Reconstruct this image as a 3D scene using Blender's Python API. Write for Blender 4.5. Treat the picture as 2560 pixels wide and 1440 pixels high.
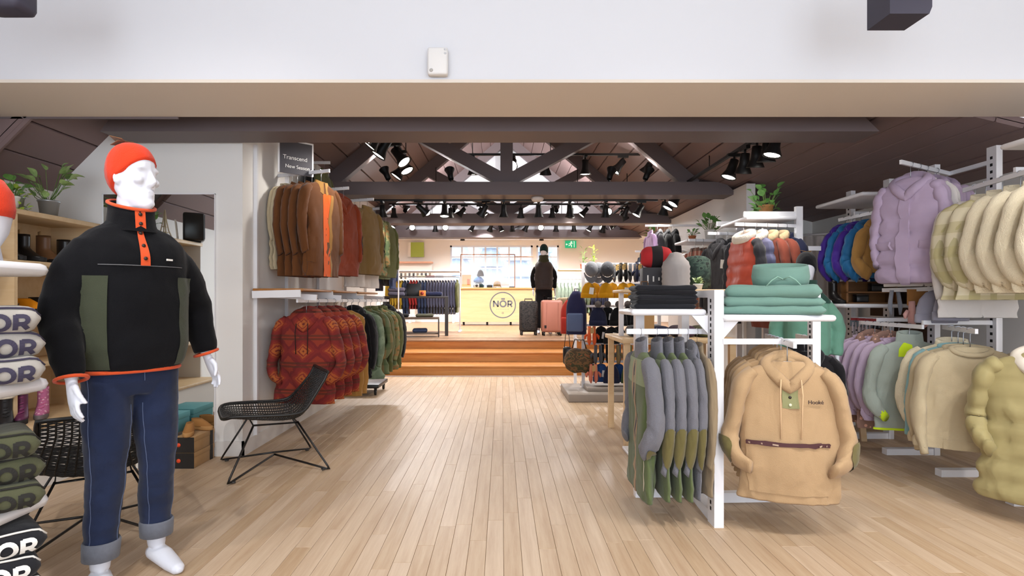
import bpy, math, random
from mathutils import Vector, Matrix, Euler, noise
R = math.radians
PI = math.pi
random.seed(7)
sc = bpy.context.scene
col = sc.collection
for o in list(bpy.data.objects):
    bpy.data.objects.remove(o)

# ---------------------------------------------------------------- camera
F, CX, CY, EYE = 1400.0, 1255.0, 750.0, 1.25     # focal length (px of a 2560 px frame), vanishing point, eye height
cam = bpy.data.cameras.new('camera')
cam.sensor_width = 36.0
cam.lens = 36.0 * F / 2560
cam.shift_x = (1280 - CX) / 2560
cam.shift_y = (CY - 720) / 2560
cam.clip_start = 0.05
cam.clip_end = 200
camo = bpy.data.objects.new('camera', cam)
col.objects.link(camo)
camo.location = (0, 0, EYE)
camo.rotation_euler = (R(90), 0, 0)
sc.camera = camo

# ---------------------------------------------------------------- view, world, front fill light
sc.view_settings.view_transform = 'Standard'
sc.view_settings.look = 'None'
sc.view_settings.gamma = 1
sc.view_settings.use_curve_mapping = False
sc.view_settings.exposure = 0.12
world = bpy.data.worlds.new('overcast_sky')
sc.world = world
world.use_nodes = True
bg = world.node_tree.nodes['Background']
bg.inputs[0].default_value = (0.82, 0.90, 1.0, 1)
bg.inputs[1].default_value = 3.2

LAMP_W = 25.0          # watts of one track spotlight
def area_light(name, loc, rot, sx, sy, power, colour):
    l = bpy.data.lights.new(name, 'AREA')
    l.shape = 'RECTANGLE'; l.size = sx; l.size_y = sy
    l.energy = power; l.color = colour
    o = bpy.data.objects.new(name, l)
    col.objects.link(o)
    o.location = loc; o.rotation_euler = rot
    return o
# added fill light standing in for daylight from the unseen shop front
area_light('shopfront_fill', (0.2, -3.35, 1.75), (R(90), 0, 0), 6.6, 2.5, 140, (0.80, 0.88, 1.0))

# ---------------------------------------------------------------- helpers
def P(x, y, D):
    "a point seen at pixel x, y of the photograph that stands D metres into the shop"
    return Vector(((x - CX) / F * D, D, EYE - (y - CY) / F * D))

def lin(c):
    return c / 12.92 if c <= 0.04045 else ((c + 0.055) / 1.055) ** 2.4
def hx(h):
    if not isinstance(h, str):
        return tuple(h) + (1,)
    h = h.lstrip('#')
    return tuple(lin(int(h[i:i + 2], 16) / 255) for i in (0, 2, 4)) + (1,)

def cr(pts, n):
    "Catmull-Rom through pts (tuples of any length), n samples"
    out = []
    m = len(pts) - 1
    for k in range(n):
        t = k / (n - 1) * m
        i = min(int(t), m - 1); f = t - i
        p0 = pts[max(i - 1, 0)]; p1 = pts[i]; p2 = pts[i + 1]; p3 = pts[min(i + 2, m)]
        out.append(tuple(0.5 * ((2 * b) + (-a + c) * f + (2 * a - 5 * b + 4 * c - d) * f * f + (-a + 3 * b - 3 * c + d) * f ** 3)
                         for a, b, c, d in zip(p0, p1, p2, p3)))
    return out

def spw(c, e):
    return math.copysign(abs(c) ** e, c)

class MB:
    def __init__(s):
        s.v = []; s.f = []; s.m = []; s.s = []
    def add(s, vs, fs, mi=0, sm=True):
        o = len(s.v)
        s.v += [tuple(v) for v in vs]
        for f in fs:
            s.f.append(tuple(i + o for i in f)); s.m.append(mi); s.s.append(sm)
        return s
    def bb(s, x0, x1, y0, y1, z0, z1, mi=0):
        vs = [(x, y, z) for z in (z0, z1) for y in (y0, y1) for x in (x0, x1)]
        return s.add(vs, [(0, 2, 3, 1), (4, 5, 7, 6), (0, 1, 5, 4), (2, 6, 7, 3), (0, 4, 6, 2), (1, 3, 7, 5)], mi, False)
    def box(s, c, d, mi=0, rot=None):
        b = MB().bb(-d[0] / 2, d[0] / 2, -d[1] / 2, d[1] / 2, -d[2] / 2, d[2] / 2)
        M_ = Matrix.Translation(c) @ (Euler(rot).to_matrix().to_4x4() if rot else Matrix())
        return s.add([M_ @ Vector(v) for v in b.v], b.f, mi, False)
    def beam(s, a, b, w, h, mi=0, up=(0, 0, 1)):
        "a rectangular bar from a to b, w across, h along up"
        a = Vector(a); b = Vector(b); d = (b - a).normalized()
        u = Vector(up); x = d.cross(u)
        if x.length < 1e-4: x = d.cross(Vector((0, 1, 0)))
        x.normalize(); u = x.cross(d)
        vs = []
        for p in (a, b):
            for sx, su in ((-1, -1), (1, -1), (1, 1), (-1, 1)):
                vs.append(p + x * (sx * w / 2) + u * (su * h / 2))
        return s.add(vs, [(0, 1, 2, 3), (7, 6, 5, 4), (0, 4, 5, 1), (1, 5, 6, 2), (2, 6, 7, 3), (3, 7, 4, 0)], mi, False)
    def rbox(s, c, d, r=0.01, mi=0, rot=None, n=3, mw=None):
        "box with rounded vertical edges and bevelled rims"
        hx_, hy, hz = d[0] / 2, d[1] / 2, d[2] / 2
        r = min(r, hx_ * .99, hy * .99, hz * .99)
        rc = max(r, min(mw or r, hx_ * .99, hy * .99))
        rings = []
        for z, ins in ((-hz, r), (-hz + r * .3, r * .3), (-hz + r, 0), (hz - r, 0), (hz - r * .3, r * .3), (hz, r)):
            ring = []
            for q in range(4):
                cx = (hx_ - rc) * (1 if q in (0, 3) else -1); cy = (hy - rc) * (1 if q in (0, 1) else -1)
                for k in range(n):
                    a = PI / 2 * q + PI / 2 * k / (n - 1)
                    rr = max(rc - ins, 0.0005)
                    ring.append((cx + rr * math.cos(a), cy + rr * math.sin(a), z))
            rings.append(ring)
        b = MB().loft(rings)
        M_ = Matrix.Translation(c) @ (Euler(rot).to_matrix().to_4x4() if rot else Matrix())
        return s.add([M_ @ Vector(v) for v in b.v], b.f, mi, True)
    def loft(s, rings, caps=True, mi=0, sm=True, closed=True):
        n = len(rings[0]); vs = [p for r in rings for p in r]; fs = []
        for i in range(len(rings) - 1):
            for j in range(n if closed else n - 1):
                k = (j + 1) % n
                fs.append((i * n + j, i * n + k, (i + 1) * n + k, (i + 1) * n + j))
        if caps:
            fs.append(tuple(range(n - 1, -1, -1)))
            fs.append(tuple((len(rings) - 1) * n + j for j in range(n)))
        return s.add(vs, fs, mi, sm)
    def tube(s, pts, r, n=6, mi=0, caps=True, closed=False, fx=1.0, fy=1.0, ref=(0, 1, 0)):
        pts = [Vector(p) for p in pts]; m = len(pts)
        rs = r if isinstance(r, (list, tuple)) else [r] * m
        rings = []; pu = None
        for i, p in enumerate(pts):
            if closed:
                t = pts[(i + 1) % m] - pts[i - 1]
            else:
                t = pts[min(i + 1, m - 1)] - pts[max(i - 1, 0)]
            if t.length < 1e-9: t = Vector((0, 0, 1))
            t.normalize()
            u = pu if pu is not None else Vector(ref)
            u = u - t * u.dot(t)
            if u.length < 1e-4:
                u = t.orthogonal()
            u.normalize(); pu = u
            w = t.cross(u)
            rings.append([p + u * (rs[i] * fy * math.cos(2 * PI * k / n)) + w * (rs[i] * fx * math.sin(2 * PI * k / n)) for k in range(n)])
        if closed:
            rings.append(rings[0])
            return s.loft(rings, False, mi)
        return s.loft(rings, caps, mi)
    def lathe(s, prof, n=16, c=(0, 0, 0), mi=0, sm=True, caps=True, M_=None):
        c = Vector(c)
        rings = [[Vector((r * math.cos(2 * PI * k / n), r * math.sin(2 * PI * k / n), z)) for k in range(n)] for r, z in prof]
        rings = [[(M_ @ p if M_ else p) + c for p in ring] for ring in rings]
        return s.loft(rings, caps, mi, sm)
    def ell(s, c, r, nu=12, nv=8, mi=0, M_=None):
        prof = []
        for i in range(nv + 1):
            a = -PI / 2 + PI * i / nv
            prof.append((max(math.cos(a), 0.01), math.sin(a)))
        c = Vector(c)
        rings = []
        for q, z in prof:
            ring = []
            for k in range(nu):
                p = Vector((r[0] * q * math.cos(2 * PI * k / nu), r[1] * q * math.sin(2 * PI * k / nu), r[2] * z))
                ring.append((M_ @ p if M_ else p) + c)
            rings.append(ring)
        return s.loft(rings, True, mi)
    def surf(s, f, u0, u1, v0, v1, nu, nv, mi=0, off=0.0, back=0.0):
        "grid on f(u, v), pushed off along the normal; back > 0 adds an edge down to the surface"
        def pt(u, v, o):
            p = f(u, v)
            if not o: return p
            e = 1e-3
            a = f(u + e, v) - f(u - e, v); b = f(u, v + e) - f(u, v - e)
            nn = a.cross(b)
            if nn.length < 1e-12: return p
            return p + nn.normalized() * o
        g = [[pt(u0 + (u1 - u0) * i / nu, v0 + (v1 - v0) * j / nv, off) for j in range(nv + 1)] for i in range(nu + 1)]
        vs = [p for r in g for p in r]; W = nv + 1; fs = []
        for i in range(nu):
            for j in range(nv):
                fs.append((i * W + j, i * W + j + 1, (i + 1) * W + j + 1, (i + 1) * W + j))
        s.add(vs, fs, mi)
        if back:
            bd = [(i, 0) for i in range(nu + 1)] + [(nu, j) for j in range(1, nv + 1)] + [(i, nv) for i in range(nu - 1, -1, -1)] + [(0, j) for j in range(nv - 1, 0, -1)]
            outer = [g[i][j] for i, j in bd]
            inner = [pt(u0 + (u1 - u0) * i / nu, v0 + (v1 - v0) * j / nv, off - back) for i, j in bd]
            s.loft([inner, outer], False, mi)
        return s
    def prism(s, poly, y0, y1, mi=0):
        "polygon in x, z pulled from y0 to y1"
        n = len(poly)
        vs = [(x, y0, z) for x, z in poly] + [(x, y1, z) for x, z in poly]
        fs = [tuple(range(n)), tuple(range(2 * n - 1, n - 1, -1))]
        for i in range(n):
            k = (i + 1) % n
            fs.append((i, i + n, k + n, k))
        return s.add(vs, fs, mi, False)
    def xf(s, M_):
        s.v = [tuple(M_ @ Vector(v)) for v in s.v]
        return s
    def data(s, name, mats):
        me = bpy.data.meshes.new(name)
        me.from_pydata(s.v, [], s.f)
        for m in (mats if isinstance(mats, (list, tuple)) else [mats]):
            me.materials.append(m)
        me.polygons.foreach_set('material_index', s.m)
        me.polygons.foreach_set('use_smooth', s.s)
        me.update()
        return me
    def build(s, name, mats, parent=None, loc=None, rot=None):
        return obj(name, s.data(name, mats), parent, loc, rot)

def obj(name, me, parent=None, loc=None, rot=None):
    o = bpy.data.objects.new(name, me)
    col.objects.link(o)
    if parent: o.parent = parent
    if loc is not None: o.location = loc
    if rot is not None: o.rotation_euler = rot
    return o
def tag(o, label, cat, group=None, kind=None):
    o['label'] = label; o['category'] = cat
    if group: o['group'] = group
    if kind: o['kind'] = kind
    return o
def thing(name, label, cat, loc=(0, 0, 0), rz=0, group=None, scale=1):
    o = bpy.data.objects.new(name, None)
    o.empty_display_size = 0.05
    col.objects.link(o)
    o.location = loc; o.rotation_euler = (0, 0, R(rz)); o.scale = (scale,) * 3
    return tag(o, label, cat, group)
def struct(o, label=None):
    o['kind'] = 'structure'
    if label: o['label'] = label
    return o
def copy_tree(o, parent=None):
    c = o.copy(); col.objects.link(c); c.parent = parent
    for ch in list(o.children):
        if ch.type != 'LIGHT': copy_tree(ch, c)
    return c
def place(root, loc, rz=0, label=None, group=None, scale=None):
    root.location = loc; root.rotation_euler = (0, 0, R(rz))
    if scale: root.scale = (scale,) * 3
    if label: root['label'] = label
    if group: root['group'] = group
    return root
USED = set()
def dup(root, loc, rz=0, label=None, group=None, scale=None):
    "the prototype itself the first time, then copies of it"
    if root.name not in USED:
        USED.add(root.name); r = root
    else:
        r = copy_tree(root)
    return place(r, loc, rz, label, group, scale)

def remesh(mb, voxel, smooth=4, disp=None):
    "weld overlapping closed shapes into one continuous surface; returns an MB"
    me = mb.data('tmp', [])
    o = bpy.data.objects.new('tmp', me); col.objects.link(o)
    m = o.modifiers.new('r', 'REMESH'); m.mode = 'VOXEL'; m.voxel_size = voxel; m.use_smooth_shade = True
    if smooth:
        m = o.modifiers.new('s', 'SMOOTH'); m.iterations = smooth; m.factor = 0.5
    dg = bpy.context.evaluated_depsgraph_get(); dg.update()
    e = o.evaluated_get(dg).to_mesh()
    out = MB()
    vs = [v.co.copy() for v in e.vertices]
    if disp:
        ns = [v.normal.copy() for v in e.vertices]
        vs = [p + n * disp(p) for p, n in zip(vs, ns)]
    out.add(vs, [tuple(p.vertices) for p in e.polygons])
    bpy.data.objects.remove(o); bpy.data.meshes.remove(me)
    return out

def stroke(mb, pts, w, f, n=6, closed=False, mi=0):
    "flat pen stroke through 2-D pts, width w, laid on the surface f(x, y)"
    pp = []
    m = len(pts)
    for i in range(m if closed else m - 1):
        a = pts[i]; b = pts[(i + 1) % m]
        for k in range(n):
            pp.append((a[0] + (b[0] - a[0]) * k / n, a[1] + (b[1] - a[1]) * k / n))
    if not closed: pp.append(pts[-1])
    L = []; K = len(pp)
    for i, p in enumerate(pp):
        if closed: a = pp[i - 1]; b = pp[(i + 1) % K]
        else: a = pp[max(i - 1, 0)]; b = pp[min(i + 1, K - 1)]
        dx, dy = b[0] - a[0], b[1] - a[1]; l = math.hypot(dx, dy) or 1
        nx, ny = -dy / l * w / 2, dx / l * w / 2
        L.append((f(p[0] + nx, p[1] + ny), f(p[0] - nx, p[1] - ny)))
    vs = [q for a in L for q in a]
    fs = [(2 * i, 2 * i + 1, (2 * i + 3) % len(vs), (2 * i + 2) % len(vs)) for i in range(K if closed else K - 1)]
    mb.add(vs, fs, mi, False)
def nor(mb, f, x0, y0, h, w, bar=True, gap=1.0):
    "the letters NOR with a macron, cap height h, stroke w"
    g = 0.22 * h * gap
    def seg(pts, **k): stroke(mb, [(x0 + a * h, y0 + b * h) for a, b in pts], w, f, **k)
    seg([(.08, 0), (.08, 1)]); seg([(.08, .96), (.78, .04)]); seg([(.78, 0), (.78, 1)])
    ox = .86 + g / h + .5
    seg([(ox + .46 * math.cos(t * PI / 10), .5 + .46 * math.sin(t * PI / 10)) for t in range(20)], closed=True, n=1)
    if bar: seg([(ox - .3, 1.28), (ox + .3, 1.28)], n=3)
    rx = ox + .5 + g / h
    seg([(rx + .08, 0), (rx + .08, 1)])
    seg([(rx + .08, .92), (rx + .45, .92)] + [(rx + .45 + .24 * math.cos(a), .67 + .25 * math.sin(a)) for a in (PI / 3, PI / 6, 0, -PI / 6, -PI / 3)] + [(rx + .45, .42), (rx + .08, .42)], n=2)
    seg([(rx + .42, .42), (rx + .72, 0)])
    return (rx + .75) * h

# ---------------------------------------------------------------- materials
MATS = {}
def mnew(name):
    m = bpy.data.materials.new(name); m.use_nodes = True
    nt = m.node_tree
    return m, nt, nt.nodes['Principled BSDF']
def link(nt, a, b): nt.links.new(a, b)
def coords(nt, scale=(1, 1, 1), world_=False):
    tc = nt.nodes.new('ShaderNodeTexCoord'); mp = nt.nodes.new('ShaderNodeMapping')
    mp.inputs['Scale'].default_value = scale
    if world_:
        g = nt.nodes.new('ShaderNodeNewGeometry'); link(nt, g.outputs['Position'], mp.inputs['Vector'])
    else:
        link(nt, tc.outputs['Object'], mp.inputs['Vector'])
    return mp.outputs['Vector']
def noise_n(nt, vec, scale, detail=3, rough=.5):
    n = nt.nodes.new('ShaderNodeTexNoise'); n.inputs['Scale'].default_value = scale
    n.inputs['Detail'].default_value = detail; n.inputs['Roughness'].default_value = rough
    link(nt, vec, n.inputs['Vector']); return n.outputs['Fac']
def mth(nt, op, a, b=None, c=None):
    n = nt.nodes.new('ShaderNodeMath'); n.operation = op
    for i, x in enumerate((a, b, c)):
        if x is None: continue
        if isinstance(x, (int, float)): n.inputs[i].default_value = x
        else: link(nt, x, n.inputs[i])
    return n.outputs[0]
def mixc(nt, fac, a, b, mode='MIX'):
    n = nt.nodes.new('ShaderNodeMix'); n.data_type = 'RGBA'; n.blend_type = mode
    for i, x in ((0, fac), (6, a), (7, b)):
        if isinstance(x, (int, float)): n.inputs[i].default_value = x
        elif isinstance(x, tuple): n.inputs[i].default_value = x
        else: link(nt, x, n.inputs[i])
    return n.outputs[2]
def ramp(nt, fac, stops, const=False):
    n = nt.nodes.new('ShaderNodeValToRGB'); r = n.color_ramp
    if const: r.interpolation = 'CONSTANT'
    while len(r.elements) < len(stops): r.elements.new(0.5)
    for e, (p, c) in zip(r.elements, stops): e.position = p; e.color = c
    link(nt, fac, n.inputs[0]); return n.outputs[0]
def bump(nt, bs, h, strength, dist=0.01):
    b = nt.nodes.new('ShaderNodeBump'); b.inputs['Strength'].default_value = strength; b.inputs['Distance'].default_value = dist
    link(nt, h, b.inputs['Height']); link(nt, b.outputs[0], bs.inputs['Normal'])
def plain(name, c, rough=.6, metal=0, spec=.4, emit=0, alpha=1, trans=0, coat=0):
    if name in MATS: return MATS[name]
    m, nt, b = mnew(name)
    b.inputs['Base Color'].default_value = hx(c); b.inputs['Roughness'].default_value = rough
    b.inputs['Metallic'].default_value = metal; b.inputs['Specular IOR Level'].default_value = spec
    if emit:
        b.inputs['Emission Color'].default_value = hx(c); b.inputs['Emission Strength'].default_value = emit
    if trans: b.inputs['Transmission Weight'].default_value = trans
    if alpha < 1: b.inputs['Alpha'].default_value = alpha
    if coat: b.inputs['Coat Weight'].default_value = coat
    MATS[name] = m; return m
def fabric(name, c, var=.10, sc_=9, weave=420, bs_=.25, rough=.92, sheen=.15, fleece=0):
    if name in MATS: return MATS[name]
    m, nt, b = mnew(name)
    v = coords(nt)
    base = hx(c)
    n1 = noise_n(nt, v, sc_, 4, .6)
    dark = tuple(x * (1 - var * 1.6) for x in base[:3]) + (1,); lite = tuple(min(1, x * (1 + var)) for x in base[:3]) + (1,)
    c1 = mixc(nt, n1, dark, lite)
    if fleece:
        n2 = noise_n(nt, v, fleece, 2, .6)
        c1 = mixc(nt, mth(nt, 'MULTIPLY', n2, .6), c1, tuple(min(1, x * 1.22 + .01) for x in base[:3]) + (1,))
    link(nt, c1, b.inputs['Base Color'])
    h = noise_n(nt, v, fleece or weave, 2)
    wv = nt.nodes.new('ShaderNodeTexNoise'); wv.inputs['Scale'].default_value = 6; wv.inputs['Detail'].default_value = 1.5; wv.inputs['Distortion'].default_value = .5
    mpw = nt.nodes.new('ShaderNodeMapping'); mpw.inputs['Scale'].default_value = (1.2, 1.2, .8); link(nt, v, mpw.inputs['Vector']); link(nt, mpw.outputs[0], wv.inputs['Vector'])
    crs = mth(nt, 'ABSOLUTE', mth(nt, 'SUBTRACT', wv.outputs['Fac'], .5))
    hh = mth(nt, 'ADD', mth(nt, 'MULTIPLY', h, .10 if fleece else .02 * bs_ / .25), mth(nt, 'MULTIPLY', mth(nt, 'MULTIPLY', crs, crs), 2.2))
    bump(nt, b, hh, .8, .05)
    b.inputs['Roughness'].default_value = rough; b.inputs['Specular IOR Level'].default_value = .15
    b.inputs['Sheen Weight'].default_value = sheen
    MATS[name] = m; return m
def sepxyz(nt, v):
    s = nt.nodes.new('ShaderNodeSeparateXYZ'); link(nt, v, s.inputs[0]); return s.outputs
def plaid(name, base, c2, c3, k=9.0):
    if name in MATS: return MATS[name]
    m, nt, b = mnew(name)
    v = coords(nt); x, y, z = sepxyz(nt, v)
    xy = mth(nt, 'ADD', x, mth(nt, 'MULTIPLY', y, .7))
    fx = mth(nt, 'FRACT', mth(nt, 'MULTIPLY', xy, k)); fz = mth(nt, 'FRACT', mth(nt, 'MULTIPLY', z, k * .8))
    a = mth(nt, 'LESS_THAN', fx, .42); d = mth(nt, 'LESS_THAN', fz, .45)
    c = mixc(nt, mth(nt, 'MULTIPLY', a, .6), hx(base), hx(c2)); c = mixc(nt, mth(nt, 'MULTIPLY', d, .55), c, hx(c3))
    link(nt, c, b.inputs['Base Color']); b.inputs['Roughness'].default_value = .9
    MATS[name] = m; return m
def camo(name, cs, k=7, stretch=(1, 1, 1.6)):
    if name in MATS: return MATS[name]
    m, nt, b = mnew(name)
    v = coords(nt, stretch); f = noise_n(nt, v, k, 2, .5)
    ps = [0, .43, .52, .60, .68][:len(cs)]
    link(nt, ramp(nt, f, [(p, hx(c)) for p, c in zip(ps, cs)], True), b.inputs['Base Color'])
    b.inputs['Roughness'].default_value = .9; MATS[name] = m; return m
def spots(name, base, dots, k=30, th=.28):
    if name in MATS: return MATS[name]
    m, nt, b = mnew(name)
    v = coords(nt); n = nt.nodes.new('ShaderNodeTexVoronoi'); n.inputs['Scale'].default_value = k; link(nt, v, n.inputs['Vector'])
    f = mth(nt, 'LESS_THAN', n.outputs['Distance'], th)
    link(nt, mixc(nt, f, hx(base), hx(dots)), b.inputs['Base Color']); b.inputs['Roughness'].default_value = .9
    MATS[name] = m; return m
def aztec(name):
    if name in MATS: return MATS[name]
    m, nt, b = mnew(name)
    v = coords(nt); x, y, z = sepxyz(nt, v)
    def dia(kx, kz, ox, oz):
        fx = mth(nt, 'ABSOLUTE', mth(nt, 'SUBTRACT', mth(nt, 'FRACT', mth(nt, 'ADD', mth(nt, 'MULTIPLY', x, kx), ox)), .5))
        fz = mth(nt, 'ABSOLUTE', mth(nt, 'SUBTRACT', mth(nt, 'FRACT', mth(nt, 'ADD', mth(nt, 'MULTIPLY', z, kz), oz)), .5))
        return mth(nt, 'ADD', mth(nt, 'MULTIPLY', fx, 1.0), mth(nt, 'MULTIPLY', fz, 1.0))
    nx_ = noise_n(nt, v, 16, 3); x = mth(nt, 'ADD', x, mth(nt, 'MULTIPLY', nx_, .07)); d1 = dia(4.0, 4.3, .35, .25)
    c1 = ramp(nt, d1, [(0, hx('6e2a1c')), (.05, hx('b0602a')), (.16, hx('7c2620')), (.20, hx('a85426')), (.27, hx('8a3020')), (.36, hx('7a2420')), (.52, hx('6c1e1e')), (.66, hx('8c3420'))], True)
    fz = mth(nt, 'FRACT', mth(nt, 'ADD', mth(nt, 'MULTIPLY', z, 4.3), .25))
    band = ramp(nt, fz, [(0, (0, 0, 0, 1)), (.02, (1, 1, 1, 1)), (.10, (0, 0, 0, 1)), (.90, (1, 1, 1, 1)), (.98, (0, 0, 0, 1))], True)
    c2 = mixc(nt, mth(nt, 'MULTIPLY', band, .75), c1, hx('4a2c1c'))
    n1 = noise_n(nt, v, 14, 3)
    c3 = mixc(nt, mth(nt, 'MULTIPLY', n1, .35), c2, hx('7e241f'))
    link(nt, c3, b.inputs['Base Color']); b.inputs['Roughness'].default_value = .95
    MATS[name] = m; return m
def wood(name, c, dark, k=(2, 40, 40), rough=.45, world_=False, rnd=0.0, coat=0):
    if name in MATS: return MATS[name]
    m, nt, b = mnew(name)
    v = coords(nt, k, world_)
    if rnd:
        oi = nt.nodes.new('ShaderNodeObjectInfo'); g = nt.nodes.new('ShaderNodeNewGeometry')
        r = mth(nt, 'FRACT', mth(nt, 'ADD', oi.outputs['Random'], g.outputs['Random Per Island']))
        add = nt.nodes.new('ShaderNodeVectorMath'); add.operation = 'ADD'
        cb = nt.nodes.new('ShaderNodeCombineXYZ'); link(nt, mth(nt, 'MULTIPLY', r, 37.0), cb.inputs[0]); link(nt, mth(nt, 'MULTIPLY', r, 91.0), cb.inputs[2])
        link(nt, v, add.inputs[0]); link(nt, cb.outputs[0], add.inputs[1]); v = add.outputs[0]
    n1 = noise_n(nt, v, 1.0, 5, .65)
    c1 = mixc(nt, ramp(nt, n1, [(.32, (0, 0, 0, 1)), (.72, (1, 1, 1, 1))]), hx(dark), hx(c))
    if rnd:
        hv = nt.nodes.new('ShaderNodeHueSaturation')
        link(nt, c1, hv.inputs['Color'])
        link(nt, mth(nt, 'ADD', 1 - rnd, mth(nt, 'MULTIPLY', r, 2 * rnd)), hv.inputs['Value'])
        link(nt, mth(nt, 'ADD', 1.08, mth(nt, 'MULTIPLY', r, -.16)), hv.inputs['Saturation'])
        c1 = hv.outputs[0]
    link(nt, c1, b.inputs['Base Color']); b.inputs['Roughness'].default_value = rough
    b.inputs['Specular IOR Level'].default_value = .35
    bump(nt, b, n1, .06, .01)
    MATS[name] = m; return m
def paint(name, c, rough=.6, var=.02):
    if name in MATS: return MATS[name]
    m, nt, b = mnew(name)
    v = coords(nt, (1, 1, 1), True)
    n1 = noise_n(nt, v, 1.3, 3); base = hx(c)
    link(nt, mixc(nt, n1, tuple(x * (1 - var) for x in base[:3]) + (1,), tuple(min(1, x * (1 + var)) for x in base[:3]) + (1,)), b.inputs['Base Color'])
    bump(nt, b, noise_n(nt, v, 180, 2), .04, .002)
    b.inputs['Roughness'].default_value = rough; b.inputs['Specular IOR Level'].default_value = .25
    MATS[name] = m; return m

WALL = paint('white_wall_paint', 'e9e6e2')
UPPER = paint('cool_white_wall_paint', 'dbdbde')
SOFFIT = paint('beige_soffit', 'e2d6c8')  # one even beige tone, warmer than the white walls
CEIL = paint('dark_ceiling_paint', '7f6b69', .55, .06)
BEAM = paint('dark_beam_paint', '6e6364', .5, .06)
TRIM = paint('white_trim_paint', 'e6e3df', .4)
OAK = wood('oak_plank', 'c6ae92', 'b09477', (26, 1.6, 30), .5, False, .07)
OAK2 = wood('grey_oak_floor', 'a8876b', '947357', (14, 1.5, 30), .4, True)
STEP = wood('warm_step_wood', 'cd9150', 'ac6c33', (1.2, 20, 22), .35, True)
LWOOD = wood('light_birch', 'dcc19a', 'cfae82', (1.5, 14, 14), .5, True)
DESKW = wood('counter_maple', 'e3cba0', 'd9bb8c', (1.2, 12, 12), .45, True)
METW = plain('white_powder_coat', 'e8e7ea', .35, 0, .5)
BLK = plain('black_metal', '141313', .45, 0, .4)
BLKS = plain('black_plastic', '1a1a1b', .35, 0, .5)
SLOT = plain('slot_black', '1c1c20', .8)
LENS = plain('lamp_lens', 'fff6ea', .3, emit=14)
ZINC = plain('zinc', 'a9adb0', .38, .75)
MANQ = plain('mannequin_white', 'd9dae2', .42, 0, .4)
MIRROR = plain('mirror_glass', 'e8ebea', .02, 1.0)
HANGM = plain('clear_hanger_plastic', 'c9d2da', .2, 0, .5)
HOOKM = plain('hook_steel', '9a9da2', .3, .9)
SOIL = plain('soil', '2e2118', .95)
CARD = fabric('cardboard', 'b08a5e', .05, 20)
TAGW = plain('white_card', 'eceae4', .7)
KRAFT = plain('kraft_card', 'b58f60', .8)
# ================================================================ the building
XR, ZR, SL = 0.1, 4.62, 0.85           # ridge and slope of the roof
KR, KL, KZ = 2.38, -2.18, 2.69         # where the steep slopes turn flat
def zroof(x): return ZR - SL * abs(x - XR)
YG = 11.5                              # gable wall over the top of the stairs
PZ = 0.5                               # height of the upper floor

# floor of the shop with its planks
fl = MB().bb(-3.6, 4.1, -3.2, 9.25, -.08, -.008).build('floor', plain('floor_joint', '6e4f33', .9))
struct(fl, 'warm oak strip floor of the lower shop')
PW = 0.088
plank_me = {}
for L in (0.8, 1.0, 1.2, 1.4, 1.6):
    b = MB()
    w, l = PW / 2 - .0007, L / 2 - .001
    b.loft([[(-w, -l, -.008), (w, -l, -.008), (w, l, -.008), (-w, l, -.008)], [(-w, -l, -.001), (w, -l, -.001), (w, l, -.001), (-w, l, -.001)],
            [(-w + .001, -l + .001, 0), (w - .001, -l + .001, 0), (w - .001, l - .001, 0), (-w + .001, l - .001, 0)]], True, 0, False)
    plank_me[L] = (b.data('floor_plank', OAK), b)
rng = random.Random(3)
planks = []
x = -3.6 + PW / 2
while x < 4.1:
    y = -3.2 - rng.random() * .8
    while y < 9.2:
        L = rng.choice((0.8, 1.0, 1.2, 1.4, 1.6))
        yc = y + L / 2
        D = max(yc, .6)
        on = abs(x + .02) < .95 * (yc + L / 2) and yc + L / 2 > 2.5 and yc < 9.2
        planks.append(((L * PW / D ** 2 if on else 0), x, yc, L)); y += L
    x += PW
planks.sort(reverse=True)
rest = MB()
for i, (s_, x, y, L) in enumerate(planks):
    if i < 300:
        obj('floor_plank', plank_me[L][0], fl, (x, y, 0))
    else:
        b = plank_me[L][1]
        rest.add([(a + x, min(c + y, 9.2), d) for a, c, d in b.v], b.f, 0, False)
o = rest.build('floor_planks', OAK, fl); o['kind'] = 'stuff'

# stairs and upper floor
for i, (y0, y1, z0, z1) in enumerate(((9.2, 9.85, 0, PZ / 3), (9.79, 10.56, 0, 2 * PZ / 3), (10.5, 11.1, 0, PZ))):
    st = struct(MB().bb(-2.6, 3.0, y0 + .03, y1 + .4, z0, z1 - .04).build('floor_step', STEP), ('lowest', 'middle', 'top')[i] + ' orange wooden step up to the counter level')
    MB().bb(-2.6, 3.0, y0 + .012, y0 + .03, z1 - PZ / 3, z1 - .035).build('riser', STEP, st)
    MB().rbox((.2, (y0 + y1) / 2, z1 - .018), (5.6, y1 - y0, .036), .012).build('tread', STEP if i < 2 else OAK2, st)
struct(MB().bb(-6.2, 6.2, 11.0, 19.3, .3, PZ).build('floor_upper', OAK2), 'grey brown wooden floor of the counter level')
struct(MB().bb(-6.2, -2.6, 9.25, 11.0, 0, PZ).build('floor_upper_side', OAK2), 'raised floor beside the stairs behind the jackets')
struct(MB().bb(3.0, 6.2, 9.25, 11.0, 0, PZ).build('floor_upper_flank', OAK2), 'raised floor beside the stairs behind the hat rack')

# bulkhead over the opening: white wall in front, beige underside
struct(MB().bb(-3.6, 4.1, 3.21, 3.80, 2.512, 3.75).build('wall_bulkhead', UPPER), 'plain white wall above the wide opening')
struct(MB().bb(-3.6, 4.1, 3.205, 3.805, 2.494, 2.513).build('trim_soffit', SOFFIT), 'beige underside of the white bulkhead')
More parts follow.
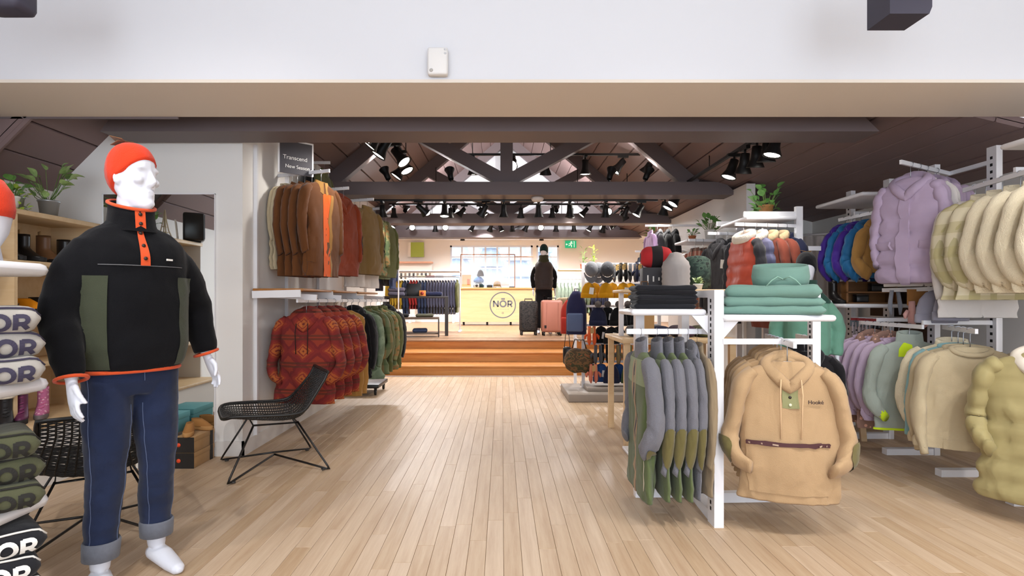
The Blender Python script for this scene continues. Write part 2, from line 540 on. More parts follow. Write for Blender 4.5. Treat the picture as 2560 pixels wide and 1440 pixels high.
# side walls, front room
struct(MB().bb(-3.72, -3.6, -3.2, 4.6, 0, 3.75).build('wall_left', WALL), 'white wall behind the shoe shelves')
struct(MB().bb(4.1, 4.22, -3.2, 9.3, 0, 3.75).build('wall_right', WALL), 'white wall behind the fleece and puffer racks')
struct(MB().bb(-3.72, 4.22, -3.3, 3.3, 3.75, 3.85).build('ceiling_front', UPPER), 'white ceiling of the front room')
wf = MB(); wf.bb(-3.72, 4.22, -3.3, -3.2, 0, .45); wf.bb(-3.72, 4.22, -3.3, -3.2, 3.05, 3.8); wf.bb(-3.72, -3.1, -3.3, -3.2, .45, 3.05); wf.bb(3.5, 4.22, -3.3, -3.2, .45, 3.05)
struct(wf.build('wall_front', WALL), 'street wall of the shop around the display windows')
for i in range(4):
    w = struct(MB().bb(-3.1 + 1.65 * i, -3.05 + 1.65 * i, -3.28, -3.22, .45, 3.05).build('window_%d' % (i + 1), TRIM), 'shop front window bar')

# left partition with the mirror wall facing the door
struct(MB().bb(-2.18, -2.08, 4.49, 9.2, 0, 2.86).build('wall_partition_left', WALL), 'white wall behind the brown jackets')
mw = MB().prism([(-3.6, 0), (-2.18, 0), (-2.18, 3.4), (-2.32, 3.4), (-3.6, 2.12)], 4.49, 4.6)
struct(mw.build('wall_mirror', WALL), 'white wall with a sloping top that carries the mirror')
mr = thing('wall_mirror_panel', 'tall frameless mirror on the white wall behind the dressed mannequin', 'mirror', (-2.745, 4.485, 1.05))
MB().bb(-.445, .445, -.006, 0, -1.045, 1.045).build('glass', MIRROR, mr)
eb = MB()
for x0, x1, z0, z1 in ((-.452, -.445, -1.05, 1.05), (.445, .452, -1.05, 1.05), (-.452, .452, 1.045, 1.052), (-.452, .452, -1.052, -1.045)):
    eb.bb(x0, x1, -.010, .004, z0, z1)
eb.build('edge', METW, mr)
b = MB().bb(-2.295, -2.065, 4.472, 4.49, 0, .12)
struct(b.build('baseboard_pillar', TRIM), 'white baseboard at the foot of the white pillar')
struct(MB().bb(-2.08, -2.065, 4.472, 9.2, 0, .12).build('baseboard_left', TRIM), 'white baseboard under the brown jackets')
# dark panelled ceilings
def boards(name, label, a, b, y0, y1, n):
    "n long boards side by side from a = (x, z) to b = (x, z)"
    ax, az = a; bx, bz = b
    d = Vector((bx - ax, 0, bz - az)); L = d.length; d.normalize()
    nrm = Vector((-d.z, 0, d.x))
    if nrm.z < 0: nrm = -nrm
    back = MB(); q = [Vector((ax, 0, az)) + nrm * .03, Vector((bx, 0, bz)) + nrm * .03, Vector((bx, 0, bz)) + nrm * .07, Vector((ax, 0, az)) + nrm * .07]
    root = struct(back.prism([(p.x, p.z) for p in q], y0, y1).build(name, CEIL), label)
    w = L / n
    for i in range(n):
        p0 = Vector((ax, 0, az)) + d * (w * i + .004); p1 = Vector((ax, 0, az)) + d * (w * (i + 1) - .004)
        c0 = p0 + d * .006; c1 = p1 - d * .006
        poly = [(c0.x, c0.z), (c1.x, c1.z)] + [((p + nrm * k).x, (p + nrm * k).z) for p, k in ((p1, .008), (p1, .035), (p0, .035), (p0, .008))]
        MB().prism(poly, y0, y1).build('ceiling_board', CEIL, root)
boards('ceiling_slope_left', 'dark boarded roof slope over the brown jackets', (XR, ZR), (KL, KZ), 3.8, YG, 14)
boards('ceiling_slope_right', 'dark boarded roof slope above the spotlights', (XR, ZR), (KR, KZ), 3.8, YG, 14)
boards('ceiling_low_right', 'dark boarded low ceiling above the lilac puffer jackets', (KR, KZ), (4.12, 2.275), 3.8, YG, 9)
boards('ceiling_low_left', 'dark boarded low ceiling beside the stairs', (KL, KZ), (-4.6, 2.1), 9.2, YG, 8)
boards('ceiling_bay', 'dark boarded slope above the potted plants', (-2.3, 3.42), (-3.62, 2.10), 3.8, 4.56, 7)
boards('ceiling_front_slope', 'dark boarded slope over the shoe shelving in the front room', (-3.0, 2.72), (-3.62, 2.10), .5, 3.21, 4)
struct(MB().bb(-3.06, -3.0, .5, 3.21, 2.70, 3.76).build('wall_front_slope', CEIL))
struct(MB().prism([(-3.6, 2.48), (-2.2, 2.48), (-2.2, 3.5), (-3.6, 3.5)], 3.80, 3.812).build('wall_bulkhead_back', BEAM))
struct(MB().prism([(-3.6, 2.08), (-3.6, 2.55), (-2.9, 2.55), (-3.13, 2.55)], 3.802, 3.82).build('trim_fascia', CEIL))
struct(MB().bb(-2.26, -2.18, 3.8, 4.5, 2.66, 3.5).build('wall_bay_side', CEIL))
for x0, x1, y in ((-2.85, -2.72, 4.47), ):
    pass
# white gable over the stairs, upper room
struct(MB().bb(-6.2, 6.2, YG, YG + .1, 2.57, 4.8).build('wall_gable', UPPER), 'white gable wall behind the roof trusses')
struct(MB().bb(-6.3, -6.2, 9.2, 19.3, 0, 3.3).build('wall_upper_left', WALL), 'white side wall of the counter room')
struct(MB().bb(6.2, 6.3, 9.2, 19.3, 0, 3.3).build('wall_upper_right', WALL), 'white side wall of the counter room beyond the hats')
struct(MB().bb(-6.2, 6.2, YG, 19.3, 3.3, 3.4).build('ceiling_upper', WALL), 'white ceiling of the counter room')
struct(MB().bb(-6.2, -2.18, 9.2, 9.24, 0, 2.7).build('wall_upper_return', WALL), 'white wall end beside the stairs')
struct(MB().bb(2.85, 6.2, 9.26, 9.3, 0, 2.7).build('wall_upper_corner', WALL), 'white wall end behind the hat rack')
WB = 19.2
bw = MB()
W1, W2 = (-1.78, 1.05), (1.18, 1.95)
bw.bb(-6.2, W1[0], WB, WB + .12, PZ, 3.3); bw.bb(W1[1], W2[0], WB, WB + .12, PZ, 3.3); bw.bb(W2[1], 6.2, WB, WB + .12, PZ, 3.3)
for a_, b_ in (W1, W2):
    bw.bb(a_, b_, WB, WB + .12, PZ, 1.55); bw.bb(a_, b_, WB, WB + .12, 3.12, 3.3)
struct(bw.build('wall_back', WALL), 'white back wall behind the counter')
GLASS = plain('window_glass', 'e6f0ff', .02, 0, .5, alpha=.12)
PANEF = plain('window_frame_paint', 'dfe6f2', .5)
for k, (x0, x1, nx) in enumerate(((W1[0], W1[1], 7), (W2[0], W2[1], 2))):
    f = MB(); z0, z1 = 1.55, 3.12
    f.bb(x0, x0 + .06, WB + .02, WB + .1, z0, z1); f.bb(x1 - .06, x1, WB + .02, WB + .1, z0, z1); f.bb(x0, x1, WB + .02, WB + .1, z0, z0 + .06); f.bb(x0, x1, WB + .02, WB + .1, z1 - .06, z1)
    wn = struct(f.build('window_%d' % (5 + k), PANEF), ('wide bright window with small panes behind the counter', 'narrow bright window behind the mannequin in a dark vest')[k])
    nz = 4
    for i in range(1, nx):
        xx = x0 + (x1 - x0) * i / nx
        MB().bb(xx - .03, xx + .03, WB + .03, WB + .08, z0, z1).build('mullion', PANEF, wn)
    for j in range(1, nz):
        zz = z0 + (z1 - z0) * j / nz
        MB().bb(x0, x1, WB + .035, WB + .075, zz - .02, zz + .02).build('glazing_bar', PANEF, wn)
    for i in range(nx):
        for j in range(nz):
            MB().bb(x0 + (x1 - x0) * i / nx, x0 + (x1 - x0) * (i + 1) / nx, WB + .05, WB + .055, z0 + (z1 - z0) * j / nz, z0 + (z1 - z0) * (j + 1) / nz).build('pane', GLASS, wn)
# winter trees and snow outside the back windows
struct(MB().bb(-30, 30, 19.4, 60, -.2, .1).build('ground_snow', plain('snow', 'e8eef6', .9)), 'snowy ground outside the back windows')
for i, (x, y, h) in enumerate(((-1.9, 25, 5.2), (-.6, 28, 6.5), (.7, 24.5, 5.0), (1.9, 27, 6.0), (2.9, 25, 4.6))):
    t = thing('fir_tree', 'pale blue snowy fir tree seen through the back window', 'tree', (x, y, .1), 20 * i, 'snowy firs outside the window')
    b = MB()
    for k in range(6):
        z = h * (.15 + .14 * k); r = .95 * (1 - k / 6.5)
        rings = [[(rr * math.cos(a * PI / 9) * (1 + .25 * (a % 2)), rr * math.sin(a * PI / 9) * (1 + .25 * (a % 2)), zz) for a in range(18)] for rr, zz in ((r, z), (r * .55, z + h * .12), (.05, z + h * .22))]
        b.loft(rings, True, 0, False)
    b.build('branches', fabric('snowy_fir', 'b9c8d6', .25, 3), t)
    MB().lathe([(.1, 0), (.08, h * .2)], 8).build('trunk', plain('bark', '8a8580', .9), t)

# ---------------------------------------------------------------- roof trusses
for i, yt in enumerate((4.15, 6.65, 9.1, 11.18)):
    t = struct(thing('roof_truss', 'dark roof truss with a king post and sloping struts', 'truss', (0, yt, 0)), ('dark roof truss just behind the beige soffit', 'dark roof truss with the uplights on its beam', 'dark roof truss over the stairs foot', 'dark roof truss in front of the white gable')[i])
    del t['category']
    xl, xr = ((-2.98 if i == 0 else -2.5), 2.80)
    MB().prism([(xl, 2.5), (xr, 2.5), (xr - .16, 2.655), (xl + .12, 2.655)], 0, .30).build('tie_beam', BEAM, t)
    MB().bb(XR - .12, XR + .03, .08, .22, 2.65, ZR - .05).build('king_post', BEAM, t)
    for s in (-1, 1):
        MB().beam((XR - .045 + s * .04, .15, 2.70), (XR - .045 + s * 1.42, .15, 3.44), .13, .15).build('strut', BEAM, t)
        e = (KR if s > 0 else KL)
        nr = Vector((s * SL, 0, 1)).normalized() * .085
        MB().beam(Vector((XR, .15, ZR)) - nr, Vector((e, .15, KZ)) - nr, .12, .17).build('rafter', BEAM, t)

# ---------------------------------------------------------------- track lighting
LD = bpy.data.lights.new('track_spot', 'SPOT')
LD.energy = LAMP_W; LD.spot_size = R(105); LD.spot_blend = .75; LD.shadow_soft_size = .05; LD.color = (1.0, .96, .905)
def head_mb():
    b = MB().lathe([(.022, .015), (.034, .01), (.036, -.06), (.040, -.085), (.062, -.135), (.064, -.142), (.058, -.142), (.05, -.125)], 14)
    return b
lamp0 = thing('track_spotlight', 'x', 'spotlight')
MB().box((0, 0, -.012), (.032, .11, .024)).build('adapter', BLK, lamp0)
MB().tube([(0, 0, -.02), (0, 0, -.055)], .009, 8).build('stem', BLK, lamp0)
hd = head_mb().build('head', BLK, lamp0, (0, 0, -.06))
MB().lathe([(.052, -.128), (.052, -.134), (.02, -.1365)], 14).build('lens', LENS, hd)
spot_n = [0]
LDB = LD.copy(); LDB.name = 'counter_room_fill_spot'; LDB.color = (1, .975, .95); LDB.energy = LAMP_W * 16; LDB.spot_size = R(150)  # for the added lamps hidden on the counter room ceiling
LDG = LD.copy(); LDG.name = 'gable_spot'; LDG.color = (.97, .97, 1); LDG.energy = LAMP_W * 6
LDF = LD.copy(); LDF.name = 'front_room_fill_spot'; LDF.energy = LAMP_W * 4.0; LDF.spot_size = R(92); LDF.spot_blend = .9; LDF.color = (1, .97, .94)  # for the added fill lamps over and behind the camera
def lamp(pos, tilt, pan, label, group, light=True, sc_=1.0, ld=None):
    "pos: where it clips to the track; head leans tilt degrees from plumb towards pan (0 = +y)"
    o = dup(lamp0, pos, 0, label, group, sc_)
    o.rotation_euler = (0, 0, R(pan))
    h = [c for c in o.children if c.name.startswith('head')][0]
    h.rotation_euler = (R(tilt), 0, 0)
    if light:
        lo = bpy.data.objects.new('spot_beam', ld or LD); col.objects.link(lo)
        lo.parent = h; lo.location = (0, 0, -.15)
    return o
def track(label, a, b, ups):
    a = Vector(a); b = Vector(b)
    t = thing('light_track', label, 'light track', a)
    MB().beam((0, 0, .012), b - a + Vector((0, 0, .012)), .034, .026).build('rail', BLK, t)
    for k in ups:
        p = (b - a) * k[0]
        MB().tube([p, p + Vector((0, 0, k[1]))], .006, 6).build('suspension_rod', BLK, t)
    return t
rl = random.Random(5)
# between the first and second truss, left and right along the roof
track('black track along the left roof slope with a bunch of spotlights', (-1.1, 4.6, 2.86), (-1.1, 6.5, 2.86), ((.05, .62), (.95, .62)))
for y, tl, pn in ((4.85, 35, 100), (5.1, 38, 95), (5.4, 32, 100), (5.75, 40, 250), (6.05, 30, 250), (6.35, 35, 100)):
    lamp((-1.1, y, 2.86), tl, pn, 'black spotlight on the left roof slope track', 'spotlights on the left slope track', sc_=1.25, light=(pn > 200 or y == 5.1))
track('black track along the right roof slope above the dark jackets', (2.24, 4.2, 2.66), (2.24, 7.9, 2.66), ((.05, .16), (.5, .16), (.95, .16)))
for y, tl, pn in ((4.56, 15, 90), (4.72, 10, 0), (4.92, 12, 0), (5.16, 15, 0), (5.4, 20, 90), (7.05, 35, 95), (7.3, 30, 90), (7.7, 15, 20)):
    lamp((2.24, y, 2.66), tl, pn, 'black spotlight on the right roof slope track', 'spotlights on the right slope track', sc_=1.2, light=y not in (4.92, 5.16))
track('black track hung across the roof behind the second truss', (-.56, 7.4, 3.16), (2.3, 7.4, 3.16), ((.06, 1.0), (.42, 1.1), (.88, .2)))
for x, tl, pn in ((-.38, 8, 0), (.15, 55, 170), (.58, 20, 0), (1.1, 3, 0), (1.6, 40, 90), (1.98, 35, 60)):
    lamp((x, 7.4, 3.16), tl, pn, 'black spotlight on the high cross track', 'spotlights on the high cross track', sc_=1.25)
track('black track under the second truss beam', (-1.75, 7.02, 2.49), (1.95, 7.02, 2.49), ((.2, .2), (.8, .2)))
for x, tl, pn in ((-1.5, 10, 0), (-1.05, 50, -60), (-.72, 10, 180), (-.2, 35, 60), (.02, 6, 0), (.46, 8, 0), (.85, 5, 0), (1.3, 12, 0), (1.75, 30, 90)):
    lamp((x, 7.02, 2.49), tl, pn, 'black spotlight under the second truss beam', 'spotlights on the second truss track', light=abs(x) > .9)
track('black track above the third truss beam', (-1.8, 8.9, 2.76), (1.95, 8.9, 2.76), ((.2, .6), (.8, .6)))
for x, tl, pn in ((-1.72, 10, 0), (-1.2, 55, 190), (-.82, 12, 0), (-.6, 40, 90), (-.35, 40, 270), (.3, 20, 0), (.8, 10, 0), (1.1, 25, 0), (1.35, 40, 90), (1.68, 60, 175)):
    lamp((x, 8.9, 2.76), tl, pn, 'black spotlight above the third truss beam', 'spotlights on the third truss track', light=abs(x) > .9)
track('black track in front of the white gable', (-2.2, 10.9, 2.78), (2.0, 10.9, 2.78), ((.2, .7), (.8, .7)))
for x, tl, pn in ((-2.1, 50, 170), (-1.75, 55, 190), (-1.3, 10, 0), (-1.1, 55, 185), (-.55, 25, 90), (-.2, 35, 30), (-.05, 20, 270), (.2, 8, 0), (.5, 30, 60), (.75, 55, 180), (1.05, 5, 0), (1.4, 5, 0), (1.75, 30, 90), (1.95, 50, 170)):
    lamp((x, 10.9, 2.78), tl, pn, 'black spotlight in front of the white gable', 'spotlights on the gable track', light=(tl > 20), ld=LDG)
track('short black track beside the hat rack', (1.86, 8.1, 2.68), (1.86, 10.4, 2.68), ((.1, .5), (.9, .5)))
for y, tl, pn in ((8.3, 25, 60), (8.7, 30, -80), (9.52, 40, -90), (9.8, 40, -100), (10.2, 30, 20)):
    lamp((1.86, y, 2.68), tl, pn, 'black spotlight on the short track over the hat rack', 'spotlights over the hat rack', light=False)
# uplights standing on the second truss beam
for x, pn in ((-1.38, 60), (-.62, 20), (1.30, -40), (1.74, -60)):
    u = thing('uplight', 'black uplight standing on the second truss beam', 'spotlight', (x, 6.80, 2.655), pn, 'uplights on the truss beam')
    MB().rbox((0, 0, .012), (.09, .07, .024), .008).build('foot', BLK, u)
    MB().tube([(0, 0, .02), (0, 0, .06)], .008, 6).build('stem', BLK, u)
    h = head_mb().build('head', BLK, u, (0, 0, .07), (R(150), 0, 0))
    MB().lathe([(.052, -.128), (.052, -.134), (.02, -.1365)], 14).build('lens', LENS, h)
    lo = bpy.data.objects.new('spot_beam', LD); col.objects.link(lo); lo.parent = h; lo.location = (0, 0, -.15)
# unseen lamps added to brighten the front room and the counter room
for x, y, pn in ((-2.3, 1.0, 0), (-1.1, 1.3, 28), (.9, 1.2, 0), (2.6, 1.0, 0), (3.4, .8, 0), (2.0, .8, -20), (-1.6, -.6, 0), (1.6, -.6, 0), (0, -2.2, 0)):
    lamp((x, y, 3.75), 22 + (6 if y in (.8, 1.3) else 0), pn, 'added unseen black spotlight on the front room ceiling', 'added spotlights in the front room', sc_=1.4, ld=LDF)
for x, y in ((-3.6, 13.5), (-1.8, 13.5), (0, 13.2), (1.9, 13.5), (3.8, 13.5), (-3.6, 16.5), (-1.2, 17), (1.2, 17), (3.6, 16.5)):
    lamp((x, y, 3.3), 15, 0, 'added unseen black spotlight on the ceiling of the counter room', 'added spotlights in the counter room', sc_=1.2, ld=LDB)
# uplights added on the third truss beam to brighten the white gable
for x in (-1.6, -.8, 0.9, 1.7):
    u = thing('uplight', 'added black uplight standing on the third truss beam', 'spotlight', (x, 9.25, 2.655), 0, 'added uplights on the third truss beam')
    MB().rbox((0, 0, .012), (.09, .07, .024), .008).build('foot', BLK, u)
    MB().tube([(0, 0, .02), (0, 0, .06)], .008, 6).build('stem', BLK, u)
    h = head_mb().build('head', BLK, u, (0, 0, .07), (R(125), 0, 0))
    MB().lathe([(.052, -.128), (.052, -.134), (.02, -.1365)], 14).build('lens', LENS, h)
    lo = bpy.data.objects.new('spot_beam', LDG); col.objects.link(lo); lo.parent = h; lo.location = (0, 0, -.15)
# smoke detector, sensor box, ceiling boxes
o = MB().lathe([(.075, 0), (.078, -.02), (.06, -.045), (.03, -.05)], 20).build('smoke_detector', plain('detector_white', 'd9cfc8', .5), None, (P(1342, 490, 6.95).x, 6.83, 2.5))
tag(o, 'round white smoke detector under the second truss beam', 'smoke detector')
t = thing('wall_sensor', 'small white sensor box on the white wall over the opening', 'sensor', P(1096, 160, 3.2))
MB().rbox((0, -.025, 0), (.115, .05, .155), .012).build('casing', TRIM, t)
MB().lathe([(.011, 0), (.008, .006)], 12, M_=Matrix.Rotation(R(90), 4, 'X')).build('button', plain('sensor_grey', 'b9b5b0', .5), t, (-.035, -.049, -.055))
for k in range(2):
    MB().lathe([(.007, 0), (.006, .004)], 10, M_=Matrix.Rotation(R(90), 4, 'X')).build('indicator', plain('sensor_grey2', 'cfd0d2', .5), t, (.043, -.049, .062 - .022 * k))
DBOX = plain('blue_black_box', '3c3946', .6)
t = thing('ceiling_speaker', 'dark box speaker hung from the front ceiling above the puffer jackets', 'speaker', P(2277, 0, 2.55))
MB().prism([(-.095, -.062), (.085, -.062), (.098, -.03), (.098, .25), (-.095, .25)], 0, .16).build('cabinet', DBOX, t)
MB().tube([(0, .08, .24), (0, .08, 3.75 - t.location.z)], .012, 8).build('bracket', BLK, t)
t = thing('ceiling_speaker', 'dark rounded speaker hung from the front ceiling above the plants', 'speaker', P(0, -10, 2.5))
MB().rbox((-.03, .07, .09), (.19, .14, .26), .03).build('cabinet', DBOX, t)
MB().tube([(-.03, .07, .2), (-.03, .07, 3.75 - t.location.z)], .012, 8).build('bracket', BLK, t)
# ================================================================ garments
def body_fn(sp):
    w, d, L = sp.get('w', .235), sp.get('d', .07) * .82, sp.get('L', .66)
    fl_ = sp.get('flare', 1.04); seed = sp.get('seed', 0); q = sp.get('puff', 0); amp = sp.get('fold', 1.0) * (1.0 if sp.get('puff') else 1.45)
    zh = -(.12 + L)
    prof = [(-.078, .30 * w, .55 * d), (-.09, .42 * w, .68 * d), (-.112, .68 * w, .82 * d), (-.145, .92 * w, .95 * d), (-.20, 1.0 * w, 1.05 * d), (-.34, .99 * w, 1.12 * d),
            (-.34 + (zh + .34) * .5, 1.0 * w, 1.15 * d), (zh + .05, fl_ * w, 1.1 * d), (zh, fl_ * w * sp.get('hemk', 1.0), 1.05 * d)]
    def f(u, v):
        t = min(max(u, 0), 1) * (len(prof) - 1); i = min(int(t), len(prof) - 2); k = t - i
        z, a, b = [prof[i][j] + (prof[i + 1][j] - prof[i][j]) * k for j in range(3)]
        c, s = math.cos(v), math.sin(v)
        x = a * spw(c, .82); y = b * spw(s, .82)
        g = max(0, min(1, (-.12 - z) / .3))
        o = amp * g * (.012 * math.sin(3 * v + seed + 2.2 * z) + .034 * noise.noise(Vector((x * 6 + seed, y * 6, z * 2.6))) + .030 * (.30 - abs(noise.noise(Vector((x * 8 + 4 * z + seed, y * 6, z * 6 + x * 4))))) + .016 * (.25 - abs(noise.noise(Vector((x * 17 - 5 * z, y * 9 + seed, z * 9))))) + .012 * noise.noise(Vector((x * 30, seed, z * 4))))
        if q:
            ph = (z - zh) / L * q
            o += g * .042 * (abs(math.sin(PI * ph)) ** .45 - .55) + g * .006 * noise.noise(Vector((x * 22, y * 22, z * 22 + seed)))
        r = math.hypot(x, y) or 1
        return Vector((x + x / r * o, y + y / r * o, z))
    f.prof = prof; f.zh = zh
    return f
def u_of_z(f, z):
    p = f.prof
    for i in range(len(p) - 1):
        if p[i][0] >= z >= p[i + 1][0]:
            return (i + (p[i][0] - z) / (p[i][0] - p[i + 1][0])) / (len(p) - 1)
    return 1.0
SLV = {
    'down': [(.70, 0, -.135), (.92, 0, -.20), (1.03, .01, -.34), (1.07, .0, -.47), (1.05, -.02, -.60), (1.0, -.05, -.70)],
    'bend': [(.70, 0, -.135), (.94, 0, -.20), (1.08, .03, -.36), (1.13, .03, -.48), (1.02, -.06, -.58), (.86, -.11, -.63)],
    'tuck': [(.70, 0, -.135), (.95, 0, -.21), (1.12, .01, -.40), (1.22, .0, -.52), (1.08, -.07, -.62), (.82, -.115, -.655)],
    'short': [(.70, 0, -.135), (.92, 0, -.20), (1.08, 0, -.30), (1.12, 0, -.36)],
}
def sleeve_fn(sp, s):
    w = sp.get('w', .235); k = sp.get('sl', 1.0); r0 = sp.get('sr', .078) * .88; seed = sp.get('seed', 0) + s * 3; q = sp.get('puff', 0)
    pts = [(s * a * w, b, -.135 + (c + .135) * k) for a, b, c in SLV[sp.get('sleeve', 'down')]]
    n = 28
    path = [Vector(p) for p in cr(pts, n)]
    rs = [q_[0] for q_ in cr([(r0 * .80,), (r0 * 1.05,), (r0,), (r0 * .98,), (r0 * .82,), (r0 * .60,)], n)]
    fr = []; pu = Vector((0, 1, 0))
    for i in range(n):
        t = (path[min(i + 1, n - 1)] - path[max(i - 1, 0)]).normalized()
        pu = (pu - t * pu.dot(t)).normalized(); fr.append((pu, t.cross(pu)))
    def f(u, v):
        t = min(max(u, 0), 1) * (n - 1); i = min(int(t), n - 2); k_ = t - i
        p = path[i].lerp(path[i + 1], k_); r = rs[i] + (rs[i + 1] - rs[i]) * k_
        a, b = fr[i]
        r *= 1 + .12 * math.sin(2 * v + seed + 9 * u) * u + (.10 if q else .17) * noise.noise(Vector((p.x * 9 + seed, p.z * 11, math.cos(v) * 1.3))) + (.12 if q else .30) * (.3 - abs(noise.noise(Vector((seed, u * 8 + math.sin(v), math.cos(v)))))) + .14 * (.25 - abs(noise.noise(Vector((seed + 4, u * 16 + math.sin(v) * 1.5, math.cos(v) * 1.5)))))
        if q: r *= 1 + .30 * (abs(math.sin(PI * u * 6.5)) ** .45 - .6)
        return p + a * (r * 1.12 * math.cos(v)) + b * (r * .56 * math.sin(v))
    return f
HANG = None
def hanger_data():
    global HANG
    if HANG is None:
        b = MB().tube([(-.19, 0, -.165), (-.12, 0, -.13), (-.03, 0, -.098), (0, 0, -.092), (.03, 0, -.098), (.12, 0, -.13), (.19, 0, -.165)], .009, 6, fx=1.6)
        b.rbox((0, 0, -.10), (.05, .012, .04), .005)
        h = MB().tube([(0, 0, -.135), (0, 0, -.08), (0, 0, -.035)] + [(.020 * math.sin(a) , 0, -.018 + .020 * -math.cos(a)) for a in [R(x) for x in (20, 60, 110, 150, 180, 215, 245)]], .0028, 5)
        HANG = (b.data('hanger', HANGM), h.data('hook', HOOKM))
    return HANG
PROTO = {}
def garment(key, sp):
    "prototype hanging garment: origin where its hook meets the rail, front towards -y"
    name = sp.get('name', 'jacket')
    root = thing(name, 'x', sp.get('cat', name.replace('_', ' ')))
    bm_ = sp['mat']; sm_ = sp.get('smat', bm_); cm = sp.get('cmat', bm_)
    f = body_fn(sp)
    nu, nv = (72 if sp.get('puff') else 44), 48
    b = MB()
    rings = [[f(i / nu, 2 * PI * j / nv) for j in range(nv)] for i in range(nu + 1)]
    top = [[p * 1.0 for p in rings[0]]]
    inner = [Vector((p.x * .8, p.y * .8, p.z - .035)) for p in rings[0]]
    hem = [Vector((p.x * .9, p.y * .86, p.z + .02)) for p in rings[-1]]
    allr = [inner] + rings + [hem]
    b.loft([r[::-1] for r in allr])
    b.build('body', bm_, root)
    if sp.get('puff'):
        zz = [f.zh + sp.get('L', .66) * k / sp['puff'] for k in range(1, sp['puff'])]
        for z in zz:
            u = u_of_z(f, z)
            MB().tube([f(u, 2 * PI * j / 36) for j in range(36)], .0022, 4, closed=True).build('quilt_seam', bm_, root)
    if sp.get('sleeve', 'down') != 'none':
        for s in (-1, 1):
            g = sleeve_fn(sp, s)
            ns = 40 if sp.get('puff') else 26
            rg = [[g(i / ns, 2 * PI * j / 18) for j in range(18)] for i in range(ns + 1)]
            m = MB().loft(rg)
            so = m.build('sleeve', sm_, root)
            if sp.get('cuff'):
                p0 = g(.95, 0); p1 = g(1.0, 0); dd = (g(1, 0) + g(1, PI) - g(.93, 0) - g(.93, PI)) * .5
                rc = [[g(.95 + .05 * i / 2, 2 * PI * j / 12) * 1.0 + dd * (.55 * i) for j in range(12)] for i in range(3)]
                MB().loft(rc).build('cuff', sp['cuff'], so)
            if sp.get('elbow'):
                u0, u1 = sp.get('eu', (.56, .80))
                v0, v1 = sp.get('ev', (-1.5, 1.6))
                if s < 0: v0, v1 = -v1, -v0
                cu, cv = (u0 + u1) / 2, (v0 + v1) / 2
                pm = MB()
                def g2(r, a, g=g, cu=cu, cv=cv, hu=(u1 - u0) / 2, hv=(v1 - v0) / 2): return g(cu + hu * r * math.cos(a), cv + hv * r * math.sin(a))
                vs = []; 
                ctr = (g(cu, 0) + g(cu, PI)) * .5
                def ofs(p, u):
                    c = (g(u, 0) + g(u, PI)) * .5; dd = p - c
                    return c + dd * 1.07 + dd.normalized() * .005
                for i in range(1, 5):
                    for j in range(16):
                        a = 2 * PI * j / 16; u = cu + (u1 - u0) / 2 * (i / 4) * math.cos(a)
                        vs.append(ofs(g2(i / 4, a), u))
                vs.append(ofs(g(cu, cv), cu)); fs = []
                for i in range(3):
                    for j in range(16):
                        k = (j + 1) % 16; fs.append((i * 16 + j, (i + 1) * 16 + j, (i + 1) * 16 + k, i * 16 + k))
                for j in range(16): fs.append((64, j, (j + 1) % 16))
                pm.add(vs, fs).build('elbow_patch', sp['elbow'], so)
    d = sp.get('d', .07); w = sp.get('w', .235)
    c = sp.get('collar')
    if c == 'hood':
        m = MB()
        pts = cr([(0, -d * .92, -.222), (.062, -d * .85, -.160), (.108, -.02, -.108), (.088, .045, -.074), (0, .068, -.060), (-.088, .045, -.074), (-.108, -.02, -.108), (-.062, -d * .85, -.160), (0, -d * .92, -.222)], 33)[:-1]
        m.tube(pts, .026, 8, closed=True, fx=1.25)
        h = m.build('hood', cm, root)
        MB().ell((0, .075, -.135), (.145, .055, .115)).build('hood_pouch', cm, h)
    elif c == 'crew':
        pts = [(.098 * math.cos(a), .055 * math.sin(a) - .012 - .01 * (math.sin(a) < 0), -.092 + (.035 * math.sin(a) if math.sin(a) < 0 else .012 * math.sin(a))) for a in [2 * PI * k / 20 for k in range(20)]]
        MB().tube(pts, .014, 6, closed=True, fx=1.5).build('neckband', cm, root)
    elif c == 'shirt':
        for s in (-1, 1):
            def g(u, v, s=s):
                a = R(-90 + s * (8 + 165 * u)); r = 1 + .45 * v
                return Vector((.078 * r * math.cos(a) + s * .0, .052 * r * math.sin(a) - .008, -.058 - .058 * v - .055 * (1 - u) ** 2 * (.4 + v)))
            MB().surf(g, 0, 1, 0, 1, 10, 4).surf(g, 0, 1, 1, 0, 10, 4, off=.004).build('collar', cm, root)
    elif c in ('stand', 'fur', 'funnel'):
        r_, h_ = {'stand': (.012, .045), 'fur': (.036, .03), 'funnel': (.02, .075)}[c]
        rings = []
        for k in range(6):
            z = -.112 + (h_ + .03) * k / 5; q_ = 1.12 - .14 * k / 5
            rings.append([(.092 * q_ * math.cos(a), .062 * q_ * math.sin(a), z - (.03 * (1 - math.sin(a)) / 2)) for a in [2 * PI * j / 16 for j in range(16)]])
        m = MB().loft(rings + [[(x * .8, y * .8, z) for x, y, z in rings[-1]], [(x * .78, y * .78, z - .05) for x, y, z in rings[-1]]], True)
        if c == 'fur':
            m = MB().tube([(.115 * math.cos(a), .085 * math.sin(a), -.085 + .03 * math.sin(a)) for a in [2 * PI * j / 18 for j in range(18)]], .04, 8, closed=True)
        m.build('collar', cm, root)
    for ex in sp.get('extra', ()):
        nm, v0, v1, z0, z1, mt, of = ex[:7]
        v0, v1 = R(270 + v0), R(270 + v1)
        ua, ub = u_of_z(f, z0), u_of_z(f, z1)
        if z1 <= f.zh: ub = 1.0
        n1, n2 = max(3, int(abs(ub - ua) * 40)), max(2, int(abs(v1 - v0) * 8))
        MB().surf(lambda u, v: f(u, v), ua, ub, v0, v1, n1, n2, off=of, back=of).build(nm, mt, root)
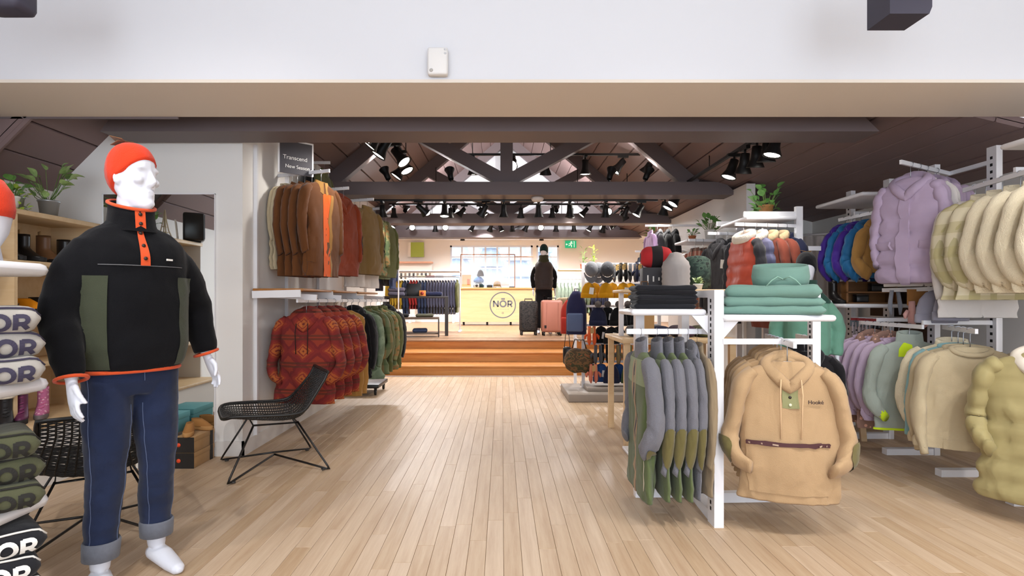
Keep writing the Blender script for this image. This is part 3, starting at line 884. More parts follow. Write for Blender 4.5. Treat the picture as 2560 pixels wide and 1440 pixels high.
    if sp.get('cords'):
        for s in (-1, 1):
            MB().tube([(s * .05, -d * .95 - .035, -.17), (s * .055, -d * 1.2 - .03, -.25), (s * .05, -d * 1.25 - .02, -.17 - sp.get('cl', .2))], .004, 5).build('drawcord', sp['cords'], root)
    if sp.get('tag'):
        t = MB().box((w * .9, -d - .05, -.30), (.05, .003, .085), rot=(0, R(6), R(20)))
        t.build('price_tag', sp['tag'], root)
    hg, hk = hanger_data()
    for c_ in root.children: c_.location.z -= .04
    ho = obj('hanger', hg, root, (0, 0, -.04)); obj('hook', hk, ho, (0, 0, .04))
    PROTO[key] = root
    return root
EXT = {}
def ext(key):
    "how far a prototype reaches in front of and behind its hanger"
    if key not in EXT:
        lo, hi = 0, 0
        for p in PROTO[key].children_recursive:
            if p.type == 'MESH' and not p.name.startswith(('hanger', 'hook')):
                ys = [v.co.y for v in p.data.vertices]; lo = min(lo, min(ys)); hi = max(hi, max(ys))
        EXT[key] = (-lo, hi)
    return EXT[key]
def rail_fill(S, E, hz, items, cap=.8, press=.016):
    """hang items one behind the other on a rail, hooks at height hz: the first shows its front at S, the last ends at E;
    each is (key, thickness weight, label, group, scale) and is squeezed as garments on a full rail are"""
    S = Vector((S[0], S[1], 0)); E = Vector((E[0], E[1], 0)); d = E - S; L = d.length; d.normalize()
    rz = math.degrees(math.atan2(d.y, d.x)) - 90
    it = [(i + (None, None, None))[:6] if len(i) < 6 else i for i in items]
    it = [(k, w, lb, g, sc_ or 1.0) for k, w, lb, g, sc_ in [(i[0], i[1], i[2], i[3], i[4]) for i in it]]
    tot = sum(sum(ext(k)) * w * sc_ for k, w, lb, g, sc_ in it); n = len(it)
    m = min((L + press * (n - 1)) / tot, cap)
    gap = (L - tot * m) / (n - 1) if n > 1 else 0
    s = 0; out = []
    for k, w, lb, g, sc_ in it:
        f, b = [q * w * m * sc_ for q in ext(k)]
        p = S + d * (s + f)
        o = dup(PROTO[k], (p.x, p.y, hz), rz, lb, g); o.scale = (sc_, sc_ * w * m, sc_)
        out.append(o); s += f + b + gap
    return out
def rail_bar(t, a, b, hz, ofs=(0, 0), nm='hang_rail', w=.016):
    "the bar those hooks sit on; a, b in plan"
    MB().beam((a[0] - ofs[0], a[1] - ofs[1], hz - .0165), (b[0] - ofs[0], b[1] - ofs[1], hz - .0165), w, .030).build(nm, METW, t)

# ---------------------------------------------------------------- colours of cloth
BROWN = fabric('brown_canvas', '6a4123', .10)
TAN = fabric('tan_canvas', 'a5793f', .08)
ORANGE = fabric('orange_lining', 'e8621c', .05)
CREAMT = fabric('cream_cotton', 'c9b897', .06)
RUST = fabric('rust_canvas', '87381d', .16)
BLACKF = fabric('black_cloth', '18171a', .15)
CHAR = fabric('charcoal_cloth', '37363a', .12)
OLIVE = fabric('olive_cloth', '5d6039', .12)
AZ = aztec('red_patterned_fleece')
CAMO1 = camo('green_brown_camo', ['4c5a3a', '77774f', '8d6d42', '5d5a35'], 6)
PLGRN = plaid('green_brown_plaid', '5a6443', '8a6a42', '43512f', 7)
SAGEJ = camo('grey_green_wash', ['63725b', '6f7f66', '7a8a70', '586a50'], 4)
BEIGE = fabric('sand_fleece', 'ae906c', .05, 5, 260, .5)
GREENV = fabric('moss_fleece', '5c6742', .10, 6, 300, .4)
SHERPA = fabric('grey_sherpa', '6d6c72', .08, 8, 300, .3, fleece=170)
OLPATCH = fabric('olive_patch', '69603a', .06)
LILAC = fabric('lilac_fleece', 'b4a0b6', .05, 6)
LPUFF = fabric('lilac_nylon', 'b09db5', .06, 6, 300, .1, .55, .1)
OPUFF = fabric('olive_gold_nylon', '9f9265', .06, 6, 300, .1, .55, .1)
SAGE = fabric('sage_fleece', '9aa39a', .05, 6, 260, .4)
NEON = fabric('neon_yellow', 'c6e22a', .02)
OAT = fabric('oatmeal_jersey', 'b9a98a', .05, 6, 300, .4)
CRFL = fabric('cream_fleece', 'd8ccb0', .06, 6, 300, .4, fleece=130)
CRPL = plaid('cream_green_plaid', 'd9cfb2', '9f9760', 'b5aa78', 8)
TEALC = fabric('pale_teal', '86aeb2', .05)
BLUEJ = fabric('bright_blue_nylon', '2a6ea3', .14, 8, 300, .1, .5)
PURPJ = fabric('violet_nylon', '4b2d94', .10, 8, 300, .1, .5)
TANF = fabric('golden_tan_fleece', 'b58a4e', .08)
WHITEF = fabric('white_fleece', 'd9d2cd', .04)
NAVY = fabric('navy_cloth', '23273f', .12)
DENIM = fabric('dark_denim', '35415e', .18, 14)
GRN2 = fabric('jade_fleece', '6b9a85', .06, 6, 260, .4)
GRN3 = fabric('pine_fleece', '27473d', .08, 6, 260, .4)
PINKB = fabric('pink_lining', 'd9a48c', .04)
BRICK = fabric('brick_cloth', '8c4838', .08)
CORAL = fabric('coral_nylon', 'c8553f', .06, 6, 300, .1, .5)
SLATEP = fabric('slate_nylon', '6a6a86', .06, 6, 300, .1, .5)
FURM = fabric('pale_fur', 'cdb48c', .2, 20, fleece=90)
FURW = fabric('white_fur', 'e3d9c8', .1, 20, fleece=90)
FLORAL = spots('floral_lining', '8f6f62', 'd9a590', 26, .30)
YELL = fabric('mustard_knit', 'c98e12', .08)
PLRED = plaid('red_cream_plaid', '9c5b4a', 'd8b9a6', '3f4a42', 12)
RIB = fabric('grey_rib_knit', '8d8a96', .05)
ORNG2 = fabric('burnt_orange', 'c07a3e', .08)
REDF = fabric('red_cloth', 'a83230', .06)
GREYS = fabric('steel_grey_cloth', '55566a', .18, 20)
SEAM = plain('seam_thread', 'b9ae98', .8)
BTN = plain('dark_button', '2a1d17', .4)

G = garment
G('cream_shirt', dict(name='shirt', mat=CREAMT, L=.74, w=.22, sleeve='down', sl=.82, seed=1, collar='crew', sr=.07))
G('brown_jkt', dict(mat=BROWN, L=.80, w=.24, d=.08, seed=2, collar='shirt', sl=1.05, sr=.085, extra=(('pocket', 18, 62, -.62, -.82, BROWN, .008), ('lining', -7, 4, -.16, -.93, ORANGE, .003))))
G('brown_open', dict(mat=BROWN, L=.80, w=.24, d=.09, seed=3, collar='shirt', cmat=TAN, sl=1.02, sr=.085, extra=(('pocket', -66, -18, -.58, -.80, BROWN, .010), ('lining', -4, 16, -.18, -.93, ORANGE, .004), ('facing', 16, 24, -.18, -.93, TAN, .009))))
G('rust_jkt', dict(mat=RUST, L=.76, w=.24, d=.08, seed=4, collar='hood', sl=1.05, sr=.09, elbow=BLACKF, eu=(.50, .90), ev=(-.9, 3.0)))
G('tan_shirt', dict(name='shirt', mat=TANF, L=.62, w=.22, seed=5, collar='shirt', sl=1.0))
G('ivory_shirt', dict(name='shirt', mat=WHITEF, L=.86, w=.2, seed=6, collar='crew', sl=1.0))
G('patch_jkt', dict(mat=fabric('khaki_brown', '7d6238', .1), L=.72, w=.24, d=.085, seed=7, collar='stand', sl=1.0, sr=.09, elbow=fabric('dark_olive_patch', '3c3524', .05), eu=(.50, .80), ev=(-.2, 2.8)))
G('camo_jkt', dict(mat=CAMO1, L=.70, w=.24, d=.08, seed=8, collar='shirt', sl=1.0))
G('sage_jkt', dict(mat=SAGEJ, L=.72, w=.24, d=.08, seed=9, collar='shirt', sl=1.0))
G('plaid_jkt', dict(mat=PLGRN, L=.70, w=.25, d=.09, seed=10, collar='shirt', sl=1.0, sleeve='bend', extra=(('lining', -3, 10, -.16, -.40, ORANGE, .004), ('pocket', 20, 60, -.34, -.48, PLGRN, .008))))
G('olive_jkt', dict(mat=OLIVE, L=.70, w=.24, d=.08, seed=11, collar='stand', sl=1.0, extra=(('pocket', -60, -20, -.52, -.66, OLIVE, .008),)))
G('black_jkt', dict(mat=BLACKF, L=.68, w=.23, d=.08, seed=12, collar='hood', sl=1.0))
G('aztec_hood', dict(name='hoodie', mat=AZ, L=.74, w=.25, d=.085, seed=13, collar='hood', sleeve='tuck', sl=1.0, sr=.085, cords=plain('dark_cord', '231815', .8), cl=.26, flare=1.08, extra=(('pouch', -58, 58, -.50, -.74, AZ, .010),)))
G('tan_long', dict(name='trousers', cat='trousers', mat=TAN, L=.82, w=.2, d=.06, seed=14, sleeve='none'))
G('navy_jkt', dict(mat=NAVY, L=.78, w=.23, d=.07, seed=15, collar='stand', sl=1.05))
G('denim_jkt', dict(mat=DENIM, L=.74, w=.22, d=.07, seed=16, collar='shirt', sl=1.0))
G('sherpa_jkt', dict(mat=GREENV, smat=SHERPA, cmat=SHERPA, L=.76, w=.225, d=.075, seed=17, collar='funnel', sleeve='down', sl=1.02, sr=.080, elbow=OLPATCH, eu=(.60, .95), ev=(-.4, 3.2), cuff=SHERPA,
   extra=(('yoke', -175, 175, -.13, -.27, fabric('pale_moss', '8b9670', .06), .004), ('zip', -4, 4, -.14, -.88, plain('beige_zip', 'a88f74', .6), .006))))
G('sherpa_open', dict(mat=GREENV, smat=SHERPA, cmat=SHERPA, L=.78, w=.235, d=.09, seed=18, collar='funnel', sleeve='bend', sl=1.0, sr=.098, elbow=OLPATCH, eu=(.72, .92),
   extra=(('yoke', -170, 170, -.13, -.27, fabric('pale_moss', '8b9670', .06), .004), ('zip', -3, 0, -.14, -.90, plain('beige_zip', 'a88f74', .6), .006), ('facing', 0, 3, -.14, -.90, CHAR, .003), ('zip', 3, 6, -.14, -.90, plain('beige_zip', 'a88f74', .6), .006), ('pocket_zip', 40, 44, -.60, -.84, SEAM, .006))))
G('sherpa_hood', dict(name='hoodie', mat=SHERPA, L=.76, w=.225, d=.075, seed=19, collar='hood', sleeve='down', sl=1.02, sr=.080, elbow=OLPATCH, eu=(.60, .95), ev=(-.4, 3.2)))
G('beige_plain', dict(name='jacket', mat=fabric('taupe_cloth', '8f7d63', .08), L=.74, w=.225, d=.07, seed=20, collar='stand', sl=1.0))
G('sand_hood', dict(name='hoodie', mat=BEIGE, L=.73, w=.245, d=.08, seed=21, collar='hood', sleeve='tuck', sl=1.0, sr=.088, flare=1.10, fold=.8, elbow=OLPATCH, eu=(.58, .80), ev=(.2, 2.9),
   extra=(('placket', -6, 6, -.20, -.33, fabric('sage_placket', '8b8a62', .04), .006), ('pouch', -52, 52, -.53, -.80, BEIGE, .007), ('woven_band', -50, 50, -.515, -.535, plain('band_maroon', '4a2a2c', .8), .018)), cords=fabric('sand_cord', 'd2b088', .03), cl=.32))
G('black_hood', dict(name='hoodie', mat=BLACKF, L=.66, w=.24, d=.08, seed=22, collar='hood', sl=1.0))
G('lilac_sweat', dict(name='sweatshirt', mat=LILAC, L=.58, w=.24, d=.085, seed=23, collar='crew', sleeve='bend', sl=1.0, sr=.088, cuff=LILAC, hemk=.93))
G('lilac_print', dict(name='hoodie', mat=LILAC, L=.66, w=.24, d=.08, seed=24, collar='hood', cmat=FLORAL, sleeve='bend', sl=.98, sr=.085, extra=(('print_panel', -180, 180, -.60, -.80, FLORAL, .004),)))
G('sage_fleece', dict(name='pullover', mat=SAGE, L=.62, w=.24, d=.09, seed=25, collar='funnel', sleeve='bend', sl=1.0, sr=.09, cuff=NEON, extra=(('hem_binding', -180, 180, -.725, -.75, NEON, .006), ('pocket_binding', 18, 24, -.50, -.64, NEON, .008), ('collar_binding', -20, 0, -.10, -.2, NEON, .006))))
G('oat_sweat', dict(name='sweatshirt', mat=OAT, L=.60, w=.25, d=.085, seed=26, collar='crew', sleeve='down', sl=1.06, sr=.08, cuff=OAT, hemk=.95, extra=(('hem_rib', -180, 180, -.66, -.73, OAT, .004), ('emblem', 24, 30, -.33, -.345, plain('emblem_grey', '97896d', .7), .003))))
G('olive_puff', dict(name='puffer_jacket', cat='jacket', mat=OPUFF, cmat=fabric('pale_lining', 'd9cfc0', .03), L=.80, w=.25, d=.11, seed=27, collar='hood', sleeve='bend', sl=1.0, sr=.105, puff=7, extra=(('zip', -3, 3, -.2, -.92, plain('olive_zip', '6f6238', .6), .008),)))
G('lilac_puff', dict(name='puffer_jacket', cat='jacket', mat=LPUFF, L=.72, w=.205, d=.115, seed=28, collar='hood', sleeve='down', sl=1.02, sr=.088, puff=6, extra=(('zip_flap', -7, 5, -.19, -.84, LPUFF, .014), ('pocket', 16, 55, -.54, -.60, LPUFF, .014), ('pocket', -55, -16, -.54, -.60, LPUFF, .014)), tag=None))
G('ivory_sweat', dict(name='sweatshirt', mat=WHITEF, L=.74, w=.22, d=.06, seed=29, collar='crew', sl=1.05))
G('cream_plaid', dict(name='jacket', mat=CRPL, cmat=CRFL, L=.62, w=.24, d=.085, seed=30, collar='stand', sleeve='bend', sl=1.0, sr=.098, cuff=CRFL))
G('cream_fleece', dict(name='pullover', mat=CRFL, L=.58, w=.24, d=.085, seed=31, collar='stand', sleeve='bend', sl=1.0, sr=.095, hemk=.95, cuff=CRFL))
G('teal_sweat', dict(name='sweatshirt', mat=TEALC, L=.58, w=.24, d=.08, seed=32, collar='crew', sleeve='down', sl=1.0))
G('kid_blue', dict(mat=BLUEJ, smat=BLUEJ, L=.42, w=.19, d=.08, seed=33, collar='hood', sleeve='bend', sl=.8, sr=.085, puff=4))
G('kid_violet', dict(mat=PURPJ, L=.42, w=.19, d=.08, seed=34, collar='hood', sleeve='bend', sl=.8, sr=.085))
G('kid_tan', dict(mat=TANF, L=.38, w=.19, d=.08, seed=35, collar='hood', sleeve='bend', sl=.78, sr=.085))
G('char_jkt', dict(mat=CHAR, L=.76, w=.24, d=.08, seed=36, collar='hood', sl=1.05, tag=TAGW))
G('coral_vest', dict(name='vest', mat=CORAL, L=.66, w=.23, d=.09, seed=37, collar='fur', cmat=FURW, sleeve='down', smat=CHAR, sl=1.05, puff=6))
G('slate_vest', dict(name='vest', mat=SLATEP, L=.64, w=.23, d=.09, seed=38, collar='fur', cmat=FURW, sleeve='none', puff=5))
G('brick_coat', dict(name='coat', mat=BRICK, L=.78, w=.24, d=.085, seed=39, collar='fur', cmat=FURM, sl=1.05))
G('plaid_shirt', dict(name='shirt', mat=PLRED, L=.70, w=.22, seed=40, collar='shirt', sl=1.0))
G('lilac_jkt', dict(mat=fabric('orchid_cloth', 'a98ab0', .05), L=.66, w=.23, seed=41, collar='stand', sl=1.0))
G('grey_shirt', dict(name='shirt', mat=GREYS, L=.74, w=.21, d=.05, seed=42, collar='shirt', sl=1.0))
G('mustard_shirt', dict(name='shirt', mat=fabric('yellow_cloth', 'c7a63a', .1), L=.62, w=.21, d=.05, seed=43, collar='shirt', sl=.9))
G('red_shirt', dict(name='shirt', mat=REDF, L=.62, w=.21, d=.05, seed=44, collar='shirt', sl=.9))
G('green_shirt', dict(name='shirt', mat=fabric('grey_green_cloth', '8f9f90', .1), L=.62, w=.21, d=.05, seed=45, collar='shirt', sl=.9))
G('orange_top', dict(name='shirt', mat=ORNG2, L=.60, w=.22, d=.06, seed=46, collar='crew', sl=1.0))

# ---------------------------------------------------------------- generic rail / upright pieces
def arm(t, a, b, nm='rail', w=.018, h=.045):
    MB().beam(a, b, w, h).build(nm, METW, t)
def upright(t, x, y, z1, z0=0.0, slots=(), nm='upright', w=.05, d=.03):
    u = MB().bb(x - w / 2, x + w / 2, y - d / 2, y + d / 2, z0, z1).build(nm, METW, t)
    return u

# ================================================================ left wall of jackets
t = thing('garment_rack', 'white wall rack with angled rails carrying the brown and rust jackets', 'rack', (-2.08, 0, 0))
for y in (4.70, 5.38, 6.3, 7.4, 8.5):
    MB().bb(0, .03, y - .014, y + .014, .12, 2.55).build('upright', METW, t)
LO = (-2.08, 0)
UPR = ((( -2.08, 5.20), (-1.54, 5.00)), ((-2.08, 5.95), (-1.58, 5.77)), ((-2.08, 6.63), (-1.47, 6.41)), ((-2.08, 7.26), (-1.51, 7.05)), ((-2.08, 7.87), (-1.53, 7.67)))
for a, b in UPR: rail_bar(t, a, b, 2.42, LO)
rail_bar(t, (-2.08, 5.93), (-1.82, 5.93), 2.72, LO)
for y in (4.78, 5.5, 6.4, 7.5):
    MB().beam((.02, y, 1.30), (.50, y, 1.27), .016, .05).build('arm', METW, t)
rail_bar(t, (-1.705, 4.66), (-1.505, 7.42), 1.26, LO)
sh = MB()
for y0, y1, z in ((4.62, 5.4, 1.335), (5.5, 6.3, 1.335), (6.4, 7.4, 1.335)):
    MB().rbox((.23, (y0 + y1) / 2, z), (.42, y1 - y0, .022), .006).build('shelf_board', wood('honey_shelf', 'b57c42', '9a642f', (14, 2, 14), .4), t)
    MB().beam((.02, y0, z - .04), (.42, y0, z - .03), .014, .06).build('shelf_bracket', METW, t)
rk = 'jackets on the upper left rail'
bl = 'brown canvas jacket packed sleeve out on the upper left rail'
rail_fill((-1.56, 5.01), (-1.985, 5.165), 2.42, (('brown_open', 1.3, 'brown canvas jacket hanging open on its bright orange lining', None),
    ('brown_jkt', 1, bl, rk), ('brown_jkt', 1, bl, rk), ('brown_jkt', 1, bl, rk),
    ('cream_shirt', .7, 'cream shirt between the wall shirt and the first brown jacket', None), ('cream_shirt', .7, 'cream short shirt against the white wall on the upper left rail', None)))
rail_fill((-1.59, 5.775), (-1.79, 5.85), 2.42, (('rust_jkt', 1, 'rust coloured jacket with a black elbow beside the ivory shirt', None), ('rust_jkt', 1, 'rust coloured jacket with a black elbow next to the open brown jacket', None)))
rail_fill((-1.48, 6.415), (-1.75, 6.51), 2.42, (('patch_jkt', 1.2, 'khaki brown jacket with a round dark elbow patch', None), ('tan_shirt', .8, 'golden tan shirt between the ivory shirt and the patched jacket', None), ('ivory_shirt', .8, 'long ivory shirt hanging behind the rust jackets', None)))
rail_fill((-1.52, 7.055), (-1.72, 7.13), 2.42, (('camo_jkt', 1, 'green and brown camouflage jacket on the upper left rail', None), ('ivory_shirt', .7, 'ivory shirt behind the camouflage jacket on the upper left rail', None)))
rail_fill((-1.54, 7.675), (-1.76, 7.755), 2.42, (('olive_jkt', 1, 'olive jacket at the far end of the upper left rail', None), ('sage_jkt', 1, 'washed grey green jacket on the upper left rail', None)))
rail_fill((-1.84, 5.93), (-2.04, 5.93), 2.72, (('olive_jkt', .8, 'dark olive jacket hung high beside the black one', None), ('black_jkt', 1, 'black hooded jacket hung high above the rust jackets', None)))
gk = 'red patterned hoodies'
al = 'red patterned hoodie hidden behind the front one'
rail_fill((-1.70, 4.72), (-1.51, 7.36), 1.26, (('aztec_hood', 1, 'red patterned hoodie facing the aisle at the front of its rail', None), ('aztec_hood', .8, al, gk), ('aztec_hood', .8, al, gk), ('aztec_hood', .8, al, gk),
    ('tan_long', 1, 'tan canvas trousers beside the red hoodies', None), ('tan_long', 1, 'tan canvas trousers next to the black jacket', None), ('black_jkt', 1, 'black jacket squeezed beside the tan trousers', None),
    ('sage_jkt', 1, 'washed grey green jacket on the lower left rail', None), ('plaid_jkt', 1.1, 'green and brown plaid jacket open on an orange lining', None), ('olive_jkt', 1, 'olive jacket between the plaid jacket and the camouflage one', None),
    ('camo_jkt', 1, 'green and brown camouflage jacket on the lower left rail', None), ('olive_jkt', 1, 'olive jacket at the far end of the lower left rail', None), ('black_jkt', 1, 'black hooded jacket at the end of the lower left rail', None)))
t = thing('floor_dolly', 'low black dolly on castors under the camouflage jackets', 'dolly', P(912, 965, 7.4) * 1.0)
t.location = (-1.82, 7.6, 0)
MB().rbox((0, 0, .12), (.42, .6, .05), .01).build('deck', BLKS, t)
for x in (-.16, .16):
    for y in (-.25, .25):
        c = MB().lathe([(.035, -.012), (.035, .012)], 12, M_=Matrix.Rotation(R(90), 4, 'Y')).build('castor', BLK, t, (x, y, .036))
        MB().bb(-.018, .018, -.012, .012, .02, .07).build('fork', BLK, c)
# framed sign standing on the rail, long black jacket behind it
t = thing('rack_sign', 'dark framed sign with white lettering standing on the upper left rail', 'sign', (-1.84, 5.0, 2.37), 42)
MB().bb(-.16, .16, -.006, .006, 0, .30).build('frame', METW, t)
face = MB().bb(-.145, .145, -.009, -.005, 0, .285).build('panel', plain('sign_charcoal', '47444a', .6), t)
TXT = {}
def text(s, size, mat, parent, loc, rot, name='lettering', align='LEFT', ext=.001):
    cu = bpy.data.curves.new(name, 'FONT'); cu.body = s; cu.size = size; cu.extrude = ext; cu.align_x = align
    o = bpy.data.objects.new('tmp', cu); col.objects.link(o)
    dg = bpy.context.evaluated_depsgraph_get(); dg.update()
    me = bpy.data.meshes.new_from_object(o.evaluated_get(dg)); bpy.data.objects.remove(o)
    me.materials.clear(); me.materials.append(mat)
    return obj(name, me, parent, loc, rot)
INKW = plain('white_ink', 'e3e0dc', .7)
text('Transcend', .052, INKW, face, (-.12, -.0105, .125), (R(90), 0, 0))
text('New Season', .044, INKW, face, (-.10, -.0105, .05), (R(90), 0, 0))
from mathutils.bvhtree import BVHTree
# ================================================================ mannequins
def ring(z, hw, f, b, n=20, e=.9):
    "horizontal ring: half width hw, front reach f (towards -y), back reach b"
    out = []
    for k in range(n):
        a = 2 * PI * k / n; s = math.sin(a)
        out.append(Vector((hw * spw(math.cos(a), e), (b if s > 0 else f) * spw(s, e), z)))
    return out
def head_mb_(fine=True):
    m = MB()
    m.loft([ring(*r) for r in ((-.128, .028, .078, -.02), (-.118, .040, .092, .0), (-.09, .052, .096, .03), (-.05, .062, .092, .062), (-.01, .069, .090, .085), (.03, .074, .091, .097), (.065, .073, .088, .10), (.10, .064, .074, .088), (.125, .045, .05, .062), (.135, .015, .018, .02))])
    if fine:
        m.tube([(0, -.082, .034), (0, -.095, .01), (0, -.108, -.016), (0, -.094, -.03)], [.007, .009, .0125, .011], 8)
        m.ell((-.012, -.092, -.024), (.008, .01, .007)); m.ell((.012, -.092, -.024), (.008, .01, .007))
        m.ell((-.03, -.076, .036), (.032, .013, .012)); m.ell((.03, -.076, .036), (.032, .013, .012))
        m.ell((0, -.090, -.056), (.024, .010, .0055)); m.ell((0, -.089, -.068), (.021, .011, .0065))
        m.ell((0, -.088, -.103), (.022, .014, .016))
        for s in (-1, 1):
            m.ell((s * .045, -.070, -.012), (.02, .02, .018)); m.ell((s * .072, .008, .0), (.010, .022, .032))
    return m
def hand_mb(m, wrist, d, a, curl=18, s=1.0):
    wrist = Vector(wrist); d = Vector(d).normalized(); a = Vector(a); a = (a - d * a.dot(d)).normalized(); n = d.cross(a).normalized()
    if n.dot(Vector((0, 0, 0)) - Vector((wrist.x, 0, 0))) < 0: n = -n      # palm turned to the thigh
    rings = []
    for t, w, th in ((-.03, .026, .020), (0, .027, .019), (.03, .036, .018), (.065, .041, .016), (.092, .038, .013)):
        rings.append([wrist + d * (t * s) + a * (w * s * math.cos(k * PI / 6)) + n * (th * s * math.sin(k * PI / 6)) for k in range(12)])
    m.loft(rings)
    for i, (o, L) in enumerate(((.029, .068), (.010, .078), (-.009, .073), (-.027, .058))):
        p = wrist + d * (.082 * s) + a * (o * s); pts = [p]; dd = d.copy(); ang = R(curl + 5 * i)
        for k, fr in enumerate((.45, .32, .25)):
            p = p + dd * (L * fr * s); pts.append(p)
            dd = (dd * math.cos(ang) + n * math.sin(ang)).normalized()
        m.tube(pts, [.0100 * s, .0092 * s, .0082 * s, .0066 * s], 8)
    p = wrist + d * (.018 * s) + a * (.026 * s)
    m.tube([p, p + (d * .8 + a * .55) * .036 * s, p + (d * .8 + a * .55) * .036 * s + (d * .95 + a * .1 + n * .3) * .03 * s, p + (d * .8 + a * .55) * .036 * s + (d * .95 + n * .45) * .055 * s], [.014 * s, .0115 * s, .0100 * s, .0075 * s], 8)
def torso_fn(prof, disp=None):
    def f(u, v):
        t = min(max(u, 0), 1) * (len(prof) - 1); i = min(int(t), len(prof) - 2); k = t - i
        z, hw, fr, bk = [prof[i][j] + (prof[i + 1][j] - prof[i][j]) * k for j in range(4)]
        s = math.sin(v)
        return Vector((hw * spw(math.cos(v), .88), (bk if s > 0 else fr) * spw(s, .88), z))
    return f
def mannequin(label, loc, rz, scale=1.0, head=0, arms=None, legs=None, top=None, vox=.012, fine=True, hat=None, bottom=None, cuffs=None, jeans_to=.12, feet=True, build_top=None):
    root = thing('mannequin', label, 'mannequin', loc, rz, None, scale)
    arms = arms or {-1: [(-.18, 0, 1.43), (-.27, .03, 1.18), (-.29, -.03, .95)], 1: [(.18, 0, 1.43), (.27, .03, 1.18), (.29, -.03, .95)]}
    legs = legs or {-1: [(-.085, 0, .90), (-.10, -.01, .48), (-.11, .01, .09)], 1: [(.085, 0, .90), (.10, -.01, .48), (.11, .01, .09)]}
    m = MB()
    m.loft([ring(*r) for r in ((.84, .11, .08, .08), (.92, .150, .095, .11), (1.02, .145, .09, .10), (1.14, .130, .09, .09), (1.28, .150, .105, .10), (1.38, .165, .105, .10), (1.45, .155, .085, .09), (1.50, .105, .06, .075), (1.53, .062, .052, .06), (1.57, .054, .056, .055), (1.64, .053, .058, .052), (1.68, .04, .04, .04))])
    hm = head_mb_(fine).xf(Matrix.Translation((0, -.012, 1.725)) @ Matrix.Diagonal((1, 1, 1.06, 1)) @ Matrix.Rotation(R(head), 4, 'Z'))
    m.add(hm.v, hm.f)
    for s, (sh, el, wr) in arms.items():
        pts = cr([sh, tuple((Vector(sh) * .5 + Vector(el) * .5)), el, tuple(Vector(el) * .5 + Vector(wr) * .5), wr], 14)
        m.tube(pts, [.050 - .024 * (i / 13) + .006 * math.sin(i / 13 * PI * 2) for i in range(14)], 12)
        d = (Vector(wr) - Vector(el)).normalized()
        hand_mb(m, Vector(wr) + d * .03, d + Vector((0, -.12, 0)), (0, -1, 0), 16)
    for s, (hp, kn, an) in legs.items():
        pts = cr([hp, tuple(Vector(hp) * .5 + Vector(kn) * .5), kn, tuple(Vector(kn) * .55 + Vector(an) * .45 + Vector((0, .015, 0))), an], 14)
        m.tube(pts, [q[0] for q in cr([(.082,), (.07,), (.053,), (.052,), (.036,)], 14)], 14)
        an = Vector(an)
        if feet:
            fp = [an + Vector((0, .045, -.045)), an + Vector((0, .01, -.035)), an + Vector((s * .008, -.05, -.045)), an + Vector((s * .014, -.12, -.062)), an + Vector((s * .016, -.18, -.07)), an + Vector((s * .016, -.205, -.072))]
            m.tube(fp, [.03, .042, .042, .036, .028, .012], 12, ref=(1, 0, 0), fy=1.05, fx=.9)
    body = remesh(m, .0058 if fine else vox, 3)
    body.build('body', MANQ, root)
    # trousers
    if bottom:
        m = MB()
        m.loft([ring(*r) for r in ((.80, .12, .09, .10), (.86, .172, .112, .130), (.93, .178, .115, .130), (1.0, .166, .105, .118))])
        for s, (hp, kn, an) in legs.items():
            hp, kn, an = Vector(hp), Vector(kn), Vector(an)
            pts = cr([tuple(hp + Vector((0, 0, .0))), tuple(hp * .5 + kn * .5), tuple(kn), tuple(kn * .5 + an * .5 + Vector((0, .01, 0))), tuple(an + (kn - an).normalized() * (jeans_to - .09))], 18)
            m.tube(pts, [q[0] for q in cr([(.094,), (.090,), (.073,), (.066,), (.059,)], 18)], 16)
        def wr(p): return .007 * noise.noise(Vector((p.x * 7, p.y * 7, p.z * 14))) + .005 * (.3 - abs(noise.noise(Vector((p.x * 9, p.y * 9 + 3, p.z * 22))))) * (1 if p.z > .1 else 0)
        jb = remesh(m, vox * .8, 3, wr).build('jeans', bottom, root)
        if fine:
            bj = BVHTree.FromPolygons([v.co for v in jb.data.vertices], [tuple(p.vertices) for p in jb.data.polygons])
            for s, (hp, kn, an) in legs.items():
                hp, kn, an = Vector(hp), Vector(kn), Vector(an)
                for ang, nm in ((R(-90 + s * 62), 'side_seam'), (R(-90 - s * 50), 'inseam')):
                    line = []
                    for i in range(36):
                        z = (.90 if nm == 'side_seam' else .76) + (.18 - (.90 if nm == 'side_seam' else .76)) * i / 35
                        c = kn + (hp - kn) * ((z - kn.z) / (hp.z - kn.z)) if z > kn.z else an + (kn - an) * ((z - an.z) / (kn.z - an.z))
                        d = Vector((math.cos(ang), math.sin(ang), 0)); h = bj.ray_cast(Vector((c.x, c.y, z)), d)[0]
                        if h: line.append(h + d * .0008)
                    if len(line) > 4: MB().tube(line, .0016, 4).build(nm, plain('denim_thread', '5a6684', .8), jb)
            line = [bj.ray_cast(Vector((.0, -.03, z)), Vector((0, -1, 0)))[0] for z in [.94 - .08 * i / 8 for i in range(9)]]
            line = [p + Vector((.012, -.001, 0)) for p in line if p]
            if len(line) > 3: MB().tube(line, .0016, 4).build('fly_seam', plain('denim_thread', '5a6684', .8), jb)
        if cuffs:
            for s, (hp, kn, an) in legs.items():
                an = Vector(an); kn = Vector(kn); d = (kn - an).normalized(); c = an + d * (jeans_to - .09)
                rings = [[c + d * z + Vector((r * math.cos(k * PI / 10), r * 1.02 * math.sin(k * PI / 10), 0)) for k in range(20)] for r, z in ((.054, .005), (.061, -.040), (.066, -.039), (.068, .0), (.069, .028), (.065, .036), (.057, .03))]
                MB().loft(rings, False).build('cuff', cuffs, jb)
    return root, arms, legs

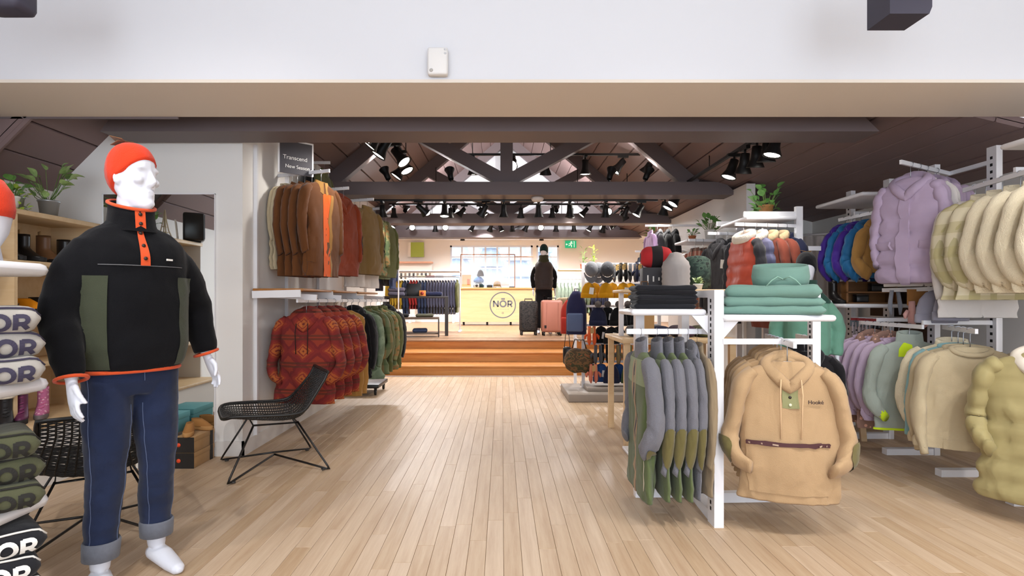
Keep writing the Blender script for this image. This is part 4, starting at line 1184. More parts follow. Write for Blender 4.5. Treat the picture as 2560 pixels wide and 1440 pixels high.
DENB = fabric('blue_denim', '232c46', .34, 5, 500, .3)
CUFFM = fabric('denim_inside', '6c6f78', .12, 60)
FLEECEB = fabric('black_fleece', '0d0d10', .12, 6, 300, .5, .95, .06)
DKGRN = fabric('dark_olive_fleece', '3b3f30', .08, 8, 300, .5)
ORTR = fabric('orange_trim', 'd2522a', .05)
REDKN = fabric('red_knit', 'd03a1c', .06, 12, 260, .6)

def pullover_on(root, arms, mat, name='pullover', hem=.90, wid=1.0, vox=.011, blouse=.02, sk=1.0, sleeves=True):
    prof = [(hem, .182 * wid, .128, .140), (hem + .03, .200 * wid, .150, .155), (hem + .10, .212 * wid, .165, .160), (hem + .2, .208 * wid, .162, .150), (1.25, .208 * wid, .158, .140), (1.38, .212 * wid, .148, .140), (1.44, .200 * wid, .128, .130), (1.49, .150 * wid, .095, .11), (1.52, .100, .082, .095), (1.545, .084, .080, .085)]
    m = MB().loft([ring(*r) for r in prof])
    if sleeves:
        for s, (sh, el, wr) in arms.items():
            sh, el, wr = Vector(sh), Vector(el), Vector(wr)
            out = Vector((s * .012, 0, 0))
            pts = cr([tuple(sh + Vector((-s * .02, 0, .0))), tuple(sh * .6 + el * .4 + out), tuple(el + out * 2), tuple(el * .5 + wr * .5 + out), tuple(wr)], 20)
            m.tube(pts, [q[0] for q in cr([(.074 * sk,), (.082 * sk,), (.074 * sk,), (.068 * sk,), (.054 * sk,)], 20)], 16)
    def wr_(p):
        return .012 * noise.noise(Vector((p.x * 6, p.y * 6, p.z * 7))) + .010 * (.28 - abs(noise.noise(Vector((p.x * 8 + 5, p.y * 8, p.z * 10)))))
    o = remesh(m, vox, 4, wr_).build(name, mat, root)
    return o, torso_fn(prof), prof

# --- the dressed mannequin in front
armsA = {-1: [(-.165, .0, 1.42), (-.24, -.03, 1.16), (-.25, -.13, .905)], 1: [(.165, .0, 1.42), (.265, .05, 1.17), (.325, .02, .955)]}
legsA = {-1: [(-.088, 0, .90), (-.105, -.03, .48), (-.125, -.03, .09)], 1: [(.088, 0, .90), (.10, .0, .48), (.12, .05, .09)]}
mA, armsA, legsA = mannequin('white mannequin in a red beanie, black fleece pullover and cuffed blue jeans', (-1.675, 2.53, 0), 53, 1.04, 28, armsA, legsA, bottom=DENB, cuffs=CUFFM, jeans_to=.175, vox=.011)
pl, tf, prof = pullover_on(mA, armsA, FLEECEB, hem=.905, wid=1.02, sk=.93)
hem = .905
def zu(z):
    for i in range(len(prof) - 1):
        if prof[i][0] <= z <= prof[i + 1][0]: return (i + (z - prof[i][0]) / (prof[i + 1][0] - prof[i][0])) / (len(prof) - 1)
    return 1.0
bvh = BVHTree.FromPolygons([v.co for v in pl.data.vertices], [tuple(p.vertices) for p in pl.data.polygons])
def onfleece(z, v, o=0):
    d = Vector((math.cos(v), math.sin(v), 0))
    h = bvh.ray_cast(Vector((0, 0, z)), d)[0]; t_ = tf(zu(z), v); t_ = Vector((t_.x, t_.y, 0)).length
    L = Vector((h.x, h.y, 0)).length if h else t_
    return Vector((0, 0, z)) + d * (min(L, t_ + .012) + o)
bandf = lambda o: (lambda z, v: onfleece(z, v, o))
tfn = lambda u, v: tf(u, -v)
for v0, v1 in ((R(188), R(226)), (R(-44), R(-8))):
    MB().surf(bandf(.005), .918, 1.30, v0, v1, 34, 12).build('side_panel', DKGRN, pl)
MB().surf(bandf(.007), 1.345, 1.52, R(262.5), R(276), 14, 3).build('placket', ORTR, pl)
for z in (1.375, 1.43, 1.485):
    p = onfleece(z, R(269), .010); MB().ell((0, 0, 0), (.008, .005, .008), 10, 6).build('snap', BTN, pl, p)
c0 = MB(); rg = []
for z, k in ((1.50, 1.16), (1.53, 1.04), (1.58, .98), (1.612, .98)):
    rg.append([Vector((.088 * k * math.cos(a), .092 * k * math.sin(a) - .004, z + .028 * math.sin(a) * (1 if z > 1.54 else .3))) for a in [2 * PI * j / 24 for j in range(24)]])
c0.loft(rg + [[p * 1 - Vector((p.x * .08, p.y * .08, 0)) for p in rg[-1]], [p - Vector((p.x * .08, p.y * .08, .05)) for p in rg[-1]]], False)
cl_ = c0.build('collar', FLEECEB, pl)
MB().tube([p for p in rg[-1]], .0075, 6, closed=True).build('collar_trim', ORTR, cl_)
MB().surf(lambda u, v: Vector((.02 * v, -.092 - .012 * (1 - u), 1.50 + .088 * u)), 0, 1, -1, 1, 4, 2, off=0).build('collar_placket', ORTR, cl_)
for z in (1.525, 1.565): MB().ell((0, 0, 0), (.008, .005, .008), 10, 6).build('snap', BTN, cl_, (0, -.103 + (z - 1.525) * .12, z))
MB().tube([tf(0, 2 * PI * k / 40) * 1.0 + Vector((0, 0, .0)) for k in range(40)], .009, 6, closed=True).build('hem_trim', ORTR, pl)
sm = MB().tube([onfleece(1.345, R(215 + 110 * k / 30), .001) for k in range(31)], .0018, 5)
sm.build('yoke_seam', plain('grey_stitch', '6a6a6c', .8), pl)
MB().box(onfleece(1.375, R(305), .003), (.034, .004, .008), rot=(0, 0, R(30))).build('brand_label', TAGW, pl)
for s in (-1, 1):
    sh, el, wr = [Vector(q) for q in armsA[s]]; d = (wr - el).normalized()
    u = d.orthogonal().normalized(); w = d.cross(u)
    MB().tube([wr + d * .008 + (u * math.cos(a) + w * math.sin(a)) * .052 for a in [2 * PI * k / 18 for k in range(18)]], .007, 6, closed=True).build('cuff_trim', ORTR, pl)
def beanie(root, mat, head, tagm=None, name='beanie', front=.052, back=-.078, k=1.0, fold=True):
    hM = Matrix.Translation((0, -.012, 1.725)) @ Matrix.Rotation(R(head), 4, 'Z')
    rings = []; N = 28
    for i in range(11):
        ring_ = []
        for j in range(N):
            a = 2 * PI * j / N; s = math.sin(a)
            zr = front + (back - front) * (s * .5 + .5) ** 1.0
            e0 = math.asin(max(-.95, min(.9, (zr - .035) / .125)))
            e = e0 + (PI / 2 - .08 - e0) * i / 10
            bulge = 1 + .02 * noise.noise(Vector((math.cos(a) * 2, s * 2, i * .5)))
            ring_.append(hM @ Vector((.087 * k * bulge * math.cos(e) ** .8 * math.cos(a), (.109 * k * bulge) * math.cos(e) ** .8 * s + .006, .035 + .125 * k * math.sin(e))))
        rings.append(ring_)
    b = MB().loft(rings, True)
    bo = b.build(name, mat, root)
    if tagm:
        p = hM @ Vector((0, .05, .155))
        MB().box(p + Vector((-.01, 0, .012)), (.075, .05, .002), rot=(R(12), R(8), R(50))).build('swing_tag', tagm, bo)
        MB().box(p + Vector((.0, .0, .002)), (.075, .05, .002), rot=(R(-18), R(-8), R(20))).build('swing_tag', tagm, bo)
    return bo
beanie(mA, REDKN, 28, fabric('brown_tag_card', '7c5636', .1, 30), front=.088, back=-.095, k=.965)

# --- mannequin in a jade fleece beside the fitting room
mB, aB, lB = mannequin('white mannequin in a black beanie and two tone jade fleece beside the brick coats', (2.40, 4.42, 0), -24, .865, -6, {-1: [(-.155, 0, 1.43), (-.23, .02, 1.18), (-.24, -.03, .95)], 1: [(.155, 0, 1.43), (.23, .02, 1.18), (.24, -.03, .95)]}, fine=False, vox=.011, bottom=fabric('faded_grey_denim', '4d5766', .15))
pB, tB, prB = pullover_on(mB, aB, GRN2, hem=.92, vox=.012, wid=.9, sk=.8)
MB().surf(lambda u, v: tB(u, -v), .62, .93, 0, 2 * PI, 8, 30, off=.014).build('yoke', GRN3, pB)
cb = MB().loft([[(.088 * k * math.cos(a), .092 * k * math.sin(a), z) for a in [2 * PI * j / 20 for j in range(20)]] for z, k in ((1.50, 1.1), (1.56, 1.0), (1.625, 1.04), (1.62, .9), (1.56, .88))], False)
cb.build('collar', GRN3, pB)
beanie(mB, BLACKF, -6, KRAFT, front=.045)
# --- mannequin in the dark vest beside the suitcases
mC, aC, lC = mannequin('white mannequin in a dark puffer vest, snood and black trousers by the suitcases', (.93, 12.48, PZ), 4, 1.06, -20, {-1: [(-.15, 0, 1.43), (-.215, .02, 1.18), (-.225, -.03, .95)], 1: [(.15, 0, 1.43), (.215, .02, 1.18), (.225, -.03, .95)]}, fine=False, vox=.014, bottom=BLACKF)
pC, tC, prC = pullover_on(mC, aC, BLACKF, name='long_sleeve_top', hem=.94, vox=.014, wid=.80, sk=.68)
vest = MB()
def vf(u, v):
    p = tC(u, -v); q_ = 1 + .05 * abs(math.sin(u * PI * 6)); return Vector((p.x * q_ * .99, p.y * q_ * .95, p.z))
vest.surf(vf, 0, .80, 0, 2 * PI, 36, 28, off=.022)
vest.build('vest', fabric('grey_brown_nylon', '3d3839', .1, 8, 300, .1, .5), mC)
MB().loft([[(.09 * k * math.cos(a), .098 * k * math.sin(a), z) for a in [2 * PI * j / 18 for j in range(18)]] for z, k in ((1.47, 1.25), (1.53, 1.3), (1.58, 1.1), (1.64, 1.12), (1.65, .95))], False).build('snood', fabric('dark_moss_knit', '3c3d2c', .1), mC)
beanie(mC, fabric('bottle_green_knit', '12302e', .1), -20, None, front=.02)

# ================================================================ woven lounge chairs
RATTAN = plain('black_rattan', '161413', .42, 0, .5)
CHAIRM = plain('chair_wire', '120f0e', .4, 0, .5)
prof_c = cr([(-.36, .415), (-.30, .405), (-.12, .372), (.06, .352), (.17, .375), (.24, .47), (.30, .60), (.345, .715)], 60)
def shell(u, v):
    t = min(max(v, 0), 1) * 59; i = min(int(t), 58); k = t - i
    y = prof_c[i][0] + (prof_c[i + 1][0] - prof_c[i][0]) * k; z = prof_c[i][1] + (prof_c[i + 1][1] - prof_c[i][1]) * k
    w = .25 + .075 * math.sin(PI * min(v * 1.15, 1)) - .035 * max(0, v - .6)
    if v < .06: w -= (.06 - v) * 1.6
    b = .085 * math.sin(PI * min(1, v * 1.05 + .02)) * u * u
    return Vector((u * w, y - b * .45 * (v > .5) * min(1, (v - .5) * 4), z + b * (1 if v < .6 else 1 - (v - .6) * 1.6)))
chair0 = thing('lounge_chair', 'x', 'chair')
wv = MB()
for k in range(74):
    v = .01 + .98 * k / 73
    wv.tube([shell(-1 + 2 * i / 14, v) + Vector((0, 0, .003 * (1 if (i + k) % 2 else -1))) for i in range(15)], .0036, 4)
o = wv.build('seat_weave', RATTAN, chair0); o['kind'] = 'stuff'
for k in range(15):
    u = -.94 + 1.88 * k / 14
    MB().tube([shell(u, i / 24) for i in range(25)], .0052, 5).build('rib', RATTAN, chair0)
rim = [shell(-1, i / 24) for i in range(25)] + [shell(-1 + 2 * i / 10, 1) for i in range(1, 10)] + [shell(1, 1 - i / 24) for i in range(25)] + [shell(1 - 2 * i / 10, 0) for i in range(1, 10)]
MB().tube(rim, .011, 8, closed=True).build('rim', RATTAN, chair0)
fr = MB().tube([(-.17, -.16, .355), (.17, -.16, .355), (.17, .14, .345), (-.17, .14, .345)], .007, 6, closed=True)
fr.build('under_frame', CHAIRM, chair0)
for sx in (-1, 1):
    for sy in (-1, 1):
        top = Vector((sx * .17, -.01 + sy * .15, .352)); foot = Vector((sx * .34, sy * .34, .010)); mid = Vector((sx * .03, 0, .095))
        lg = MB().tube([top, foot * .9 + top * .1, foot * .985 + Vector((0, 0, .004)), foot + (mid - foot) * .06, mid], .0075, 6).build('leg', CHAIRM, chair0)
        MB().rbox(foot + (mid - foot) * .12 + Vector((0, 0, -.008)), (.03, .03, .012), .004).build('glide', BLKS, lg)
USED.add(chair0.name)
place(chair0, (-1.72, 4.22, 0), -60, 'black woven lounge chair standing alone by the white pillar')
c2 = copy_tree(chair0); place(c2, (-2.20, 3.02, 0), 217, 'black woven lounge chair behind the jeans of the mannequin', None, .95)

# ================================================================ shoe wall on the left
t = thing('shoe_shelf', 'light wood shoe shelving with a white base along the left wall', 'shelf', (-3.6, 2.95, 0))
SY = 1.53
MB().bb(0, .015, 0, SY, .40, 1.88).build('back_panel', LWOOD, t)
for z in (1.84, 1.50, 1.14, .80):
    MB().rbox((.20, SY / 2, z), (.38, SY, .034), .004).build('shelf_board', LWOOD, t)
for y in (.015, .76, SY - .015):
    MB().bb(.015, .38, y - .013, y + .013, .42, 1.83).build('divider', LWOOD if y > .1 else TRIM, t)
MB().bb(0, .55, 0, SY, 0, .40).build('base', TRIM, t)
MB().rbox((.28, SY / 2, .412), (.57, SY, .028), .005).build('base_top', LWOOD, t)

def shoe(name, label, cat, mats, loc, rz, h=.11, L=.28, w=.098, boot=False, group=None, lace=None, fur=None, tab=None):
    "loc = sole centre; toe towards -y at rz 0"
    t = thing(name, label, cat, loc, rz, group)
    s = MB(); 
    def outl(k, z, sx=1.0): return [Vector((w / 2 * sx * (1.0 if math.sin(a) < 0 else .86) * spw(math.cos(a), .85), L / 2 * k * math.sin(a), z)) for a in [2 * PI * j / 20 for j in range(20)]]
    s.loft([outl(.98, 0, .94), outl(1.0, .008), outl(1.0, .026), outl(.97, .032, .95)])
    s.build('sole', mats[1], t)
    up = MB(); rings = []
    H = h if not boot else h
    n = 9
    for i in range(n + 1):
        q = i / n; z = .028 + (H - .028) * q
        if boot:
            fr_ = -L / 2 * (.97 - 1.05 * min(1, q / .42)) if q < .42 else L / 2 * .08
            fr_ = min(fr_, L * .02 - .0); fw = w / 2 * (.96 - .20 * min(1, q / .45))
            yb = L / 2 * .95
            yf = -L / 2 * .97 + (L * .56) * min(1, (q / .42)) ** .75
            yc, hl = (yf + yb) / 2, (yb - yf) / 2
            rings.append([Vector((fw * math.cos(a) * (1 + .04 * q), yc + hl * math.sin(a), z)) for a in [2 * PI * j / 18 for j in range(18)]])
        else:
            yb = L / 2 * (.95 - .03 * q); yf = -L / 2 * .96 + L * .50 * q ** 1.25
            yc, hl = (yf + yb) / 2, (yb - yf) / 2; fw = w / 2 * (.97 - .34 * q)
            rings.append([Vector((fw * math.cos(a), yc + hl * math.sin(a), z * (1 + .0 * a))) for a in [2 * PI * j / 18 for j in range(18)]])
    rings.append([Vector((p.x * .82, (p.y - .03) * .82 + .03, p.z - .02)) for p in rings[-1]])
    up.loft(rings, True)
    u = up.build('upper', mats[0], t)
    if lace:
        lm = MB(); m0 = 5
        for k in range(m0):
            q = .35 + .55 * k / m0 if not boot else .30 + .6 * k / m0
            i = min(n, int(q * n)); pf = min(rings[i], key=lambda p: p.y)
            lm.tube([(-w * .22, pf.y + .012, pf.z), (0, pf.y - .004, pf.z + .006), (w * .22, pf.y + .012, pf.z + .012)], .0035, 5)
        lm.build('laces', lace, u)
    if fur:
        tp = rings[n]; c = sum(tp, Vector()) / len(tp)
        MB().tube([c + (p - c) * .98 + Vector((0, 0, .004)) for p in tp], .018, 6, closed=True).build('fur_trim', fur, u)
    if tab:
        tp = max(rings[n], key=lambda p: p.y)
        MB().tube([tp + Vector((0, 0, -.01)), tp + Vector((0, .004, .03)), tp + Vector((0, -.012, .034)), tp + Vector((0, -.014, -.005))], .005, 5).build('pull_tab', tab, u)
    return t
LBK = plain('black_leather', '1d1a19', .35, 0, .5); LBR = plain('brown_leather', '6b4a30', .45); LSOLE = plain('dark_sole', '1a1716', .7); TABM = plain('tan_tab', 'a07c50', .7)
shx = -3.40
def onshelf(x, z): return Vector((0, 0, 0))
def spot(x, z, off=.14):
    "point on a shoe shelf whose picture column is x"
    X = -3.2 - off
    D = X * F / (x - CX)
    return Vector((X, D, z + .0))
shoe('boot', 'black leather boot with a tan pull tab on the shelf under the small trailing plant', 'boot', (LBK, LSOLE), spot(22, 1.517), 78, .21, .27, boot=True, tab=TABM)
shoe('boot', 'black leather boot with a tan pull tab beside the brown boot', 'boot', (LBK, LSOLE), spot(76, 1.517), 78, .20, .26, boot=True, tab=TABM)
shoe('boot', 'brown leather boot next to the black boots', 'boot', (LBR, LSOLE), spot(128, 1.517), 78, .21, .26, boot=True, tab=TABM)
shoe('boot', 'dark leather boot at the hidden end of the boot row', 'boot', (LBK, LSOLE), spot(178, 1.517), 78, .2, .26, boot=True)
shoe('shoe', 'dark grey lace shoe beside the orange clog', 'shoe', (plain('grey_suede', '3e3b39', .9), LSOLE), spot(12, 1.157), 82, .11, .28, lace=BLK)
shoe('clog', 'bright orange clog with a black sole', 'shoe', (plain('orange_rubber', 'e08a12', .45), LSOLE), spot(74, 1.157), 86, .105, .27)
shoe('shoe', 'black and white lace shoe behind the orange clog', 'shoe', (LBK, LSOLE), spot(112, 1.157, .2), 86, .115, .27, lace=TAGW)
shoe('snow_boot', 'small black snow boot with a cream fur top', 'boot', (plain('black_nylon', '201e20', .6), LSOLE), spot(14, .426, .02), 40, .19, .2, .085, boot=True, fur=FURW, lace=BLK)
shoe('snow_boot', 'small purple snow boot with a cream fur top', 'boot', (plain('purple_nylon', '5c2446', .5), LSOLE), spot(52, .426, .02), 35, .2, .2, .085, boot=True, fur=FURW, lace=plain('plum_lace', '8a3a68', .6))
shoe('snow_boot', 'small pink patterned snow boot', 'boot', (spots('pink_print', 'b7668a', 'd9a6b4', 40, .3), plain('grey_rubber', '6a5f60', .7)), spot(104, .426, .02), 30, .21, .2, .085, boot=True, lace=plain('pink_lace', 'd06a92', .6))
for k, (y, z, c) in enumerate(((3.25, 1.517, LBK), (3.6, 1.517, LBR), (3.2, 1.157, LBK), (3.45, 1.157, LBR), (3.15, .817, LBK), (3.5, .817, plain('cream_leather', 'c9bca4', .6)), (3.9, .817, LBK))):
    shoe('shoe', ('black', 'brown', 'black', 'brown', 'black', 'cream', 'black')[k] + ' low shoe ' + ('beside the dark boots', 'on the boot shelf near the mirror', 'on the clog shelf', 'on the clog shelf by the divider', 'on the shelf below the clog', 'on the shelf below the clog', 'on the lower shelf by the mirror')[k], 'shoe', (c, LSOLE), (-3.38, y, z), 85, .1, .27)
# things standing on top of the shoe wall
def leaf_me(name, L, W, mat, n=8, fold=.12):
    b = MB(); vs = [(0, 0, 0)]
    up = [(W / 2 * math.sin(PI * (k / n) ** .85), L * k / n, fold * W * math.sin(PI * k / n) + .06 * L * math.sin(PI * k / n)) for k in range(1, n)]
    mid = [(0, L * k / n, .06 * L * math.sin(PI * k / n)) for k in range(1, n)]
    vs += mid + [(0, L, 0)] + up + [(-x, y, z) for x, y, z in up]
    m0, tip, r0, l0 = 1, n, n + 1, 2 * n
    fs = []
    for k in range(n - 2):
        fs.append((m0 + k, r0 + k, r0 + k + 1, m0 + k + 1)); fs.append((m0 + k, m0 + k + 1, l0 + k + 1, l0 + k))
    fs += [(0, r0, m0), (0, m0, l0), (m0 + n - 2, r0 + n - 2, tip), (m0 + n - 2, tip, l0 + n - 2)]
    b.add(vs, fs, 0)
    return b.data(name, mat)
def leafmat(name, c, edge):
    if name in MATS: return MATS[name]
    m, nt, b = mnew(name); v = coords(nt); f = noise_n(nt, v, 60, 3)
    link(nt, mixc(nt, f, hx(c), hx(edge)), b.inputs['Base Color']); b.inputs['Roughness'].default_value = .45
    MATS[name] = m; return m
def plant(label, loc, pot, leaves, leafm, spread, height, L, W, seed, trail=0, pot_r=.06, pot_h=.11, sc_=1.0):
    t = thing('potted_plant', label, 'plant', loc, 0, None, sc_)
    p = MB().lathe([(pot_r * .78, 0), (pot_r, pot_h), (pot_r * 1.04, pot_h), (pot_r * 1.04, pot_h - .008)] if pot != 'box' else [(.07, 0), (.07, pot_h)], 20, caps=False)
    p = MB().lathe([(pot_r * .78, 0), (pot_r * .98, pot_h - .012), (pot_r * 1.06, pot_h - .01), (pot_r * 1.06, pot_h), (pot_r * .95, pot_h), (pot_r * .93, pot_h - .02)], 20)
    po = p.build('pot', pot, t)
    MB().lathe([(pot_r * .93, pot_h - .02), (pot_r * .5, pot_h - .012)], 14).build('soil', SOIL, po)
    me = leaf_me('leaf', L, W, leafm); r = random.Random(seed)
    stem = plain('green_stem', '5f7a3c', .6)
    for k in range(leaves):
        a = r.random() * 2 * PI; d = spread * (.25 + .75 * r.random()); h = pot_h + height * (r.random() ** .8)
        if trail and r.random() < trail: h = pot_h - .12 * r.random(); d = pot_r * 1.25
        tip = Vector((d * math.cos(a), d * math.sin(a), h))
        st = MB().tube([(0, 0, pot_h - .015), tip * .5 + Vector((0, 0, .03)), tip], .0022, 4).build('stem', stem, t)
        lo = obj('leaf', me, t, tip, (R(-10 + 70 * r.random()), R(r.uniform(-25, 25)), a - PI / 2 + r.uniform(-.5, .5)))
        s_ = r.uniform(.75, 1.15); lo.scale = (s_, s_, s_)
    return t
LF1 = leafmat('variegated_leaf', '5f8a3e', 'b9cf8a'); LF2 = leafmat('lime_leaf', '9cc23c', 'bcd65c'); LF3 = leafmat('deep_leaf', '3f7336', '6fa04e')
plant('leafy variegated plant in a zinc pot on top of the shoe shelving', spot(122, 1.857, .10), ZINC, 26, LF1, .15, .24, .085, .072, 1, pot_r=.065, pot_h=.115)
plant('small lime trailing plant in a zinc pot on top of the shoe shelving', spot(34, 1.857, .13), ZINC, 40, LF2, .08, .06, .035, .03, 2, trail=.5, pot_r=.06, pot_h=.10)
plant('round green plant in a white pot on the shoe shelving', (-3.30, 3.76, 1.857), TAGW, 16, LF3, .09, .1, .06, .05, 3, pot_r=.05, pot_h=.09)
t = thing('loudspeaker', 'black box loudspeaker on top of the shoe shelving', 'speaker', (-3.27, 3.02, 1.857), 60)
MB().rbox((0, 0, .16), (.25, .2, .29), .02).build('cabinet', BLKS, t)
MB().rbox((0, -.098, .16), (.22, .012, .26), .008).build('grille', plain('grille_black', '2b2b2d', .7), t)
MB().rbox((0, 0, .008), (.12, .14, .016), .004).build('foot', BLKS, t)
t = thing('tower_ornament', 'pale lattice tower ornament on the shoe shelving', 'ornament', (-3.28, 3.51, 1.857))
TW = plain('pale_brass', 'd6c6a8', .45)
for sx in (-1, 1):
    for sy in (-1, 1):
        MB().tube([(sx * .045, sy * .045, 0), (sx * .024, sy * .024, .07), (sx * .011, sy * .011, .16), (0, 0, .27)], .006, 5).build('leg', TW, t)
for z, w in ((.05, .06), (.105, .038), (.2, .016)): MB().rbox((0, 0, z), (w, w, .009), .002).build('deck', TW, t)
t = thing('photo_frame', 'small framed black and white picture on the shoe shelving', 'picture', (-3.30, 3.28, 1.857), 62)
MB().box((0, 0, .10), (.15, .012, .2), rot=(R(-6), 0, 0)).build('frame', TAGW, t)
MB().box((0, -.008, .10), (.12, .004, .165), rot=(R(-6), 0, 0)).build('print', spots('grey_print', 'a8a29c', '4a4643', 22, .35), t)
# shoe boxes on the floor by the mirror
def shoebox(label, loc, rz, d, body, lid, endm=None, dot=None, group=None):
    t = thing('shoe_box', label, 'box', loc, rz, group)
    MB().rbox((0, 0, d[2] * .4), (d[0] - .006, d[1] - .006, d[2] * .8), .003).build('carton', body, t)
    MB().rbox((0, 0, d[2] * .84), (d[0], d[1], d[2] * .32), .003).build('lid', lid, t)
    if endm:
        MB().box((0, -d[1] / 2 - .001, d[2] * .5), (d[0] + .001, .003, d[2] * .98)).build('end_label', endm, t)
        MB().box((d[0] / 2, .10, d[2] * .5), (.003, .04, d[2] * .99)).build('stripe', endm, t)
    if dot:
        MB().lathe([(.016, 0), (.015, .003)], 14, M_=Matrix.Rotation(R(90), 4, 'X')).build('dot', dot, t, (-d[0] * .28, -d[1] / 2 - .002, d[2] * .5))
    return t
ODOT = plain('orange_dot', 'e8502a', .6); KB = fabric('kraft_box', 'b28b5c', .04, 30); BE = plain('black_box_end', '24211f', .6)
shoebox('kraft shoe box with a black end standing on the floor', (-2.355, 4.30, 0), 0, (.145, .30, .115), KB, KB, BE, ODOT)
shoebox('kraft shoe box with a black end stacked under the tan slipper', (-2.355, 4.30, .117), 0, (.145, .30, .115), KB, KB, BE, ODOT)
shoebox('white shoe box standing on the floor beside the kraft boxes', (-2.62, 4.30, 0), 0, (.2, .3, .115), TAGW, TAGW, None, ODOT)
shoebox('white shoe box stacked under the turquoise one', (-2.62, 4.30, .117), 0, (.2, .3, .115), TAGW, TAGW, None, ODOT)
shoebox('turquoise shoe box on top of the white boxes', (-2.60, 4.30, .234), 0, (.24, .31, .14), plain('turquoise_card', '5d9ba0', .7), plain('turquoise_lid', '66a6aa', .7))
SLIP = plain('tan_suede', 'a3713c', .85)
shoe('slipper', 'tan suede slipper on the kraft shoe boxes', 'shoe', (SLIP, plain('slipper_sole', 'b88a55', .8)), (-2.36, 4.22, .234), 20, .085, .2, .08)
shoe('slipper', 'tan suede slipper behind the first one by the mirror', 'shoe', (SLIP, plain('slipper_sole', 'b88a55', .8)), (-2.36, 4.40, .234), 75, .085, .2, .08)

# ================================================================ NOR blankets on the near white shelves
t = thing('display_shelf', 'white metal display shelving with rounded boards carrying folded sweatshirts', 'shelf', (-2.065, 1.72, 0))
for z in (1.365, .925, .475):
    MB().rbox((0, 0, z), (.62, .96, .05), .024, mw=.05, n=5).build('shelf_board', METW, t)
MB().bb(-.33, -.28, -.42, -.37, 0, 1.9).build('upright', METW, t)
MB().bb(-.33, -.28, .33, .38, 0, 1.9).build('upright', METW, t)
MB().bb(-.33, .25, -.42, -.37, 0, .05).build('foot', METW, t); MB().bb(-.36, -.26, .33, .38, 0, .05).build('foot', METW, t)
def folded(name, label, loc, rz, mat, W=.40, Dp=.30, H=.10, ink=None, inkw=.020, group=None, seed=0, edge=None):
    t = thing(name, label, name.replace('_', ' '), loc, rz, group)
    def sec(a, x):
        k = 1 - .55 * abs(x / (W / 2)) ** 6
        y = -Dp / 2 + H / 2 + (Dp - H) * 0
        if a <= PI:      # front half round
            th = PI / 2 + a
        return y
    n = 22; rings = []
    def prof2(s):
        "closed outline in y, z: s in 0..1; front fold round, flat top and bottom"
        per = [0, PI * H / 2, PI * H / 2 + (Dp - H), PI * H + (Dp - H), PI * H + 2 * (Dp - H)]
        l = (s % 1) * per[4]
        if l < per[1]:
            a = -PI / 2 - l / (H / 2); return (-Dp / 2 + H / 2 + H / 2 * math.cos(a), H / 2 + H / 2 * math.sin(a))
        if l < per[2]: return (-Dp / 2 + H / 2 + (l - per[1]), H)
        if l < per[3]:
            a = PI / 2 - (l - per[2]) / (H / 2); return (Dp / 2 - H / 2 + H / 2 * math.cos(a), H / 2 + H / 2 * math.sin(a))
        return (Dp / 2 - H / 2 - (l - per[3]), 0)
    def S(x, s, o=0):
        y, z = prof2(s); e = min(1, (W / 2 - abs(x)) / (H * .5)); e = max(0, e); k = (1 - (1 - e) ** 2) ** .5
        k = .25 + .75 * k
        zz = H / 2 + (z - H / 2) * k; yy = y * (.9 + .1 * k)
        d = Vector((0, yy if abs(y) > Dp / 2 - H / 2 else 0, zz - H / 2))
        w_ = .007 * noise.noise(Vector((x * 9 + seed, y * 7, z * 9))) * (1 if z > .01 else 0)
        p = Vector((x, yy, zz + w_))
        if o:
            c = Vector((x, -Dp / 2 + H / 2, H / 2)); dd = p - c; p = p + dd.normalized() * o
        return p
    for i in range(25):
        x = -W / 2 + W * i / 24
        rings.append([S(x, j / 40) for j in range(40)])
    MB().loft(rings).build('cloth', mat, t)
    if edge:
        MB().tube([S(x, .17, .003) for x in [-W / 2 + W * i / 16 for i in range(17)]], .004, 5).build('edge_band', edge, t)
    if ink:
        m = MB(); arc = PI * H / 2; tot = PI * H + 2 * (Dp - H)
        h = H * .56
        f = lambda x, y: S(x, (H * .26 + y) / tot + (arc - h) * .12 / tot, .0035)
        nor(m, f, W / 2 - .035 - 3.05 * h, 0, h, h * .27, False)
        m.build('lettering', ink, t)
    return t
GSW = fabric('grey_marl', 'a9a39b', .05, 30); INKN = plain('navy_ink', '3a3548', .8); OSW = fabric('olive_marl', '55563f', .06, 30); INKB = plain('black_ink', '25231f', .8)
BSW = fabric('black_knit', '26262a', .1); 
def stk(z0, n, mat, ink, what, H=.098):
    for k in range(n):
        folded('folded_sweatshirt', what[k], (-1.895 + (.012, -.004, .0, .008)[k % 4], 1.99 + .01 * (k % 2), z0 + H * .93 * k), (50, 54, 48, 51)[k % 4], mat, .36, .30, H, ink, seed=k * 3 + z0, edge=ink)
stk(.95, 3, GSW, INKN, ('grey folded sweatshirt with navy NOR lettering, lowest of its stack', 'grey folded sweatshirt with navy NOR lettering, middle of its stack', 'grey folded sweatshirt with navy NOR lettering, topmost of its stack'))
stk(.50, 3, OSW, INKB, ('olive folded sweatshirt with black NOR lettering, lowest of its stack', 'olive folded sweatshirt with black NOR lettering, middle of its stack', 'olive folded sweatshirt with black NOR lettering, topmost of its stack'))
t = thing('display_plinth', 'low white plinth under the black folded sweatshirts', 'plinth', (-2.06, 1.85, 0))
MB().rbox((0, 0, .03), (.5, .8, .06), .01).build('block', METW, t)
stk(.06, 4, BSW, TAGW, ('black folded sweatshirt with white NOR lettering, lowest of its stack', 'black folded sweatshirt with white NOR lettering, second from the plinth', 'black folded sweatshirt with white NOR lettering, third from the plinth', 'black folded sweatshirt with white NOR lettering, topmost of its stack'))
t = thing('hat_form', 'white head form wearing a red hat on the near white shelves', 'hat stand', (-1.93, 2.08, 1.39))
MB().lathe([(.06, 0), (.05, .06), (.075, .11), (.09, .19), (.07, .27), (.02, .3)], 18).build('form', MANQ, t)
